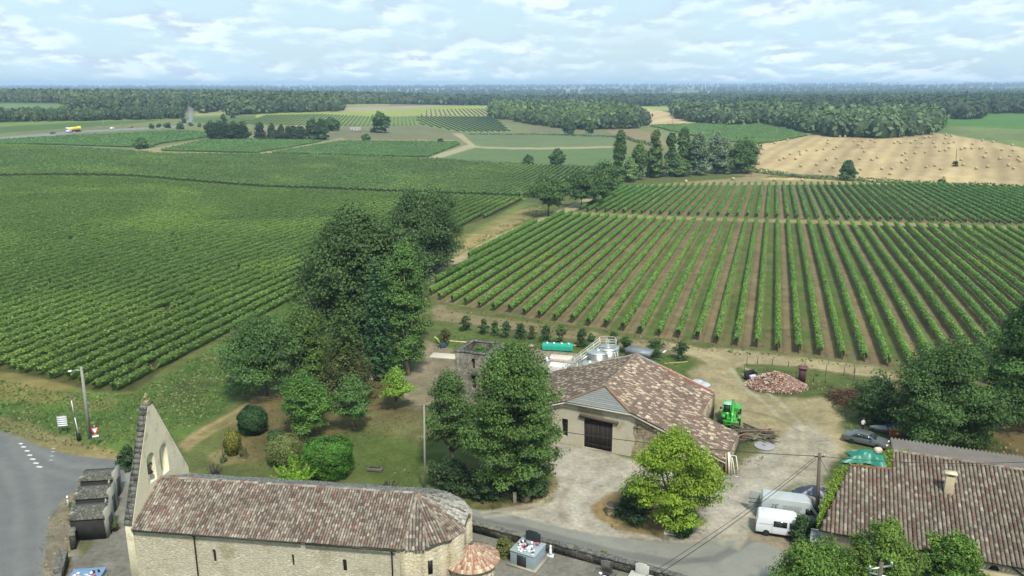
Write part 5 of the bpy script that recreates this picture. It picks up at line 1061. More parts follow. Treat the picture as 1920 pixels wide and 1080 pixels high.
bush('tower_shrub', 0, 0, 0, 0, 'green shrubs filling the open top of the ruined tower', (.05,.10,.032), P=(c_.x+.2, c_.y+.3, 5.5), hgt=1.5, wid=3.6, ls=.12, n=5000, seed=90)
# ---------------- long house on the right
HA = Vector((.93, -.366, 0)); HN = Vector((.366, .93, 0)); HO = Vector((26.8, 61.9, 0)); hth = math.atan2(-.366, .93)
def hp_(s, d, z): return HO+HA*s+HN*d+Vector((0,0,z))
def hz(d): return 3.5+.3*d
hs = thing('farmhouse', 'long low house with a red and grey tiled roof at lower right', 'house', tuple(hp_(10, 6, 0)))
v3 = lambda x, y, z: Vector((x, y, z))
nA = G(1594, 874, hz(8.3)); nB = G(1670, 883, hz(8.3)); nC = G(1675, 847, hz(11.2))
def sd(p): q = Vector(p)-HO; return q.dot(HA), q.dot(HN)
sA, dA = sd(nA); sB, dB = sd(nB); sC, dC = sd(nC); dR = 11.2
s_end = 24.5
F1 = [hp_(0, 0, hz(0)), hp_(s_end, 0, hz(0)), hp_(s_end+1.5, dR, hz(dR)), hp_(sC, dR, hz(dR)), hp_(sB, dB, hz(dB)), hp_(sA, dA, hz(dA))]
nr_ = roof_plane(F1, -HN-Vector((0,0,.3)), PAL_HOUSE, rs, .34, .44, lift=.03, patch=4)
ridge = ridge_tiles(hp_(sC, dR, hz(dR)+.1), hp_(s_end+1.5, dR, hz(dR)+.1), PAL_HOUSE, rs, .2)
rdt = ridge_tiles(hp_(sA, dA, hz(dA)+.08), hp_(sB, dB, hz(dB)+.08), [((150,100,88),1),((130,90,80),1)], rs, .16)
roof_part('roof', [nr_, ridge, rdt], hs)
hw = MB()
foot = [hp_(.35, .4, 0), hp_(s_end, .4, 0), hp_(s_end+1.3, dR+5, 0), hp_(sC+.4, dR+5, 0), hp_(sB+.3, dB, 0), hp_(sA+.4, dA-.3, 0)]
hw.prism([p[:2] for p in foot], 0, lambda x, y: min(hz((Vector((x, y, 0))-HO).dot(HN))-.12, 5.3 if (Vector((x, y, 0))-HO).dot(HN) > 12 else 99))
hw.build('wall', mat('house_render', C(206,192,164,.7), ns=.8, na=.15, fine=.1, fs=6), hs, world=True)
AN = [hp_(sC, dR, hz(dR)-.02), hp_(s_end+1.5, dR, hz(dR)-.02), hp_(s_end+1.5, dR+6.2, hz(dR)-1.3), hp_(sC+.2, dR+6.2, hz(dR)-1.3)]
a_, b_, c2_, d2_ = AN; cm = MB(); nC_ = 58                        # corrugated sheets
V = []; F = []
for j in range(2):
    for i in range(nC_*2+1):
        f = i/(nC_*2); p = (a_.lerp(b_, f) if j == 0 else d2_.lerp(c2_, f)); V.append(tuple(p+Vector((0,0,(.17 if i % 2 else -.06)+.06))))
n2 = nC_*2+1; F = [(i, i+1, n2+i+1, n2+i) for i in range(n2-1)]
cm.add(V, F, C(128,120,116)); cm.build('annex_roof', mat('fibre_cement', C(140,134,130), ns=.8, na=.2, fine=.15, fs=5), hs, world=True)
cb_ = Vector(G(1775, 943, hz(3.6))); s_c, d_c = sd(cb_); z_c = hz(d_c)
cb_ = Vector((*hp_(s_c, d_c, 0)[:2], z_c)); chm = MB(); chm.box(cb_+Vector((0,0,.72)), (.72, .55, 1.9), hth, col=C(206,194,164)); chm.build('chimney', mat('chimney_render', C(206,192,160,.75), ns=2, na=.12), hs, world=True, bevel=.02)
k_ = MB(); k_.box(cb_+Vector((0,0,1.98)), (1.0, .8, .1), hth); 
for e in (-.28, .28): k_.box(cb_+HA*e+Vector((0,0,1.8)), (.14, .5, .28), hth)
k_.build('chimney_cap', mat('cap_stone', C(214,204,176,.75), ns=2, na=.1), hs, world=True)
gt = MB(); gt.tube([hp_(-.1, -.1, 3.42), hp_(s_end, -.1, 3.38)], .075, 8); gt.build('gutter', _M['zinc_dark'], hs, world=True)
for s_ in (10.1, 14.6):
    tb = MB(); tb.bar(hp_(s_, .33, 3.1), hp_(s_+1.9, .33, 1.9), .1, .08); tb.bar(hp_(s_+1.9, .33, 3.1), hp_(s_, .33, 1.9), .1, .08); tb.build('timber_brace', mat('dark_timber', C(80,70,62), ns=3, na=.3), hs, world=True)
tb = MB(); tb.bar(hp_(12.3, .33, 3.2), hp_(12.3, .33, 0), .1, .1); tb.build('timber_post', mat('dark_timber', C(80,70,62), ns=3, na=.3), hs, world=True)
wv = MB(); wv.plate(arch(.35, 0, .05, .7)[0:], [], .04, hp_(13.05, .36, 2.55), HA, (0,0,1)); wv.build('attic_vent', M_dark, hs, world=True)
wv = MB(); wv.box(hp_(13.3, .36, 1.2), (.95, .08, 1.3), hth); w_o = wv.build('window', M_glass, hs, world=True)
sh_ = MB(); sh_.box(hp_(12.65, .3, 1.2), (.5, .06, 1.4), hth); sh_.build('shutter', mat('grey_shutter', C(104,112,122), na=.1), hs, world=True)
wv = MB(); wv.lathe([(.13, 0), (.13, .45), (.2, .45), (.2, .52)], hp_(21.5, dR+3.4, hz(dR)-.75), 10); wv.build('flue', M_metal, hs, world=True)
wv = MB(); wv.lathe([(.1, 0), (.1, .6), (.17, .62), (.05, .75)], hp_(22.6, dR+1.6, hz(dR)-.4), 10); wv.build('flue', M_metal, hs, world=True)
iv = MB(); pts = []                                     # ivy along the left verge and the step of the roof
P_ = []; 
for (a, b, m) in ((hp_(-.15, 1.2, hz(1.2)), hp_(sA-.2, dA, hz(dA)), 5200), (hp_(sA, dA+.2, hz(dA)), hp_(sA+2.2, dA+.3, hz(dA)), 1800), (hp_(sB-.1, dB, hz(dB)), hp_(sC-.2, dR, hz(dR)), 1800), (hp_(sC, dR, hz(dR)), hp_(sC+1.4, dR+.4, hz(dR)), 500)):
    f = rs.rand(m); w0 = ((.3+.5*vn(f*8+3, f*0, 1))*np.clip(.25+1.3*f, 0, 1))[:, None]*(1.0 if m > 2000 else .6); base = np.array(a)+(np.array(b)-np.array(a))*f[:, None]; P_.append(base+np.array([-.45, .0, -.15])*w0+rs.normal(size=(m, 3))*w0*np.array([.42, .42, .3])-np.array([0, 0, 1])*(rs.rand(m)**2*2.2)[:, None]*(m > 2000))
P_ = np.concatenate(P_); o = link('ivy', crown_mesh('ivy', rs, (.15,.24,.035), (.22,.27,.04), P_, rs.normal(size=P_.shape)+np.array([-.3, 0, .6]), np.full(len(P_), .1)*rs.uniform(.6, 1.4, len(P_)), rs.uniform(.6, 1.3, len(P_)))); tag(o, 'yellow green creeper climbing the left end of the long tiled house', 'creeper')
# ---------------- far houses
def far_house(px, py, w_, d_, h, lab, wall, roofc, rz=0, grp=None):
    P = G(px, py); t_ = thing('distant_house', lab, 'house', P, rz); m = MB(); m.box((0, 0, h/2), (w_, d_, h), col=wall)
    m.add([(-w_/2, -d_/2, h), (-w_/2, d_/2, h), (-w_/2, 0, h+d_*.22), (w_/2, -d_/2, h), (w_/2, d_/2, h), (w_/2, 0, h+d_*.22)], [(0,1,2),(3,5,4)], wall); m.build('wall', M_attr, t_)
    r_ = MB(); o_ = .4; z = h-.1; r_.add([(-w_/2-o_, -d_/2-o_, z), (w_/2+o_, -d_/2-o_, z), (w_/2+o_, 0, h+d_*.24), (-w_/2-o_, 0, h+d_*.24), (-w_/2-o_, d_/2+o_, z), (w_/2+o_, d_/2+o_, z)], [(0,1,2,3),(3,2,5,4)], roofc); r_.build('roof', M_attr, t_)
    wn = MB()
    for k in range(3): wn.box((-w_*.3+k*w_*.3, -d_/2-.02, h*.55), (w_*.07, .05, h*.3))
    wn.build('window', M_dark, t_)
W1 = C(236,228,214,.9); RF = C(190,150,126)
far_house(985, 199, 12, 9, 4, 'pale house with a tiled roof just behind the middle wood', W1, RF)
far_house(1000, 198, 16, 9, 6, 'larger pale house right beside the other one behind the middle wood', W1, RF, .3)
far_house(925, 195, 10, 7, 4, 'small white house left of the middle wood', W1, C(210,200,190), .2)
far_house(667, 246, 9, 4, 2.4, 'tiny pale shed in the meadow left of the lone tall dark tree', C(206,204,198,.9), C(180,178,170), .1)
far_house(704, 248, 9, 5, 2.6, 'low dark open shed under the lone tall dark tree', C(90,86,80), C(120,112,104), .1)
# ------------------------------------------------------------------ vehicles
def extrude_body(prof, w_, tumble=None, col=(.8,.8,.8)):
    """side outline (x,z) closed, extruded across y; upper points lean in"""
    m = MB(); n = len(prof); zm = max(p[1] for p in prof); tz, tk = tumble or (zm, 0)
    def yy(z): return w_/2-max(0, z-tz)*tk
    V = [(x, -yy(z), z) for x, z in prof]+[(x, yy(z), z) for x, z in prof]
    m.add(V, [tuple(range(n)), tuple(range(n, 2*n))[::-1]]+[(i, n+i, n+(i+1) % n, (i+1) % n) for i in range(n)], col); return m, yy
def wheel(parent, x, y, r, wd, rim=(.45,.45,.47)):
    t = MB(); t.lathe([(r*.62, -wd/2), (r*.92, -wd/2), (r, -wd*.3), (r, wd*.3), (r*.92, wd/2), (r*.62, wd/2)], (0, 0, 0), 20, axis='Y'); o = t.build('wheel', M_rubber, parent, smooth=True); o.location = (x, y, r)
    k = MB(); s = 1 if y > 0 else -1
    k.lathe([(r*.6, wd*.42*s), (r*.55, wd*.48*s), (r*.12, wd*.40*s), (.01, wd*.42*s)], (0, 0, 0), 16, col=rim, axis='Y'); k.build('rim', M_attr, o)
    return o
def side_glass(parent, pts, yy, mirror=True, name='window'):
    for s in ((-1, 1) if mirror else (-1,)):
        m = MB(); m.add([(x, s*(yy(z)+.006), z) for x, z in pts]+[(x, s*(yy(z)-.02), z) for x, z in pts], [tuple(range(len(pts)))]+[(i, len(pts)+i, len(pts)+(i+1) % len(pts), (i+1) % len(pts)) for i in range(len(pts))]); m.build(name, M_glass, parent)
def lampm(parent, name, c, d, col, em=False):
    m = MB(); m.box(c, d, col=col); m.build(name, M_gloss, parent)
def sedan(loc, rz, label, col):
    t = thing('parked_car', label, 'car', loc, rz)
    prof = [(-2.38,.3),(-2.42,.55),(-2.36,.92),(-1.75,1.0),(-1.0,1.40),(-.35,1.46),(.3,1.42),(1.15,.98),(2.15,.82),(2.4,.6),(2.42,.3)]
    m, yy = extrude_body(prof, 1.82, (.95, .42), col); m.build('body', M_gloss, t, bevel=.05, smooth=False)
    side_glass(t, [(-1.42,1.02),(-.95,1.34),(-.42,1.39),(-.4,1.0)], yy); side_glass(t, [(-.32,1.0),(-.34,1.39),(.25,1.35),(.92,1.0)], yy)
    for nm, a in (('windscreen', [(.36,1.40),(1.12,1.005)]), ('rear_window', [(-1.03,1.395),(-1.7,1.02)])):
        (x0, z0), (x1, z1) = a; m = MB(); k = .012; s = 1 if x1 > x0 else -1
        m.add([(x0+.02*s, -yy(z0)+.1, z0+k), (x0+.02*s, yy(z0)-.1, z0+k), (x1, yy(z1)-.1, z1+k), (x1, -yy(z1)+.1, z1+k)], [(0,1,2,3)]); m.build(nm, M_glass, t)
    for x in (-1.42, 1.38):
        for y in (-.83, .83): wheel(t, x, y, .33, .22)
    for y in (-.66, .66): lampm(t, 'headlight', (2.34, y, .66), (.14, .36, .13), (.75,.78,.8)); lampm(t, 'tail_light', (-2.38, y, .78), (.06, .34, .16), (.3,.02,.02))
    for y in (-1, 1): lampm(t, 'wing_mirror', (.72, y*.98, 1.0), (.12, .2, .13), col)
    m = MB(); m.box((0, 0, .28), (4.5, 1.7, .16)); m.build('underbody', M_rubber, t); lampm(t, 'number_plate', (2.43, 0, .45), (.02, .5, .11), (.7,.7,.7)); return t
def van(loc, rz, label, L, W, H, col, big):
    t = thing('parked_van', label, 'van', loc, rz); h = L/2
    if not big: prof = [(-h,.35),(-h-.02,.9),(-h+.1,H-.12),(-h+.25,H),(h-1.65,H),(h-1.35,H-.08),(h-.75,1.18),(h-.15,1.0),(h,.7),(h,.35)]
    else: prof = [(-h,.4),(-h,1.2),(-h+.06,H-.08),(-h+.2,H),(h-1.75,H),(h-1.45,H-.14),(h-.8,1.35),(h-.2,1.12),(h,.8),(h,.4)]
    m, yy = extrude_body(prof, W, (1.1, .1), col); m.build('body', M_gloss, t, bevel=.06)
    zb = 1.1 if not big else 1.3; zt = H-.32 if not big else H-.62
    if not big: side_glass(t, [(h-3.35,zb),(h-3.35,zt),(h-2.15,zt),(h-2.15,zb)], yy)
    side_glass(t, [(h-1.95,zb),(h-1.95,zt),(h-1.42,zt),(h-.98,zb)], yy)
    m = MB(); (x0, z0), (x1, z1) = (h-1.33, H-.12 if not big else H-.2), (h-.77, 1.2 if not big else 1.38)
    m.add([(x0+.02, -yy(z0)+.1, z0), (x0+.02, yy(z0)-.1, z0), (x1+.02, yy(z1)-.08, z1), (x1+.02, -yy(z1)+.08, z1)], [(0,1,2,3)]); m.build('windscreen', M_glass, t)
    r = .33 if not big else .36
    for x in (-h+.95, h-.85):
        for y in (-W/2+.1, W/2-.1): wheel(t, x, y, r, .24, (.5,.5,.52))
    for y in (-W/2+.16, W/2-.16): lampm(t, 'headlight', (h-.04, y, .82), (.12, .3, .2), (.75,.78,.8)); lampm(t, 'tail_light', (-h-.015, y, 1.05), (.05, .14, .42), (.35,.03,.02))
    for y in (-1, 1): lampm(t, 'wing_mirror', (h-1.1, y*(W/2+.12), zb+.08), (.14, .22, .24), (.03,.03,.03))
    m = MB(); m.box((0, 0, .33), (L-.05, W-.04, .2)); m.build('bumper', M_rubber, t)
    m = MB()
    if not big:
        for x in (h-2.05, h-3.45): m.box((x, -W/2-.004, 1.0), (.015, .012, 1.0))
        m.box((-h+.9, -W/2-.004, 1.28), (1.3, .012, .02)); m.build('door_seam', mat('seam', (.35,.35,.35), na=0), t)
        rr = MB(); rr.box((-.5, 0, H+.03), (L-2.1, W-.32, .06), col=(.6,.64,.67)); rr.build('roof_panel', M_gloss, t, bevel=.02)
    else:
        y = -W/2-.004; mk = MB(); rr_ = np.random.RandomState(5)              # emblem and lines of lettering on the side
        x0 = -h+.95; mk.bar((x0, y, 1.95), (x0+.28, y, 1.95), .02); mk.bar((x0+.14, y, 1.95), (x0+.12, y, 1.55), .03); mk.bar((x0+.35, y, 1.95), (x0+.35, y, 1.45), .03); mk.bar((x0+.35, y, 1.95), (x0+.62, y, 2.02), .03); mk.bar((x0+.35, y, 1.72), (x0+.55, y, 1.74), .03); mk.bar((x0-.1, y, 1.6), (x0+.12, y, 1.5), .03); mk.bar((x0, y, 1.35), (x0+.5, y, 1.33), .03)
        for k, z in enumerate((1.98, 1.84, 1.70, 1.52, 1.38)):
            x = -h+2.0
            while x < -h+3.75-.15*(k % 2):
                l = rr_.uniform(.06, .2); mk.box((x+l/2, y, z), (l*.7, .008, .035 if k < 3 else .045)); x += l+.05
        mk.build('side_lettering', mat('dark_print', (.09,.1,.1), na=0), t)
        for k in range(3): m.box((-h-.62, W/2-.35+.02*k, 1.0+.4*k), (1.0, .012, .05))
        m.build('door_rib', M_rubber, t)
        dd_ = MB(); dd_.box((-h-.55, W/2-.3, 1.35), (1.0, .06, 1.75), col=tuple(c*.8 for c in col)); dd_.build('open_rear_door', M_gloss, t, bevel=.02)
    return t
P = G(1415, 1002); P2 = G(1488, 1013); rzv = math.atan2(P2[1]-P[1], P2[0]-P[0])
dv = Vector((math.cos(rzv), math.sin(rzv), 0)); nv = Vector((-dv.y, dv.x, 0))
c1 = Vector(P)+dv*2.5+nv*.95
van(c1, rzv, 'smaller white van with dark side windows, nose in the dark green bush', 4.9, 1.9, 1.97, (.62,.64,.65), False)
rz2 = rzv+R(1); c2 = c1+nv*2.75+dv*.95
van(c2, rz2, 'taller pale grey van with lettering and an open rear door, behind the smaller white van', 6.0, 2.0, 2.5, (.36,.385,.37), True)
Pa, Pb = G(1597, 832), G(1644, 842.6); rzc = math.atan2(Pb[1]-Pa[1], Pb[0]-Pa[0]); mid = (Vector(Pa)+Vector(Pb))/2+Vector((-math.sin(rzc), math.cos(rzc), 0))*.9
sedan(mid, rzc, 'metallic grey saloon car parked between the standing person and the green tarpaulin', (.085,.093,.095))
# telehandler
def telehandler(loc, rz):
    g = (.035,.29,.024); t = thing('telehandler', 'bright green telehandler parked behind the corner of the barn', 'telehandler', loc, rz)
    m = MB(); m.box((0, 0, .85), (4.2, 1.1, .55), col=g); m.box((-1.7, .35, 1.15), (1.2, 1.5, .5), col=g); m.box((-1.2, .62, 1.35), (1.7, .7, .55), col=g); m.box((1.95, 0, .62), (.35, 1.9, .4), col=g); m.build('chassis', M_gloss, t, bevel=.05)
    for x in (-1.45, 1.45):
        for y in (-.95, .95):
            wheel(t, x, y, .6, .42, (.7,.72,.7))
            f = MB(); f.box((x, y, 1.3), (1.1, .46, .06), col=g); f.box((x+.52, y, 1.18), (.06, .46, .26), col=g); f.build('mudguard', M_gloss, t)
    c = MB(); 
    for x in (-.55, .85):
        for y in (-1.05, -.15): c.bar((x, y, 1.1), (x-(.12 if x > 0 else -.05), y, 2.35), .08, col=g)
    c.box((.15, -.6, 2.4), (1.45, 1.0, .1), col=(.22,.5,.24)); c.box((.15, -.6, 1.1), (1.5, .95, .5), col=g); c.build('cab_frame', M_gloss, t)
    gl = MB(); gl.box((.13, -.6, 1.83), (1.28, .84, .98)); gl.build('cab_glass', M_glass, t)
    b = MB(); b.bar((-2.0, .1, 1.85), (1.9, .1, 1.35), .36, .42, col=g); b.bar((1.7, .1, 1.4), (2.7, .1, .55), .26, .32, col=g); b.bar((-2.1, .1, 1.9), (-1.7, .1, 1.0), .3, .3, col=g); b.build('boom', M_gloss, t)
    k = MB(); k.box((2.75, 0, .55), (.12, 1.9, .12), col=g); k.box((2.75, 0, .95), (.12, 1.5, .1), col=g)
    for y in (-.6, .0, .6): k.box((2.75, y, .65), (.1, .1, .8), col=g)
    k.build('fork_carriage', M_gloss, t)
    for y in (-.45, .45): k = MB(); k.box((3.3, y, .22), (1.15, .12, .05)); k.build('fork', M_rubber, t)
    for y in (-1.15, .9): k = MB(); k.box((1.0, y*1.15, 1.95), (.06, .22, .32)); k.build('wing_mirror', M_rubber, t)
Pt = G(1384, 797); telehandler(Vector((Pt[0]-.5, Pt[1]+1.4, 0)), R(-107))
# far traffic
def far_vehicle(kind, px, py, rz, label, cat, truck=False, col=(.7,.7,.7)):
    P = G(px, py); t = thing(kind, label, cat, (P[0], P[1], P[2]+.05), rz)
    if truck:
        m = MB(); m.lathe([(.2, -6), (1.15, -5.9), (1.25, -5.6), (1.25, 4.6), (1.15, 4.9), (.2, 5)], (2.2, 0, 2.35), 16, col=(.85,.55,.02), axis='X'); m.box((6.3, 0, 2.4), (1.4, 2.45, 2.9), col=(.9,.62,.04)); m.build('tank', M_gloss, t)
        m = MB(); m.box((-6.4, 0, 2.05), (2.2, 2.45, 2.9), col=(.8,.8,.8)); m.box((-4.9, 0, 1.1), (1.6, 2.2, .7), col=(.6,.6,.6)); m.build('cab', M_gloss, t, bevel=.15); m = MB(); m.box((-7.52, 0, 2.5), (.06, 2.1, .9)); m.build('windscreen', M_glass, t)
        m = MB(); m.box((1.5, 0, .95), (11, 2.2, .3)); m.build('chassis', M_rubber, t)
        for x in (-6.6, -3.6, 3.4, 4.7, 6.0):
            for y in (-1.05, 1.05): wheel(t, x, y, .5, .35)
    else:
        prof = [(-2.1,.3),(-2.1,.9),(-1.4,1.0),(-.9,1.42),(.4,1.42),(1.1,.95),(2.0,.8),(2.1,.3)]; m, yy = extrude_body(prof, 1.75, (.95,.4), col); m.build('body', M_gloss, t, bevel=.05); side_glass(t, [(-1.2,1.0),(-.85,1.34),(.35,1.34),(.85,1.0)], yy)
        for x in (-1.3, 1.3):
            for y in (-.8, .8): wheel(t, x, y, .32, .2)
rr1, rr2 = G(60, 255), G(200, 243); rzr = math.atan2(rr2[1]-rr1[1], rr2[0]-rr1[0])
far_vehicle('tanker_truck', 139, 247.5, rzr, 'yellow tanker truck with a white cab on the far road at upper left', 'truck', True)
far_vehicle('distant_car', 99, 251, rzr, 'small dark car just ahead of the yellow tanker truck', 'car', col=(.03,.05,.06))
far_vehicle('distant_car', 211, 242, rzr, 'small white car on the far road behind the yellow tanker truck', 'car', col=(.75,.75,.75))
far_vehicle('distant_car', 246, 239.5, rzr, 'small reddish car farthest right on the far road', 'car', col=(.25,.12,.07))
# ------------------------------------------------------------------ straw bales
BL = [(50,516),(145,493),(237,580),(243,601),(165,599),(121,631),(88,642),(207,635),(246,690),(290,571),(366,570),(417,562),(447,515),(450,493),(438,641),(364,679),(390,728),(488,700),(512,632),(512,545),(494,562),(538,468),(577,468),(643,502),(709,501),(676,527),(707,553),(722,580),(770,492),(803,509),(789,468),(857,470),(622,646),(688,636),(778,642),(820,625),(694,715),(853,711),(929,708),(915,750),(1041,709),(1004,662),(1038,642),(1008,607),(1030,591),(1102,590),(1179,587),(1116,546),(1155,518),(1071,513),(947,516),(975,504),(993,517),(1108,495),(1174,475),(1211,471),(1190,441),(1240,515),(1256,544),(1286,576),(1329,571),(1358,552),(1321,518),(1356,516),(1394,509),(1329,481),(1334,454),(1374,461),(1533,524),(1527,556),(1590,557),(1604,551),(1448,562),(1478,555),(1447,642),(1463,681),(1252,687),(1185,697),(1293,712),(1320,776),(1637,588),(1620,622),(1753,568),(1838,572),(1736,634),(1813,614),(1881,617),(1872,640),(1888,652),(1803,684),(1840,708),(1647,695),(1561,708),(1606,495),(1686,508),(1832,532)]
bt = thing('straw_bale', 'round bale of pale straw lying in the mown straw field', 'straw bale', (0, 0, 0), 0, 'round bales scattered over the straw field')
m = MB(); m.lathe([(.1, -.62), (.72, -.62), (.78, -.55), (.8, 0), (.78, .55), (.72, .62), (.1, .62)], (0, 0, .78), 18, col=C(196,180,142,.7), axis='X'); m.build('straw_roll', mat('straw', attr=True, ns=6, na=.25, bump=.03, bs=25), bt, smooth=False)
m = MB(); 
for s in (-1, 1): m.lathe([(.02, .63*s), (.7, .63*s), (.7, .625*s)], (0, 0, .78), 18, col=C(190,170,128,.75), axis='X')
m.build('straw_end', _M['straw'], bt)
rb_ = random.Random(4); first = True
for x, y in BL+[(-400+180*0, 0)]*0:
    P = G(1440+x/4, 140+y/4+.8); rz = R(25)+rb_.uniform(-.5, .5)
    if first: bt.location = P; bt.rotation_euler[2] = rz; bt.scale = (.95,)*3; first = False
    else: dup(bt, P, rz, .95)
for x, y, lab in ((1286,343,'leftmost straw bale on the track above the right vineyard'),(1374,338,'pale straw bale below the broad tree at the end of the poplar row'),(1452,340,'straw bale on the bare strip at the top edge of the vine rows'),(1504,340,'second straw bale on the bare strip at the top edge of the vine rows')):
    dup(bt, G(x, y), rb_.uniform(0, 3), 1.0, label=lab)
# ------------------------------------------------------------------ poles and wires
M_conc = mat('concrete_pole', C(168,168,162), ns=3, na=.15, rough=.85); M_pw = mat('pole_wood', C(116,108,98), ns=5, na=.3, stretch=(1,1,.3)); M_wire = mat('cable', (.02,.02,.02), na=0, rough=.6)
def pole(kind, px, py, tpy, r0, r1, label, m, tpx=None, square=False, cat='pole'):
    P = G(px, py); h = ztop(P, tpy)-P[2]; t = thing(kind, label, cat, P); lx = 0
    if tpx is not None: lx = (tpx-960)/FPX*depth((P[0], P[1], P[2]+h))-P[0]
    b = MB(); b.tube([(0, 0, -.2), (lx, 0, h)], [r0, r1], 4 if square else 10); b.build('shaft', m, t); return t, P, h, lx
t, PA, hA, lA = pole('utility_pole', 1531, 985, 850, .21, .15, 'thick weathered wooden utility pole standing behind the white sign', M_pw, 1537)
m = MB(); m.bar((lA*.95-.45, 0, hA-.35), (lA*.95+.45, 0, hA-.35), .09); m.build('bracket', M_rubber, t)
for s in (-.42, .42): m = MB(); m.lathe([(.05, 0), (.09, .05), (.06, .16), (.02, .2)], (lA*.95+s, 0, hA-.3), 8); m.build('insulator', M_metal, t, smooth=True)
t, PB, hB, lB = pole('utility_pole', 797, 922, 760, .13, .08, 'slim grey metal pole between the church roof and the slender forked tree', M_conc, 795)
m = MB(); m.bar((lB-.3, 0, hB-.05), (lB+.3, 0, hB-.05), .05); m.build('bracket', M_rubber, t)
t, PC, hC, lC = pole('lamp_pole', 169, 822, 688, .26, .17, 'tall grey concrete pole carrying a street lamp beside the left junction', M_conc, 152, True)
m = MB(); m.tube([(lC, 0, hC-.5), (lC-.5, -.1, hC-.35), (lC-1.1, -.2, hC-.42)], .035, 6); m.build('lamp_arm', M_metal, t)
m = MB(); m.lathe([(.02, .12), (.2, .06), (.24, 0), (.1, -.06)], (lC-1.25, -.2, hC-.45), 12, col=(.7,.72,.72)); m.build('lamp_head', M_attr, t, smooth=True)
t, PD, hD, lD = pole('telephone_pole', 148, 827, 737, .13, .09, 'thin dark wooden pole with white conduit, left of the lamp pole', M_pw, 131)
m = MB(); m.tube([(.12, -.1, .9), (lD*.6+.12, -.1, hD*.5)], .05, 6, col=(.7,.7,.7)); m.tube([(lD*.65+.1, -.1, hD*.58), (lD+.1, -.1, hD*.85)], .05, 6, col=(.7,.7,.7)); m.build('conduit', M_attr, t)
m = MB(); m.box((.05, -.05, .6), (.36, .3, .9)); m.build('junction_box', M_rubber, t)
# pole inside the foreground treetops
t = thing('utility_pole', 'pole head with insulators poking out between the foreground treetops', 'pole', (*G(1652, 1062, 9.0)[:2], 0)); m = MB(); m.tube([(0, 0, -.1), (0, 0, 9.3)], [.18, .14], 10); m.build('shaft', M_pw, t)
m = MB(); m.bar((-.9, -.2, 8.9), (.9, .25, 8.9), .1); m.bar((-.6, .3, 8.3), (.7, -.3, 8.3), .1); m.build('crossarm', M_metal, t)
for x, y in ((-.85,-.2),(.85,.25),(0,.02)): m = MB(); m.lathe([(.06, 0), (.12, .06), (.08, .2), (.02, .26)], (x, y, 8.95), 8); m.build('insulator', M_metal, t, smooth=True)
def wire(a, b, sag, label, r=.028, n=26):
    a, b = Vector(a), Vector(b); m = MB(); pts = []
    for i in range(n+1): f = i/n; p = a.lerp(b, f); p.z -= sag*4*f*(1-f); pts.append(p-a)
    m.tube(pts, r, 5); single('power_line', m, M_wire, label, 'cable', tuple(a))
tA = Vector((PA[0]+lA, PA[1], PA[2]+hA-.3)); tB = Vector((PB[0]+lB, PB[1], PB[2]+hB-.1)); tC = Vector((PC[0]+lC, PC[1], PC[2]+hC-.2))
wire(tB, tA, .9, 'black cable strung across the barn front between the grey pole and the wooden pole', .035)
wire(tC, tB, 1.1, 'thin black cable from the lamp pole over the garden to the grey pole', .022)
e = Vector(G(1170, 1105, 7.6)); wire(tA-Vector((.3,0,0)), e, .5, 'upper cable of the thick pair running down to the lower left from the wooden pole', .02); wire(tA-Vector((.3,0,.3)), e+Vector((.35,-.2,-.1)), .5, 'lower cable of the thick pair running down to the lower left from the wooden pole', .026)
wire(tA, Vector((52, 66, 8.2)), .6, 'black cable crossing above the long tiled house roof', .028)
wire(tA, Vector((*G(1652, 1062, 9.0)[:2], 8.95)), .2, 'short cable from the wooden pole into the foreground treetops', .02)
for x, y, ty, lab in ((1261,235,214,'thin pole at the edge of the far straw field near the right wood'),(1455,264,237,'thin pole standing by the vineyard below the right wood'),(195,240,224,'thin pole by the far road left of the junction'),(229,238,231,'short thin pole by the far road'),(336,241,228,'thin pole at the far road junction'),(299,235,222,'thin pole right of the white car on the far road')):
    pole('distant_pole', x, y, ty, .16, .12, lab, M_conc)
t, *_ = pole('distant_pole', 1792, 309, 279, .2, .14, 'slightly leaning pole with a bush at its foot in the straw field', M_pw, 1794)
bush('field_bush', 1791, 312, 302, 11, 'small bush round the foot of the pole in the straw field', (.045,.08,.034), ls=.35, n=500, seed=200)
bush('field_bush', 1765, 346, 335, 18, 'low bush at the lower edge of the straw field, right of the lone tree', (.06,.1,.04), ls=.35, n=500, seed=201)
# ------------------------------------------------------------------ signs, bollard
P = G(182, 838); t = thing('yield_sign', 'red bordered white triangular give way sign with a small plate below, near the lamp pole', 'road sign', P, R(25))
m = MB(); m.tube([(0, 0, 0), (0, 0, 2.7)], .035, 8); m.build('post', M_metal, t)
tri = lambda s, zc: [(-.5*s, zc+.29*s), (.5*s, zc+.29*s), (0, zc-.58*s)]
def panel(pts, y, th_, col, name, par, mm=None):
    m = MB(); n = len(pts); m.add([(x, y, z) for x, z in pts]+[(x, y+th_, z) for x, z in pts], [tuple(range(n)), tuple(range(n, 2*n))[::-1]]+[(i, (i+1) % n, n+(i+1) % n, n+i) for i in range(n)], col); return m.build(name, mm or M_attr, par)
panel(tri(1.15, 2.25), -.06, .02, (.55,.03,.03), 'red_border', t); panel(tri(.72, 2.25), -.068, .006, (.8,.8,.8), 'white_triangle', t); panel([(-.35,1.3),(.35,1.3),(.35,1.6),(-.35,1.6)], -.06, .02, (.7,.7,.72), 'plate', t)
P = G(120, 812); t = thing('direction_sign', 'small board of stacked pale direction strips in the grass left of the poles', 'sign', P, R(15))
for k in range(5): panel([(-.55,.95+.27*k),(.5,.95+.27*k),(.55,1.07+.27*k),(.5,1.19+.27*k),(-.55,1.19+.27*k)], -.03, .03, (.62,.64,.64), 'strip', t)
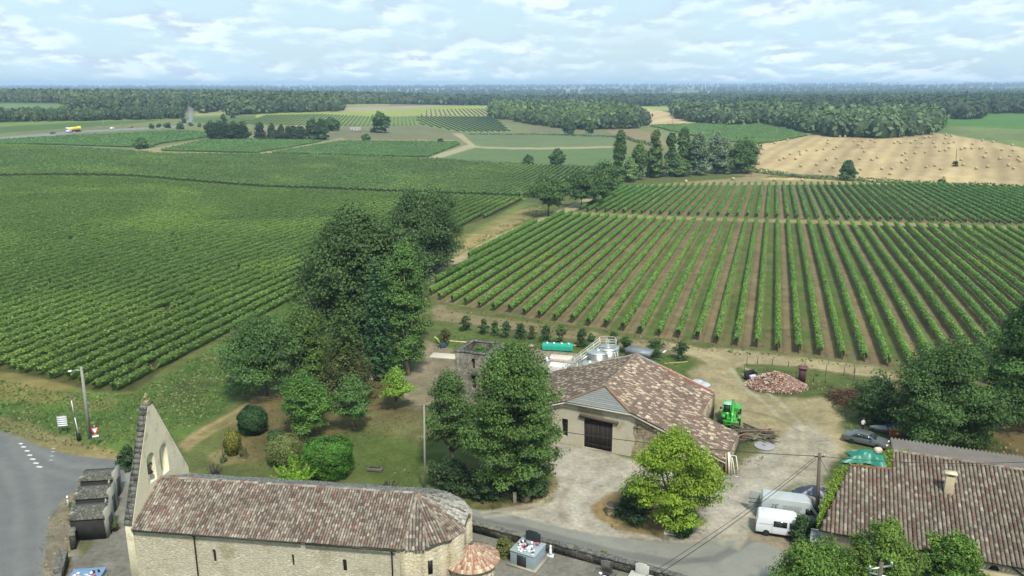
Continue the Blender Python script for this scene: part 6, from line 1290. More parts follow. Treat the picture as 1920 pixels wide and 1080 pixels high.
for x in (-.4, .4): m = MB(); m.tube([(x, .02, 0), (x, .02, 2.3)], .04, 6); m.build('post', mat('green_post', C(60,100,80), na=.1), t)
P = G(129, 951); t = thing('road_bollard', 'white roadside post with a red band at the left road bend', 'bollard', P); m = MB(); m.lathe([(.1, 0), (.1, 1.15), (.07, 1.25), (.01, 1.27)], (0,0,0), 12, col=(.75,.75,.75)); m.build('shaft', M_attr, t, smooth=True); m = MB(); m.lathe([(.103, .92), (.103, 1.06)], (0,0,0), 12, col=(.45,.03,.03)); m.build('red_band', M_attr, t)
P = G(1523, 1040); t = thing('sign_board', 'white rectangular sign board with a dark emblem beside the dark bush', 'sign', (P[0]-.1, P[1]-1.1, 0), R(-24))
zb = ztop(P, 1018); zt_ = ztop(P, 984); wb = 1.3
panel([(-wb/2,zb),(wb/2,zb),(wb/2,zt_+.15),(-wb/2,zt_+.15)], -.04, .05, (.55,.6,.62), 'board', t)
for x in (-.5, .5): m = MB(); m.tube([(x, .06, 0), (x, .06, zt_)], .045, 6); m.build('post', M_rubber, t)
m = MB(); zc_ = zb+(zt_-zb)*.72; y = -.05                      # two joined letters with strokes to both sides, lines of small print
for a, b in (((-.28, zc_+.12), (-.05, zc_+.14)), ((-.12, zc_+.14), (-.12, zc_-.25)), ((-.12, zc_-.25), (-.3, zc_-.2)), ((.05, zc_+.2), (.05, zc_-.3)), ((.05, zc_+.2), (.32, zc_+.2)), ((.05, zc_-.02), (.28, zc_)), ((-.45, zc_-.05), (.5, zc_-.1)), ((.2, zc_-.25), (.48, zc_+.0))): m.bar((a[0], y, a[1]), (b[0], y, b[1]), .035, .01)
for k, (z, l) in enumerate(((.42, .8), (.34, .7), (.16, .9), (.08, .85))):
    x = -l/2
    while x < l/2: q = .05+.06*((k*7+int(x*40)) % 3)/2; m.box((x+q/2, y, zb+(zt_-zb)*z), (q, .008, .035)); x += q+.03
m.build('lettering', _M['dark_print'], t)
# ------------------------------------------------------------------ person
def person(px, py):
    P = G(px, py); t = thing('person', 'person in a white shirt and dark trousers standing behind the grey saloon car', 'person', P, R(20))
    J = {'pel': (0,0,.94,.125), 'wst': (0,0,1.08,.115), 'cst': (0,.01,1.3,.15), 'nck': (0,.0,1.47,.06), 'hd0': (0,-.01,1.57,.085), 'hd1': (0,-.02,1.68,.095), 'hd2': (0,0,1.74,.06),
         'hl': (-.1,0,.9,.095), 'kl': (-.11,-.02,.5,.062), 'al': (-.12,.02,.09,.042), 'tl': (-.13,-.13,.04,.035), 'hr': (.1,0,.9,.095), 'kr': (.12,-.01,.5,.062), 'ar': (.14,.03,.09,.042), 'tr': (.16,-.12,.04,.035),
         'sl': (-.19,0,1.41,.06), 'el': (-.26,.03,1.14,.042), 'wl': (-.12,-.2,1.1,.03), 'gl': (-.04,-.24,1.12,.036), 'sr': (.19,0,1.41,.06), 'er': (.27,.03,1.14,.042), 'wr': (.14,-.19,1.08,.03), 'gr': (.06,-.23,1.1,.036)}
    E = ['pel wst','wst cst','cst nck','nck hd0','hd0 hd1','hd1 hd2','pel hl','hl kl','kl al','al tl','pel hr','hr kr','kr ar','ar tr','cst sl','sl el','el wl','wl gl','cst sr','sr er','er wr','wr gr']
    K = list(J); me = bpy.data.meshes.new('body'); me.from_pydata([J[k][:3] for k in K], [(K.index(a), K.index(b)) for a, b in (e.split() for e in E)], [])
    o = bpy.data.objects.new('tmp', me); COL.objects.link(o); s = o.modifiers.new('s', 'SKIN'); 
    for i, k in enumerate(K): me.skin_vertices[0].data[i].radius = (J[k][3], J[k][3]*(.75 if k in ('pel','wst','cst') else 1))
    me.skin_vertices[0].data[0].use_root = True; o.modifiers.new('b', 'SUBSURF').levels = 2
    ev = o.evaluated_get(bpy.context.evaluated_depsgraph_get()); nm = bpy.data.meshes.new_from_object(ev); bpy.data.objects.remove(o)
    sk, tr_, bt_, sh = mat('skin', C(196,146,120), na=.05), mat('dark_trousers', (.012,.012,.015), na=.1), mat('shoes', (.03,.025,.02), na=.1), mat('white_shirt', (.75,.76,.8), na=.05)
    nm.materials.clear(); [nm.materials.append(x) for x in (sk, tr_, bt_, sh)]
    for p in nm.polygons:
        z, y = p.center.z, p.center.y; p.use_smooth = True
        p.material_index = 2 if z < .1 else 1 if z < .95 else (0 if (z > 1.46 or (y < -.12 and z < 1.2)) else 3)
    nm.name = 'body'; link('body', nm, t)
    h = MB(); h.lathe([(.02, .1), (.07, .085), (.1, .03), (.1, -.03), (.07, -.07)], (0, .015, 1.7), 12); h.build('hair', mat('dark_hair', (.03,.022,.018), na=.1), t, smooth=True)
bpy.context.view_layer.update(); person(1616.5, 809)
# ------------------------------------------------------------------ yard things
def tank(loc, r, h, label, lid=True, grp=None):
    t = thing('steel_tank', label, 'tank', loc); m = MB(); m.lathe([(r, .35), (r, h)], (0,0,0), 40); m.build('shell', mat('brushed_steel', C(170,168,160,.8), metal=.9, rough=.33, ns=1.2, na=.15, stretch=(1,1,3)), t, smooth=True)
    m = MB(); m.lathe([(r+.03, h-.08), (r+.03, h), (r*.5, h+r*.14), (.28, h+r*.2), (.28, h+r*.2+.14), (.02, h+r*.2+.16)], (0,0,0), 40); m.build('lid', M_metal, t)
    for z in (.36, h*.5): m = MB(); m.lathe([(r+.035, z), (r+.035, z+.09)], (0,0,0), 40); m.build('hoop', M_metal, t)
    for k in range(4): a = k*1.57+.5; m = MB(); m.bar((r*.8*math.cos(a), r*.8*math.sin(a), 0), (r*.8*math.cos(a), r*.8*math.sin(a), .4), .12); m.build('leg', M_metal, t)
Pk = [Vector(G(1122, 681)), Vector(G(1141, 673))]
T1 = Vector((bp(0, 18.6, 0).x+.2, bp(0, 18.6, 0).y, 0)); 
def at(px, py, z): return Vector(G(px, py, z))
t1 = at(1121.5, 657.5, 4.0); t2 = at(1137, 649, 4.4); t3 = at(1106, 679, 2.9)
tank((t1.x, t1.y, 0), 1.55, 3.85, 'nearer of the two large steel tanks behind the barn roof')
tank((t2.x+.2, t2.y, 0), 1.65, 4.25, 'farther and taller of the two large steel tanks, right rear')
tank((t3.x, t3.y, 0), 1.25, 2.75, 'low steel tank half hidden behind the barn ridge')
t = thing('tank_walkway', 'galvanised stairway and railed platform climbing to the top of the steel tanks', 'walkway', (t1.x, t1.y, 0)); L = lambda p: Vector(p)-Vector((t1.x, t1.y, 0))
s0 = L(at(1075, 678, 1.6)); s1 = L(at(1124, 634, 4.7)); m = MB(); sd_ = Vector((.25, -.85, 0))
s0.z = 0.6; s1 = L((t1.x+.3, t1.y+.6, 4.55)); s0 = L((t1.x-5.2, t1.y-.4, .6))
for o_ in (Vector((0, -.4, 0)), Vector((0, .4, 0))): m.bar(s0+o_, s1+o_, .06, .2)
for k in range(18): q = s0.lerp(s1, (k+.5)/18); m.box(q, (.26, .78, .04))
m.build('stair', M_metal, t)
m = MB()
for o_ in (Vector((0, -.42, 0)), Vector((0, .42, 0))):
    for hh_ in (.55, 1.05): m.bar(s0+o_+Vector((0,0,hh_)), s1+o_+Vector((0,0,hh_)), .05)
    for k in range(7): q = s0.lerp(s1, k/6)+o_; m.bar(q, q+Vector((0,0,1.05)), .05)
m.build('handrail', mat('railing_paint', C(206,212,206,.85), na=.05, rough=.5), t)
m = MB(); pc = s1+Vector((1.1, 0, 0)); m.box(pc+Vector((0,0,-.02)), (2.3, 1.5, .07)); 
for a in (-1, 1):
    for b in (-.7, .7): m.bar((pc.x+a, pc.y+b, 0), (pc.x+a, pc.y+b, pc.z), .08)
m.build('platform', M_metal, t)
m = MB()
for hh_ in (.4, .75, 1.1):
    m.bar(pc+Vector((-1.1,.72,hh_)), pc+Vector((1.15,.72,hh_)), .045); m.bar(pc+Vector((1.15,.72,hh_)), pc+Vector((1.15,-.72,hh_)), .045); m.bar(pc+Vector((-.3,-.72,hh_)), pc+Vector((1.15,-.72,hh_)), .045)
for a in (-1.1, 0, 1.15): m.bar(pc+Vector((a,.72,0)), pc+Vector((a,.72,1.1)), .05); m.bar(pc+Vector((max(a,-.3),-.72,0)), pc+Vector((max(a,-.3),-.72,1.1)), .05)
m.build('railing', _M['railing_paint'], t)
m = MB(); la, lb = pc+Vector((.9, -1.0, 0)), pc+Vector((2.1, -1.6, -4.4))
for o_ in (Vector((-.2,-.1,0)), Vector((.2,.1,0))): m.bar(la+o_, lb+o_, .05)
for k in range(13): q = la.lerp(lb, k/12.5); m.bar(q-Vector((.2,.1,0)), q+Vector((.2,.1,0)), .04)
m.build('ladder', M_metal, t)
m = MB(); fp = s0+Vector((1.2, -1.4, 0)); m.box(fp+Vector((0,0,1.1)), (1.9, 1.1, .06))
for a in (-.9, .9):
    for b in (-.5, .5): m.bar(fp+Vector((a,b,-.6)), fp+Vector((a,b,2.1)), .06)
for hh_ in (1.55, 2.1): m.bar(fp+Vector((-.9,-.5,hh_)), fp+Vector((.9,-.5,hh_)), .05); m.bar(fp+Vector((-.9,.5,hh_)), fp+Vector((.9,.5,hh_)), .05); m.bar(fp+Vector((.9,-.5,hh_)), fp+Vector((.9,.5,hh_)), .05)
m.build('lower_platform', _M['railing_paint'], t)
# trailer
P = G(1198, 676); t = thing('farm_trailer', 'grey metal farm trailer parked behind the top of the barn', 'trailer', P, R(-28)); m = MB()
m.box((0, 0, 1.05), (3.9, 2.0, .1)); [m.box((0, s*1.0, 1.45), (3.9, .06, .75)) for s in (-1, 1)]; [m.box((s*1.95, 0, 1.45), (.06, 2.0, .75)) for s in (-1, 1)]; m.box((0, 0, 1.82), (3.95, 2.06, .05)); m.build('body', mat('trailer_grey', C(150,160,168), metal=.3, rough=.5, ns=1, na=.15), t)
m = MB(); m.bar((1.9, 0, .7), (3.3, 0, .5), .1); m.box((0, 0, .8), (3.6, .9, .15)); m.build('drawbar', M_rubber, t)
for y in (-.9, .9): wheel(t, -.3, y, .42, .25)
# covered wood stack
P = G(1046, 657); t = thing('covered_wood_stack', 'long stack of firewood under a green tarpaulin weighed down with white blocks', 'wood stack', P, R(-8)); m = MB()
rq = random.Random(3)
for i in range(16):
    for k in range(5): m.tube([(-2.1+i*.28, -.45, .12+k*.2), (-2.1+i*.28+.05, .45, .12+k*.2)], .1, 7, col=tuple(c*rq.uniform(.8, 1.2) for c in C(150,124,92)))
m.build('logs', M_wood, t)
m = MB(); n = 24; V = []; 
for i in range(n+1):
    x = -2.4+4.8*i/n
    for y, z in ((-.62,.2),(-.58,.7),(-.5,1.14),(0,1.2),(.5,1.14),(.6,.4)): V.append((x+rq.uniform(-.02,.02), y+rq.uniform(-.03,.03), z+rq.uniform(-.03,.03)))
m.add(V, [(i*6+k, (i+1)*6+k, (i+1)*6+k+1, i*6+k+1) for i in range(n) for k in range(5)], (.015,.29,.2)); m.build('tarpaulin', M_attr, t, smooth=True)
for x in (-1.7, -.6, .6, 1.7): m = MB(); m.box((x, -.15, 1.26), (.28, .6, .12), .2); m.build('block', M_white, t)
# white wrapped pallets, slabs, pillar, bags
def junk(kind, px, py, dims, rz, col, label, cat, bev=.06, z=0, legs=False):
    P = G(px, py); t = thing(kind, label, cat, (P[0], P[1], P[2]+z), rz); m = MB(); m.box((0, 0, dims[2]/2), dims, col=col); m.build('body' if kind != 'brick_pillar' else 'shaft', M_attr, t, bevel=bev); return t
P = G(994, 665); t = thing('brick_pillar', 'small square pillar of stacked bricks with a flat slab on top', 'pillar', P, R(-20)); m = MB()
for k in range(7):
    for i in range(2):
        for j in range(2): m.box((-.28+i*.56, -.28+j*.56, .1+k*.2), (.52, .52, .17), col=tuple(c*rq.uniform(.75, 1.2) for c in C(176,160,138)))
m.build('bricks', M_attr, t); m = MB(); m.box((0,0,1.5), (1.25,1.25,.14), col=C(176,166,154)); m.build('slab', M_attr, t)
def sacks(px, py, n, spread, label, cols, kind='sack_pile', s=.5):
    P = G(px, py); t = thing(kind, label, 'pile', P); 
    for k in range(n):
        m = MB(); a = rq.uniform(.7, 1.3)*s; m.lathe([(.02, -.5*a), (.55*a, -.42*a), (.75*a, 0), (.6*a, .4*a), (.02, .48*a)], (rq.uniform(-spread, spread), rq.uniform(-.5, .5)*spread, .35*a+(k % 2)*.3), 9, col=cols[k % len(cols)]); m.build('sack', M_attr, t, smooth=True)
sacks(958, 664, 7, 1.5, 'white and pale blue bags heaped right of the ruined tower', [(.7,.72,.72),(.5,.62,.72),(.78,.78,.76)])
sacks(1028, 676, 5, .9, 'small heap of blue and white bags below the green covered wood stack', [(.4,.55,.68),(.72,.74,.76)], s=.42)
junk('stone_slab_stack', 1052, 675, (3.4, 2.0, .5), R(-15), C(206,192,184,.85), 'pinkish stack of large flat stone slabs beside the tank stairs', 'slabs')
junk('wrapped_pallet', 1048, 700, (3.0, 1.8, 1.4), R(-20), C(214,212,210,.85), 'white wrapped goods on a pallet just behind the left part of the barn roof', 'pallet', .15)
junk('wrapped_pallet', 975, 690, (2.2, 1.4, 1.0), R(-15), C(214,206,190,.8), 'cream block of slabs behind the top of the largest tree', 'pallet', .1)
junk('plank', 1087, 648, (2.4, .3, .06), R(-8), C(222,196,140,.85), 'pale plank lying in the grass right of the green covered stack', 'plank', .01)
junk('plank', 862, 641, (5.6, .35, .08), R(-14), C(214,190,140,.85), 'long pale planks lying in the grass left of the ruined tower top', 'plank', .01)
junk('plank', 1268, 680, (3.8, .14, .06), R(12), C(200,176,120,.85), 'thin pale board lying in the grass near the dirt yard', 'plank', .01)
junk('plank', 1245, 660, (1.6, .3, .05), R(60), C(226,220,210,.85), 'short white board right of the grey trailer', 'plank', .01)
junk('metal_sheet', 1228, 661, (2.2, 1.0, .25), R(-15), C(150,160,166), 'low grey metal sheets between two shrubs right of the trailer', 'metal sheets', .02)
junk('concrete_slab', 833, 668, (4.2, 2.2, .12), R(-12), C(200,194,180,.8), 'pale concrete slab left of the ruined tower', 'slab', .02)
P = G(822, 652); t = thing('green_playground_slide', 'small lime green piece standing on the gravel by the reddish shrub', 'equipment', P, .4); m = MB(); m.tube([(0,0,0),(.2,0,.8),(-.15,0,1.5),(-.6,0,1.9)], .12, 6, col=(.35,.62,.06)); m.build('frame', M_attr, t); m = MB(); m.box((.7,-.2,.35), (1.0,.7,.7), col=(.03,.06,.09)); m.build('base_box', M_attr, t, bevel=.05)
sacks(688, 712, 4, 1.0, 'small white and grey stone heap under the dark cedar', [(.55,.56,.55),(.35,.36,.36)], 'stone_pile', .55)
# round lids, grate
for x, y, r, lab, c in ((1318, 722, 1.05, 'larger round metal lid lying behind the rear corner of the barn', (.36,.41,.44)), (1308, 716, .75, 'smaller domed metal lid leaning behind the larger one', (.38,.42,.46)), (1433, 837, 1.2, 'flat round grey disc leaning on the ground below the log pile', (.26,.25,.25))):
    P = G(x, y); t = thing('round_lid', lab, 'lid', (P[0], P[1], .06), 0); m = MB(); m.lathe([(r, 0), (r, .06), (r*.9, .1), (.15, .16 if r < 1.2 else .1), (.01, .17 if r < 1.2 else .1)], (0,0,0), 28, col=c); m.build('disc', M_attr, t); m = MB(); m.lathe([(.16,.1),(.16,.26),(.02,.28)], (0,0,0), 12, col=c); m.build('knob', M_attr, t)
# rubble heap
P = G(1455, 724); t = thing('rubble_heap', 'low wide heap of broken pinkish roof tiles on the grass patch', 'rubble heap', P); V = []; F = []; K = []; r1 = np.random.RandomState(9)
nb = 2600; a = r1.uniform(0, 6.28, nb); q = r1.rand(nb)**.5; rx, ry, hh = 4.4, 3.0, 2.0; x = rx*q*np.cos(a); y = ry*q*np.sin(a); z = hh*(1-q**1.3)*(.85+.3*vn(x+4, y+4, 1.2))
pal = np.array([C(196,160,144,.8), C(176,132,116,.75), C(214,196,182,.8), C(160,120,104,.75), C(180,170,160,.75)])[r1.randint(0, 5, nb)]
VV = quads(np.stack([x, y, z+.05], 1), r1.uniform(.1, .24, nb), r1.normal(size=(nb, 3))*.6+np.array([0,0,1]), r1, .6)
link('tile_fragments', mkmesh('tile_fragments', VV, np.arange(nb*4).reshape(-1, 4), cols=np.repeat(pal, 4, 0), mats=[M_attr]), t)
m = MB(); m.lathe([(1.0, 0), (.8, .35), (.45, .75), (.1, 1.0)], (0,0,0), 20, col=C(150,120,108)); m.V = [(v[0]*rx*.97, v[1]*ry*.97, v[2]*hh*.88) for v in m.V]; m.build('core', M_attr, t)
P = G(1408, 711); t = thing('loader_bucket', 'black tipped loader bucket left of the rubble heap', 'bucket', P, R(30)); m = MB(); m.prism([(-.9,-.3),(.9,-.3),(.9,.5),(-.9,.5)], 0, .06); m.box((0,.5,.6), (1.8,.06,1.2)); m.box((-.9,.1,.5), (.06,.8,1.0)); m.box((.9,.1,.5), (.06,.8,1.0)); m.build('shell', M_rubber, t); m = MB(); m.box((0.3,0,.35), (1.1,.5,.5), col=(.45,.48,.5)); m.build('load', M_attr, t, bevel=.1)
P = G(1503, 716); t = thing('outdoor_privy', 'narrow maroon wooden cabin standing right of the rubble heap', 'cabin', P, R(-20)); m = MB(); m.box((0,0,1.05), (1.0,1.0,2.1), col=C(96,66,66)); m.build('cabin_wall', M_attr, t); m = MB(); m.box((-.1,-.51,1.0), (.75,.04,1.8), col=C(84,56,58)); m.build('door', M_attr, t); m = MB(); m.box((0,0,2.17), (1.35,1.35,.1), col=C(130,76,90)); m.build('roof', M_attr, t)
# brush pile, log pile
def sticks(kind, px, py, label, n, L, sx, sy, h, cols, r0, seed, cat, angv=.5, ang0=0, curl=.0):
    P = G(px, py); t = thing(kind, label, cat, P); rq_ = random.Random(seed); m = MB()
    for k in range(n):
        a = ang0+rq_.gauss(0, angv); l = L*rq_.uniform(.6, 1.15)/2; c = Vector((rq_.uniform(-sx, sx), rq_.uniform(-sy, sy), 0)); c.z = h*rq_.random()*max(.1, 1-abs(c.y)/sy*.8)+.1; d = Vector((math.cos(a), math.sin(a), rq_.uniform(-.12, .12)*(1+curl*3)))*l
        col = tuple(v*rq_.uniform(.7, 1.25) for v in cols[k % len(cols)]); r = r0*rq_.uniform(.6, 1.3); m.tube([c-d, c+Vector((rq_.uniform(-1,1), rq_.uniform(-1,1), rq_.uniform(0,1)))*curl, c+d], [r, r*.85, r*.6], 6, col=col)
    m.build('branches' if curl else 'logs', M_wood, t); return t
sticks('log_pile', 1412, 818, 'untidy pile of long weathered poles and logs between the telehandler and the round disc', 110, 4.2, 1.1, 1.1, .9, [C(116,106,96), C(140,128,114), C(92,86,80), C(150,132,114)], .08, 5, 'log pile', .45, -.15)
sticks('branch_pile', 1598, 752, 'heap of dry brown cut branches at the left foot of the low dark bush', 420, 2.6, 2.6, 1.6, 1.7, [C(110,86,68), C(130,100,78), C(90,70,58)], .035, 6, 'branch pile', 1.2, .3, .35)
# leaning planks at the barn corner
for k, (dx, h, lean, c, lab) in enumerate(((0, 2.4, .5, C(190,160,120), 'brown board leaning on the low right corner of the barn, leftmost of the leaning ones'), (.55, 2.7, .7, C(226,224,218,.85), 'white plank leaning on the low right corner of the barn, in the middle'), (1.0, 2.6, .9, C(222,224,224,.85), 'white window frame leaning on the low right corner of the barn'), (1.5, 2.4, 1.2, C(226,226,222,.85), 'thin white rod leaning outermost at the low right corner of the barn'))):
    p = bp(16.4+dx*.6, .2, 0); t = thing('leaning_board', lab, 'board', p, bth); m = MB(); w_ = .28 if k < 2 else .1
    m.bar((0,0,0), (-.1-lean*.3, .2, h-.4*k*.3), w_, .05, col=c)
    if k == 2: m.bar((.7,0,0), (.5-lean*.3, .2, h-.3), w_, .05, col=c); m.bar((0,0,.05), (.7,0,.05), .08, .05, col=c); m.bar((-.1-lean*.3,.2,h-.3), (.5-lean*.3,.2,h-.3), .08, .05, col=c)
    m.build('board', M_attr, t)
# green tarpaulin by the house
def cloth(name, px, py, sx, sy, h, label, col, seed, rz=0, cat='tarpaulin'):
    P = G(px, py); rr_ = np.random.RandomState(seed); n = 36; g_ = np.linspace(-1, 1, n); X, Y = np.meshgrid(g_, g_); 
    ex = 1+.25*np.sin(np.arctan2(Y, X)*3+seed); X2 = X*sx*ex; Y2 = Y*sy*(1+.2*np.sin(np.arctan2(Y, X)*5+1))
    Z = h*np.clip(1.1-np.maximum(np.abs(X), np.abs(Y))**1.5, .02, 1)*(.45+.9*fbm(X2+20, Y2+seed, 1.2, 3))+.05*np.sin(X2*5+Y2*3+3*vn(X2, Y2, .7))+.08
    V = np.stack([X2.ravel(), Y2.ravel(), np.maximum(Z.ravel(), .03)], 1); i, j = np.meshgrid(np.arange(n-1), np.arange(n-1), indexing='ij'); F = np.stack([i*n+j, i*n+j+1, (i+1)*n+j+1, (i+1)*n+j], -1).reshape(-1, 4)
    o = link(name, mkmesh(name, V, F, cols=np.full((n*n, 3), 1)*np.array(col), mats=[mat('plastic_sheet', attr=True, na=.12, rough=.4, spec=.5)], smooth=True), loc=P); o.rotation_euler[2] = rz; tag(o, label, cat)
cloth('tarpaulin', 1634, 866, 2.7, 1.35, 1.2, 'crumpled emerald green tarpaulin beside the step of the tiled house roof', (.01,.175,.115), 2, R(-18))
cloth('dark_sheet', 1525, 925, 1.7, .9, .8, 'crumpled dark blue sheet behind the front of the taller van', (.025,.035,.06), 4, R(-15))
junk('rubble_bag', 1644, 862, (.9, .7, .7), .3, C(206,190,176,.85), 'pinkish white bag lying on the green tarpaulin', 'bag', .25, z=.8)
junk('crate', 1604, 850, (.9, .5, .35), R(-15), C(150,156,150), 'grey box at the left tip of the green tarpaulin', 'box', .04)
# boat trailer like thing and the cement mixer / orange item under the tree
P = G(1662, 813); t = thing('small_boat', 'small pale boat under a dark blue cover beneath the big dense tree', 'boat', P, R(-15)); m = MB()
st = [(-1.9,.1,.35),(-1.2,.55,.1),(0,.7,.05),(1.1,.65,.08),(1.5,.5,.15)]; V = []
for x, w_, z in st: V += [(x,-w_,.75),(x,-w_*.6,z+.25),(x,0,z+.2),(x,w_*.6,z+.25),(x,w_,.75)]
m.add(V, [(i*5+k,(i+1)*5+k,(i+1)*5+k+1,i*5+k+1) for i in range(4) for k in range(4)]+[(20,21,22,23,24)], C(176,190,200)); m.build('hull', M_attr, t); m = MB(); m.add([(0,-.72,.78),(0,.72,.78),(1.5,.52,.8),(1.5,-.52,.8),(.2,0,1.35),(1.4,0,1.2)], [(0,3,5,4),(1,4,5,2),(0,4,1),(3,2,5)], (.02,.025,.12)); m.build('cover', M_attr, t)
P = G(1677, 823); t = thing('rusty_cart', 'small rusty orange box on a wooden frame right of the boat', 'cart', P, R(-8)); m = MB(); m.box((0,0,.85), (1.2,.7,.7), col=C(190,104,56)); m.build('box', M_attr, t, bevel=.08); m = MB()
for x in (-.7,.7):
    for y in (-.4,.4): m.bar((x,y,0),(x,y,1.25),.08,col=C(150,110,80))
for z in (.4,1.25): m.bar((-.7,-.4,z),(.7,-.4,z),.08,col=C(150,110,80)); m.bar((-.7,.4,z),(.7,.4,z),.08,col=C(150,110,80))
m.build('frame', M_attr, t)
# fence posts in the yard
FP = [(1395,699,669),(1400,685,668),(1420,682,668),(1414,700,686),(1438,700,684),(1448,684,674),(1478,688,676),(1509,690,678),(1492,715,697),(1525,716,702),(1548,706,684),(1547,718,704),(1582,704,688),(1601,715,691),(1601,700,686)]
pt = None
for x, y, ty in FP:
    P = G(x, y); h = 1.3
    if pt is None:
        pt = thing('fence_post', 'thin weathered wooden fence post round the rubble patch', 'fence post', P, 0, 'fence posts round the rubble patch'); m = MB(); m.tube([(0,0,-.1),(0,0,1.35)], [.06,.05], 7); m.build('stake', M_pw, pt); m = MB(); m.tube([(.07,0,1.1),(.09,0,1.1),(.09,0,.9)], .012, 4); m.build('wire_clip', M_metal, pt)
    else: dup(pt, P, x*.1, (1, 1, max(.8, (ztop(P, ty)-P[2])/1.35)))
m = MB(); pp = [G(*q) for q in ((1395,699),(1438,700),(1492,715),(1547,718),(1601,715),(1640,722))]
for z in (.45, 1.0): m.tube([(a[0]-pp[0][0], a[1]-pp[0][1], z) for a in pp], .006, 4)
single('fence_wire', m, M_rubber, 'two thin wires strung between the fence posts round the rubble patch', 'fence wire', pp[0])
# garden things
P = G(703, 883); t = thing('stone_bench', 'low dark hollow stone trough lying on the lawn behind the church', 'stone trough', P, R(-8)); m = MB(); m.box((0,0,.22), (1.7,.6,.34), col=C(116,112,104)); m.box((-.6,0,.06), (.25,.5,.12), col=C(96,92,86)); m.box((.6,0,.06), (.25,.5,.12), col=C(96,92,86)); m.build('trough', M_attr, t, bevel=.06); m = MB(); m.box((0,0,.395), (1.35,.34,.012), col=C(60,58,52)); m.build('hollow', M_attr, t)
for x, y, r, h, lab in ((985, 937, .52, .75, 'round stone stump left of the courtyard entrance, beside the largest tree'), (1147, 963, .6, 1.0, 'larger round stone stump on the dry grass island beside the maple')):
    P = G(x, y); t = thing('stone_stump', lab, 'stump', P); m = MB(); m.lathe([(r*1.08, 0), (r, .15), (r*.97, h*.8), (r*1.04, h*.86), (r*1.03, h)], (0,0,0), 18, col=C(120,112,102)); m.build('stump', M_rubble, t); m = MB(); m.lathe([(r*.9, h+.004), (r*.88, h+.03), (.02, h+.035)], (0,0,0), 18, col=C(100,92,84)); m.build('top', M_attr, t)
P = G(965, 943); t = thing('stone_marker', 'pale square stone post standing left of the smaller round stump', 'marker post', P, .2); m = MB(); m.box((0,0,.55), (.36,.3,1.1), col=C(176,170,156)); m.build('post', M_attr, t, bevel=.04); m = MB(); m.box((0,0,1.13), (.4,.34,.07), col=C(186,180,166)); m.build('cap', M_attr, t)
junk('flat_stone', 1256, 1000, (1.15, .7, .14), R(-10), C(214,210,200,.85), 'flat white stone slab on the dry grass island below the maple', 'slab', .02)
junk('flat_stone', 1158, 970, (.9, .3, .12), R(-20), C(150,146,136), 'low grey kerb stone beside the larger round stump', 'stone', .02)
P = G(419, 863); t = thing('dead_tree_stem', 'bare curved stem arching over toward the yellow dotted bush in the round bed', 'stem', P); m = MB(); m.tube([(0,0,0),(-.02,0,1.2),(0,0,2.0),(.25,0,2.6),(.6,.1,2.95)], [.1,.08,.07,.06,.04], 7); m.build('stem', mat('grey_bark', C(140,128,104), ns=5, na=.3), t, smooth=True)
bush('low_plant', 419, 866, 858, 16, 'tiny green tuft at the foot of the bare curved stem', (.05,.08,.035), ls=.08, n=300, seed=210)
# ------------------------------------------------------------------ cemetery
mat('black_granite', (.03,.035,.035), na=.1, rough=.25)
M_gran = mat('blue_granite', C(150,166,178,.8), ns=6, na=.1, rough=.3, spec=.5)
def tomb(px, py, dims, rz, label, m_side, col_dark, nor, seed, stele=True, lz=None, z=None):
    P = G(px, py); t = thing('tomb', label, 'tomb', P, rz); w_, d_, h = dims; m = MB(); m.box((0,0,h/2), (w_,d_,h)); m.build('vault', m_side, t, bevel=.02)
    m = MB(); m.box((0,0,h+.04), (w_+.1,d_+.1,.08)); m.build('slab', m_side, t, bevel=.015); m = MB(); m.box((0,0,.06), (w_+.5,d_+.5,.12), col=C(176,170,156)); m.build('plinth', M_attr, t)
    if h > .8: m = MB(); m.box((-.05,-d_/2-.012,h*.48), (w_*.38,.03,h*.78)); m.build('door_slab', mat('black_granite', (.03,.035,.035), na=.1, rough=.25), t)
    if stele: m = MB(); m.box((0, d_/2-.15, h+.08+.45), (w_*.62,.14,.9)); m.box((0, d_/2-.15, h+.08+.95), (w_*.4,.14,.12)); m.build('headstone', stele, t, bevel=.03)
    r_ = random.Random(seed)
    for k in range(nor):
        x, y = r_.uniform(-.42,.42)*w_, r_.uniform(-.44,.25)*d_; z0 = h+.08; m = MB(); q = r_.random()
        if q < .45: m.box((x,y,z0+.13), (.2,.05,.24), r_.uniform(-.4,.4), col=r_.choice([(.03,.03,.035),(.06,.06,.07),(.5,.5,.52)])); nm = 'plaque'
        elif q < .75: m.lathe([(.05,z0),(.09,z0+.12),(.1,z0+.15),(.14,z0+.24),(.02,z0+.34)], (x,y,0), 8, col=r_.choice([(.7,.68,.66),(.45,.1,.12),(.6,.3,.35),(.3,.32,.34)])); nm = 'flower_pot'
        else: m.box((x,y,z0+.07), (.26,.2,.13), r_.uniform(-.5,.5), col=(.72,.72,.72)); nm = 'ornament'
        m.build(nm, M_attr, t)
    return t
M_grey = mat('weathered_granite', C(120,118,112), ns=4, na=.25, rough=.8, col2=C(70,70,66), s2=1.2)
M_pale = mat('pale_granite', C(190,190,188,.8), ns=4, na=.15, rough=.6)
tomb(990, 1052, (2.35, 2.3, 1.35), R(-28), 'blue grey granite tomb crowded with plaques and flowers, right of the low round roof', M_gran, None, 44, 3, _M['black_granite'])
tomb(1128, 1092, (1.7, 2.5, .35), R(-28), 'dark weathered grave with an upright engraved stone at the bottom edge', M_grey, None, 6, 5, M_grey)
tomb(1196, 1102, (1.9, 2.5, .55), R(-26), 'pale granite grave at the bottom edge, right of the dark weathered one', M_pale, None, 8, 7, M_pale)
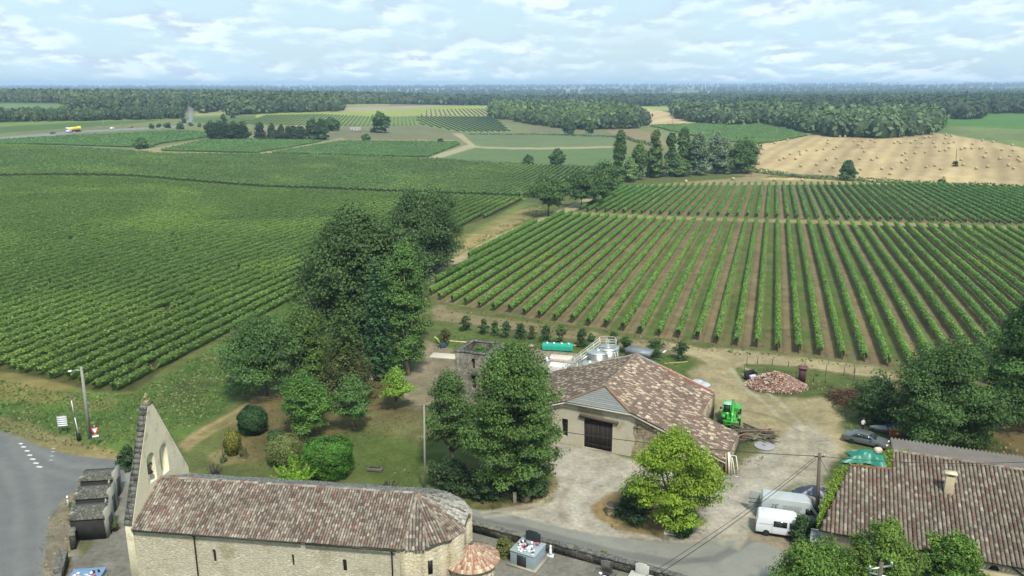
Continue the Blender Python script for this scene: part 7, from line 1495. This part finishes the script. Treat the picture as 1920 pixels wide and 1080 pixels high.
tomb(160, 1092, (2.6, 2.4, .5), R(6), 'blue tomb top covered with white ornaments at the bottom left corner', mat('blue_slab', C(120,150,190,.8), ns=4, na=.1, rough=.3), None, 24, 9, None)
P = G(1032, 1044); t = thing('small_monument', 'small white monument leaning at the right side of the ornamented tomb', 'monument', P, R(-20)); m = MB(); m.box((0,0,.12), (.6,.4,.24), col=(.6,.6,.58)); m.build('base', M_attr, t); m = MB(); m.lathe([(.18,.24),(.12,.5),(.14,.7),(.08,.9),(.1,1.1),(.02,1.2)], (0,0,0), 10, col=(.72,.72,.7)); m.build('figure', M_attr, t, smooth=True)
M_ston = stone('mossy_slate', C(132,132,124), C(104,104,98), C(80,80,76), 3, 1, 0, False, C(190,188,174), (.54,.62))
def mausoleum(px, py, w_, d_, h, rz, label, dz=.55, cross=True, front=True):
    P = G(px, py); t = thing('mausoleum', label, 'mausoleum', P, rz); m = MB(); m.box((0,0,h/2), (w_,d_,h)); m.build('wall', mat('dark_stone', C(58,58,56), ns=1.5, na=.3, rough=.9), t)
    m = MB(); e = .14; m.add([(-w_/2-e,-d_/2-e,h),(w_/2+e,-d_/2-e,h),(w_/2+e,d_/2+e,h+dz*.35),(-w_/2-e,d_/2+e,h+dz*.35),(-w_/2-e,0,h+dz),(w_/2+e,0,h+dz),(-w_/2-e,-d_/2-e,h-.12),(w_/2+e,-d_/2-e,h-.12),(w_/2+e,d_/2+e,h-.12),(-w_/2-e,d_/2+e,h-.12)], [(0,1,5,4),(4,5,2,3),(6,7,1,0),(7,8,2,5,1),(8,9,3,2),(9,6,0,4,3)]); m.build('roof', M_ston, t)
    m = MB(); m.box((w_/2+.1,0,h/2+.25), (.2,d_*.92,h+.5), col=C(168,168,160)); m.build('front', M_attr, t)
    m = MB(); m.box((w_/2+.22,0,h*.42), (.05,d_*.4,h*.75), col=C(60,66,64)); m.build('door', M_attr, t)
    if cross: m = MB(); m.box((w_/2,0,h+.85), (.1,.1,.7), col=C(180,176,160)); m.box((w_/2,0,h+.95), (.1,.42,.1), col=C(180,176,160)); m.build('cross', M_attr, t)
rzc_ = R(8)
mausoleum(176, 1000, 2.9, 2.3, 2.3, rzc_, 'nearest dark stone mausoleum with a speckled roof, beside the cemetery wall')
mausoleum(183, 962, 2.9, 2.0, 2.3, rzc_, 'middle mausoleum with a lichen speckled slate roof')
mausoleum(192, 931, 3.0, 2.0, 2.5, rzc_, 'rear mausoleum with small corner pinnacles nearest the road', dz=.3, cross=False)
P = G(192, 931)
for k, (x, y) in enumerate(((-1.5,-1.0),(1.6,-1.0),(1.6,1.0),(-1.5,1.0))):
    pass
P = G(217, 995); t = thing('flower_planter', 'red flowers in a pot in front of the nearest mausoleum', 'planter', P); m = MB(); m.lathe([(.2,0),(.3,.5),(.34,.52)], (0,0,0), 12, col=C(120,90,76)); m.build('pot', M_attr, t); rr_ = np.random.RandomState(5); p_ = rr_.normal(size=(260,3))*np.array([.2,.2,.14])+np.array([0,0,.7]); link('flowers', crown_mesh('flowers', rr_, (.5,.08,.03), (.10,.14,.04), p_, rr_.normal(size=(260,3))+np.array([0,0,.8]), np.full(260,.07), np.ones(260), 1.0), t)
def stone_wall(line, w_, h, label, m_, cap=True):
    pts = [Vector(G(*q)) for q in line]; t = thing('cemetery_wall', label, 'wall', pts[0]); m = MB(); c = MB(); rr_ = random.Random(3)
    for a, b in zip(pts[:-1], pts[1:]):
        d = b-a; L_ = d.length; rz = math.atan2(d.y, d.x); m.box((a+b)/2-pts[0]+Vector((0,0,h/2)), (L_+.15, w_, h), rz)
        k = max(1, int(L_/.6))
        for i in range(k): q = a.lerp(b, (i+.5)/k)-pts[0]; c.box(q+Vector((0,0,h+.06+rr_.uniform(-.02,.05))), (L_/k*.97, w_+.12+rr_.uniform(-.05,.08), .16), rz+rr_.uniform(-.06,.06))
    m.build('wall', m_, t); c.build('coping', M_slab if cap else m_, t, bevel=.03)
stone_wall([(862,990),(885,995),(972,1018),(1040,1034),(1113,1054),(1180,1072),(1226,1084),(1290,1104),(1380,1130)], .5, .85, 'low dark rubble wall between the lane and the right part of the cemetery', M_wallst)
stone_wall([(160,915),(147,960),(140,1000),(138,1030)], .45, 1.3, 'dark stone wall left of the mausoleums', M_wallst)
stone_wall([(122,1055),(112,1090),(104,1130)], .6, 1.1, 'rounded grey wall end at the bottom left edge', M_wallst)
# road markings : broken give way line
dash = [((92,829),(103,834)),((104,837),(115,842)),((118,845),(128,850)),((132,853),(142,858)),((68,823),(78,827)),((54,818),(63,821))]
DS = [(36,829,42,834),(40,835,48,840),(47,842,55,848),(52,850,60,856),(57,858,66,863),(63,866,72,870),(69,873,79,877)]
for k, (x0, y0, x1, y1) in enumerate(DS):
    a, b = Vector(G(x0, (y0+y1)/2)), Vector(G(x1, (y0+y1)/2+1)); m = MB(); d = (b-a).normalized(); n_ = Vector((-d.y, d.x, 0))*.15; m.add([a-n_-a, b-n_-a, b+n_-a, a+n_-a], [(0,1,2,3)], (.5,.5,.48)); o = single('road_marking', m, M_attr, None, None, (a.x, a.y, .012)); o['kind'] = 'structure'
for x0, y0 in ((95,848),(93,856),(91,864),(96,842)):
    a = Vector(G(x0, y0)); m = MB(); m.add([(0,0,0),(.4,.0,0),(.4,.25,0),(0,.25,0)], [(0,1,2,3)], (.3,.31,.31)); o = single('road_marking', m, M_attr, None, None, (a.x, a.y, .012)); o['kind'] = 'structure'
# ------------------------------------------------------------------ haze
HZ = True
if HZ:
    hm = bpy.data.materials.new('haze_air'); hm.use_nodes = True; t = hm.node_tree; t.nodes.clear()
    pv = N(t, 'ShaderNodeVolumePrincipled'); pv.inputs['Color'].default_value = (.55,.76,1,1); pv.inputs['Density'].default_value = .000135; pv.inputs['Anisotropy'].default_value = .0
    t.links.new(pv.outputs[0], N(t, 'ShaderNodeOutputMaterial').inputs[1])
    m = MB(); m.box((0, 2000, 30.5), (32000, 32000, 89)); o = m.build('haze', hm); tag(o, 'thin blue air veiling the distance', 'haze', kind='stuff')
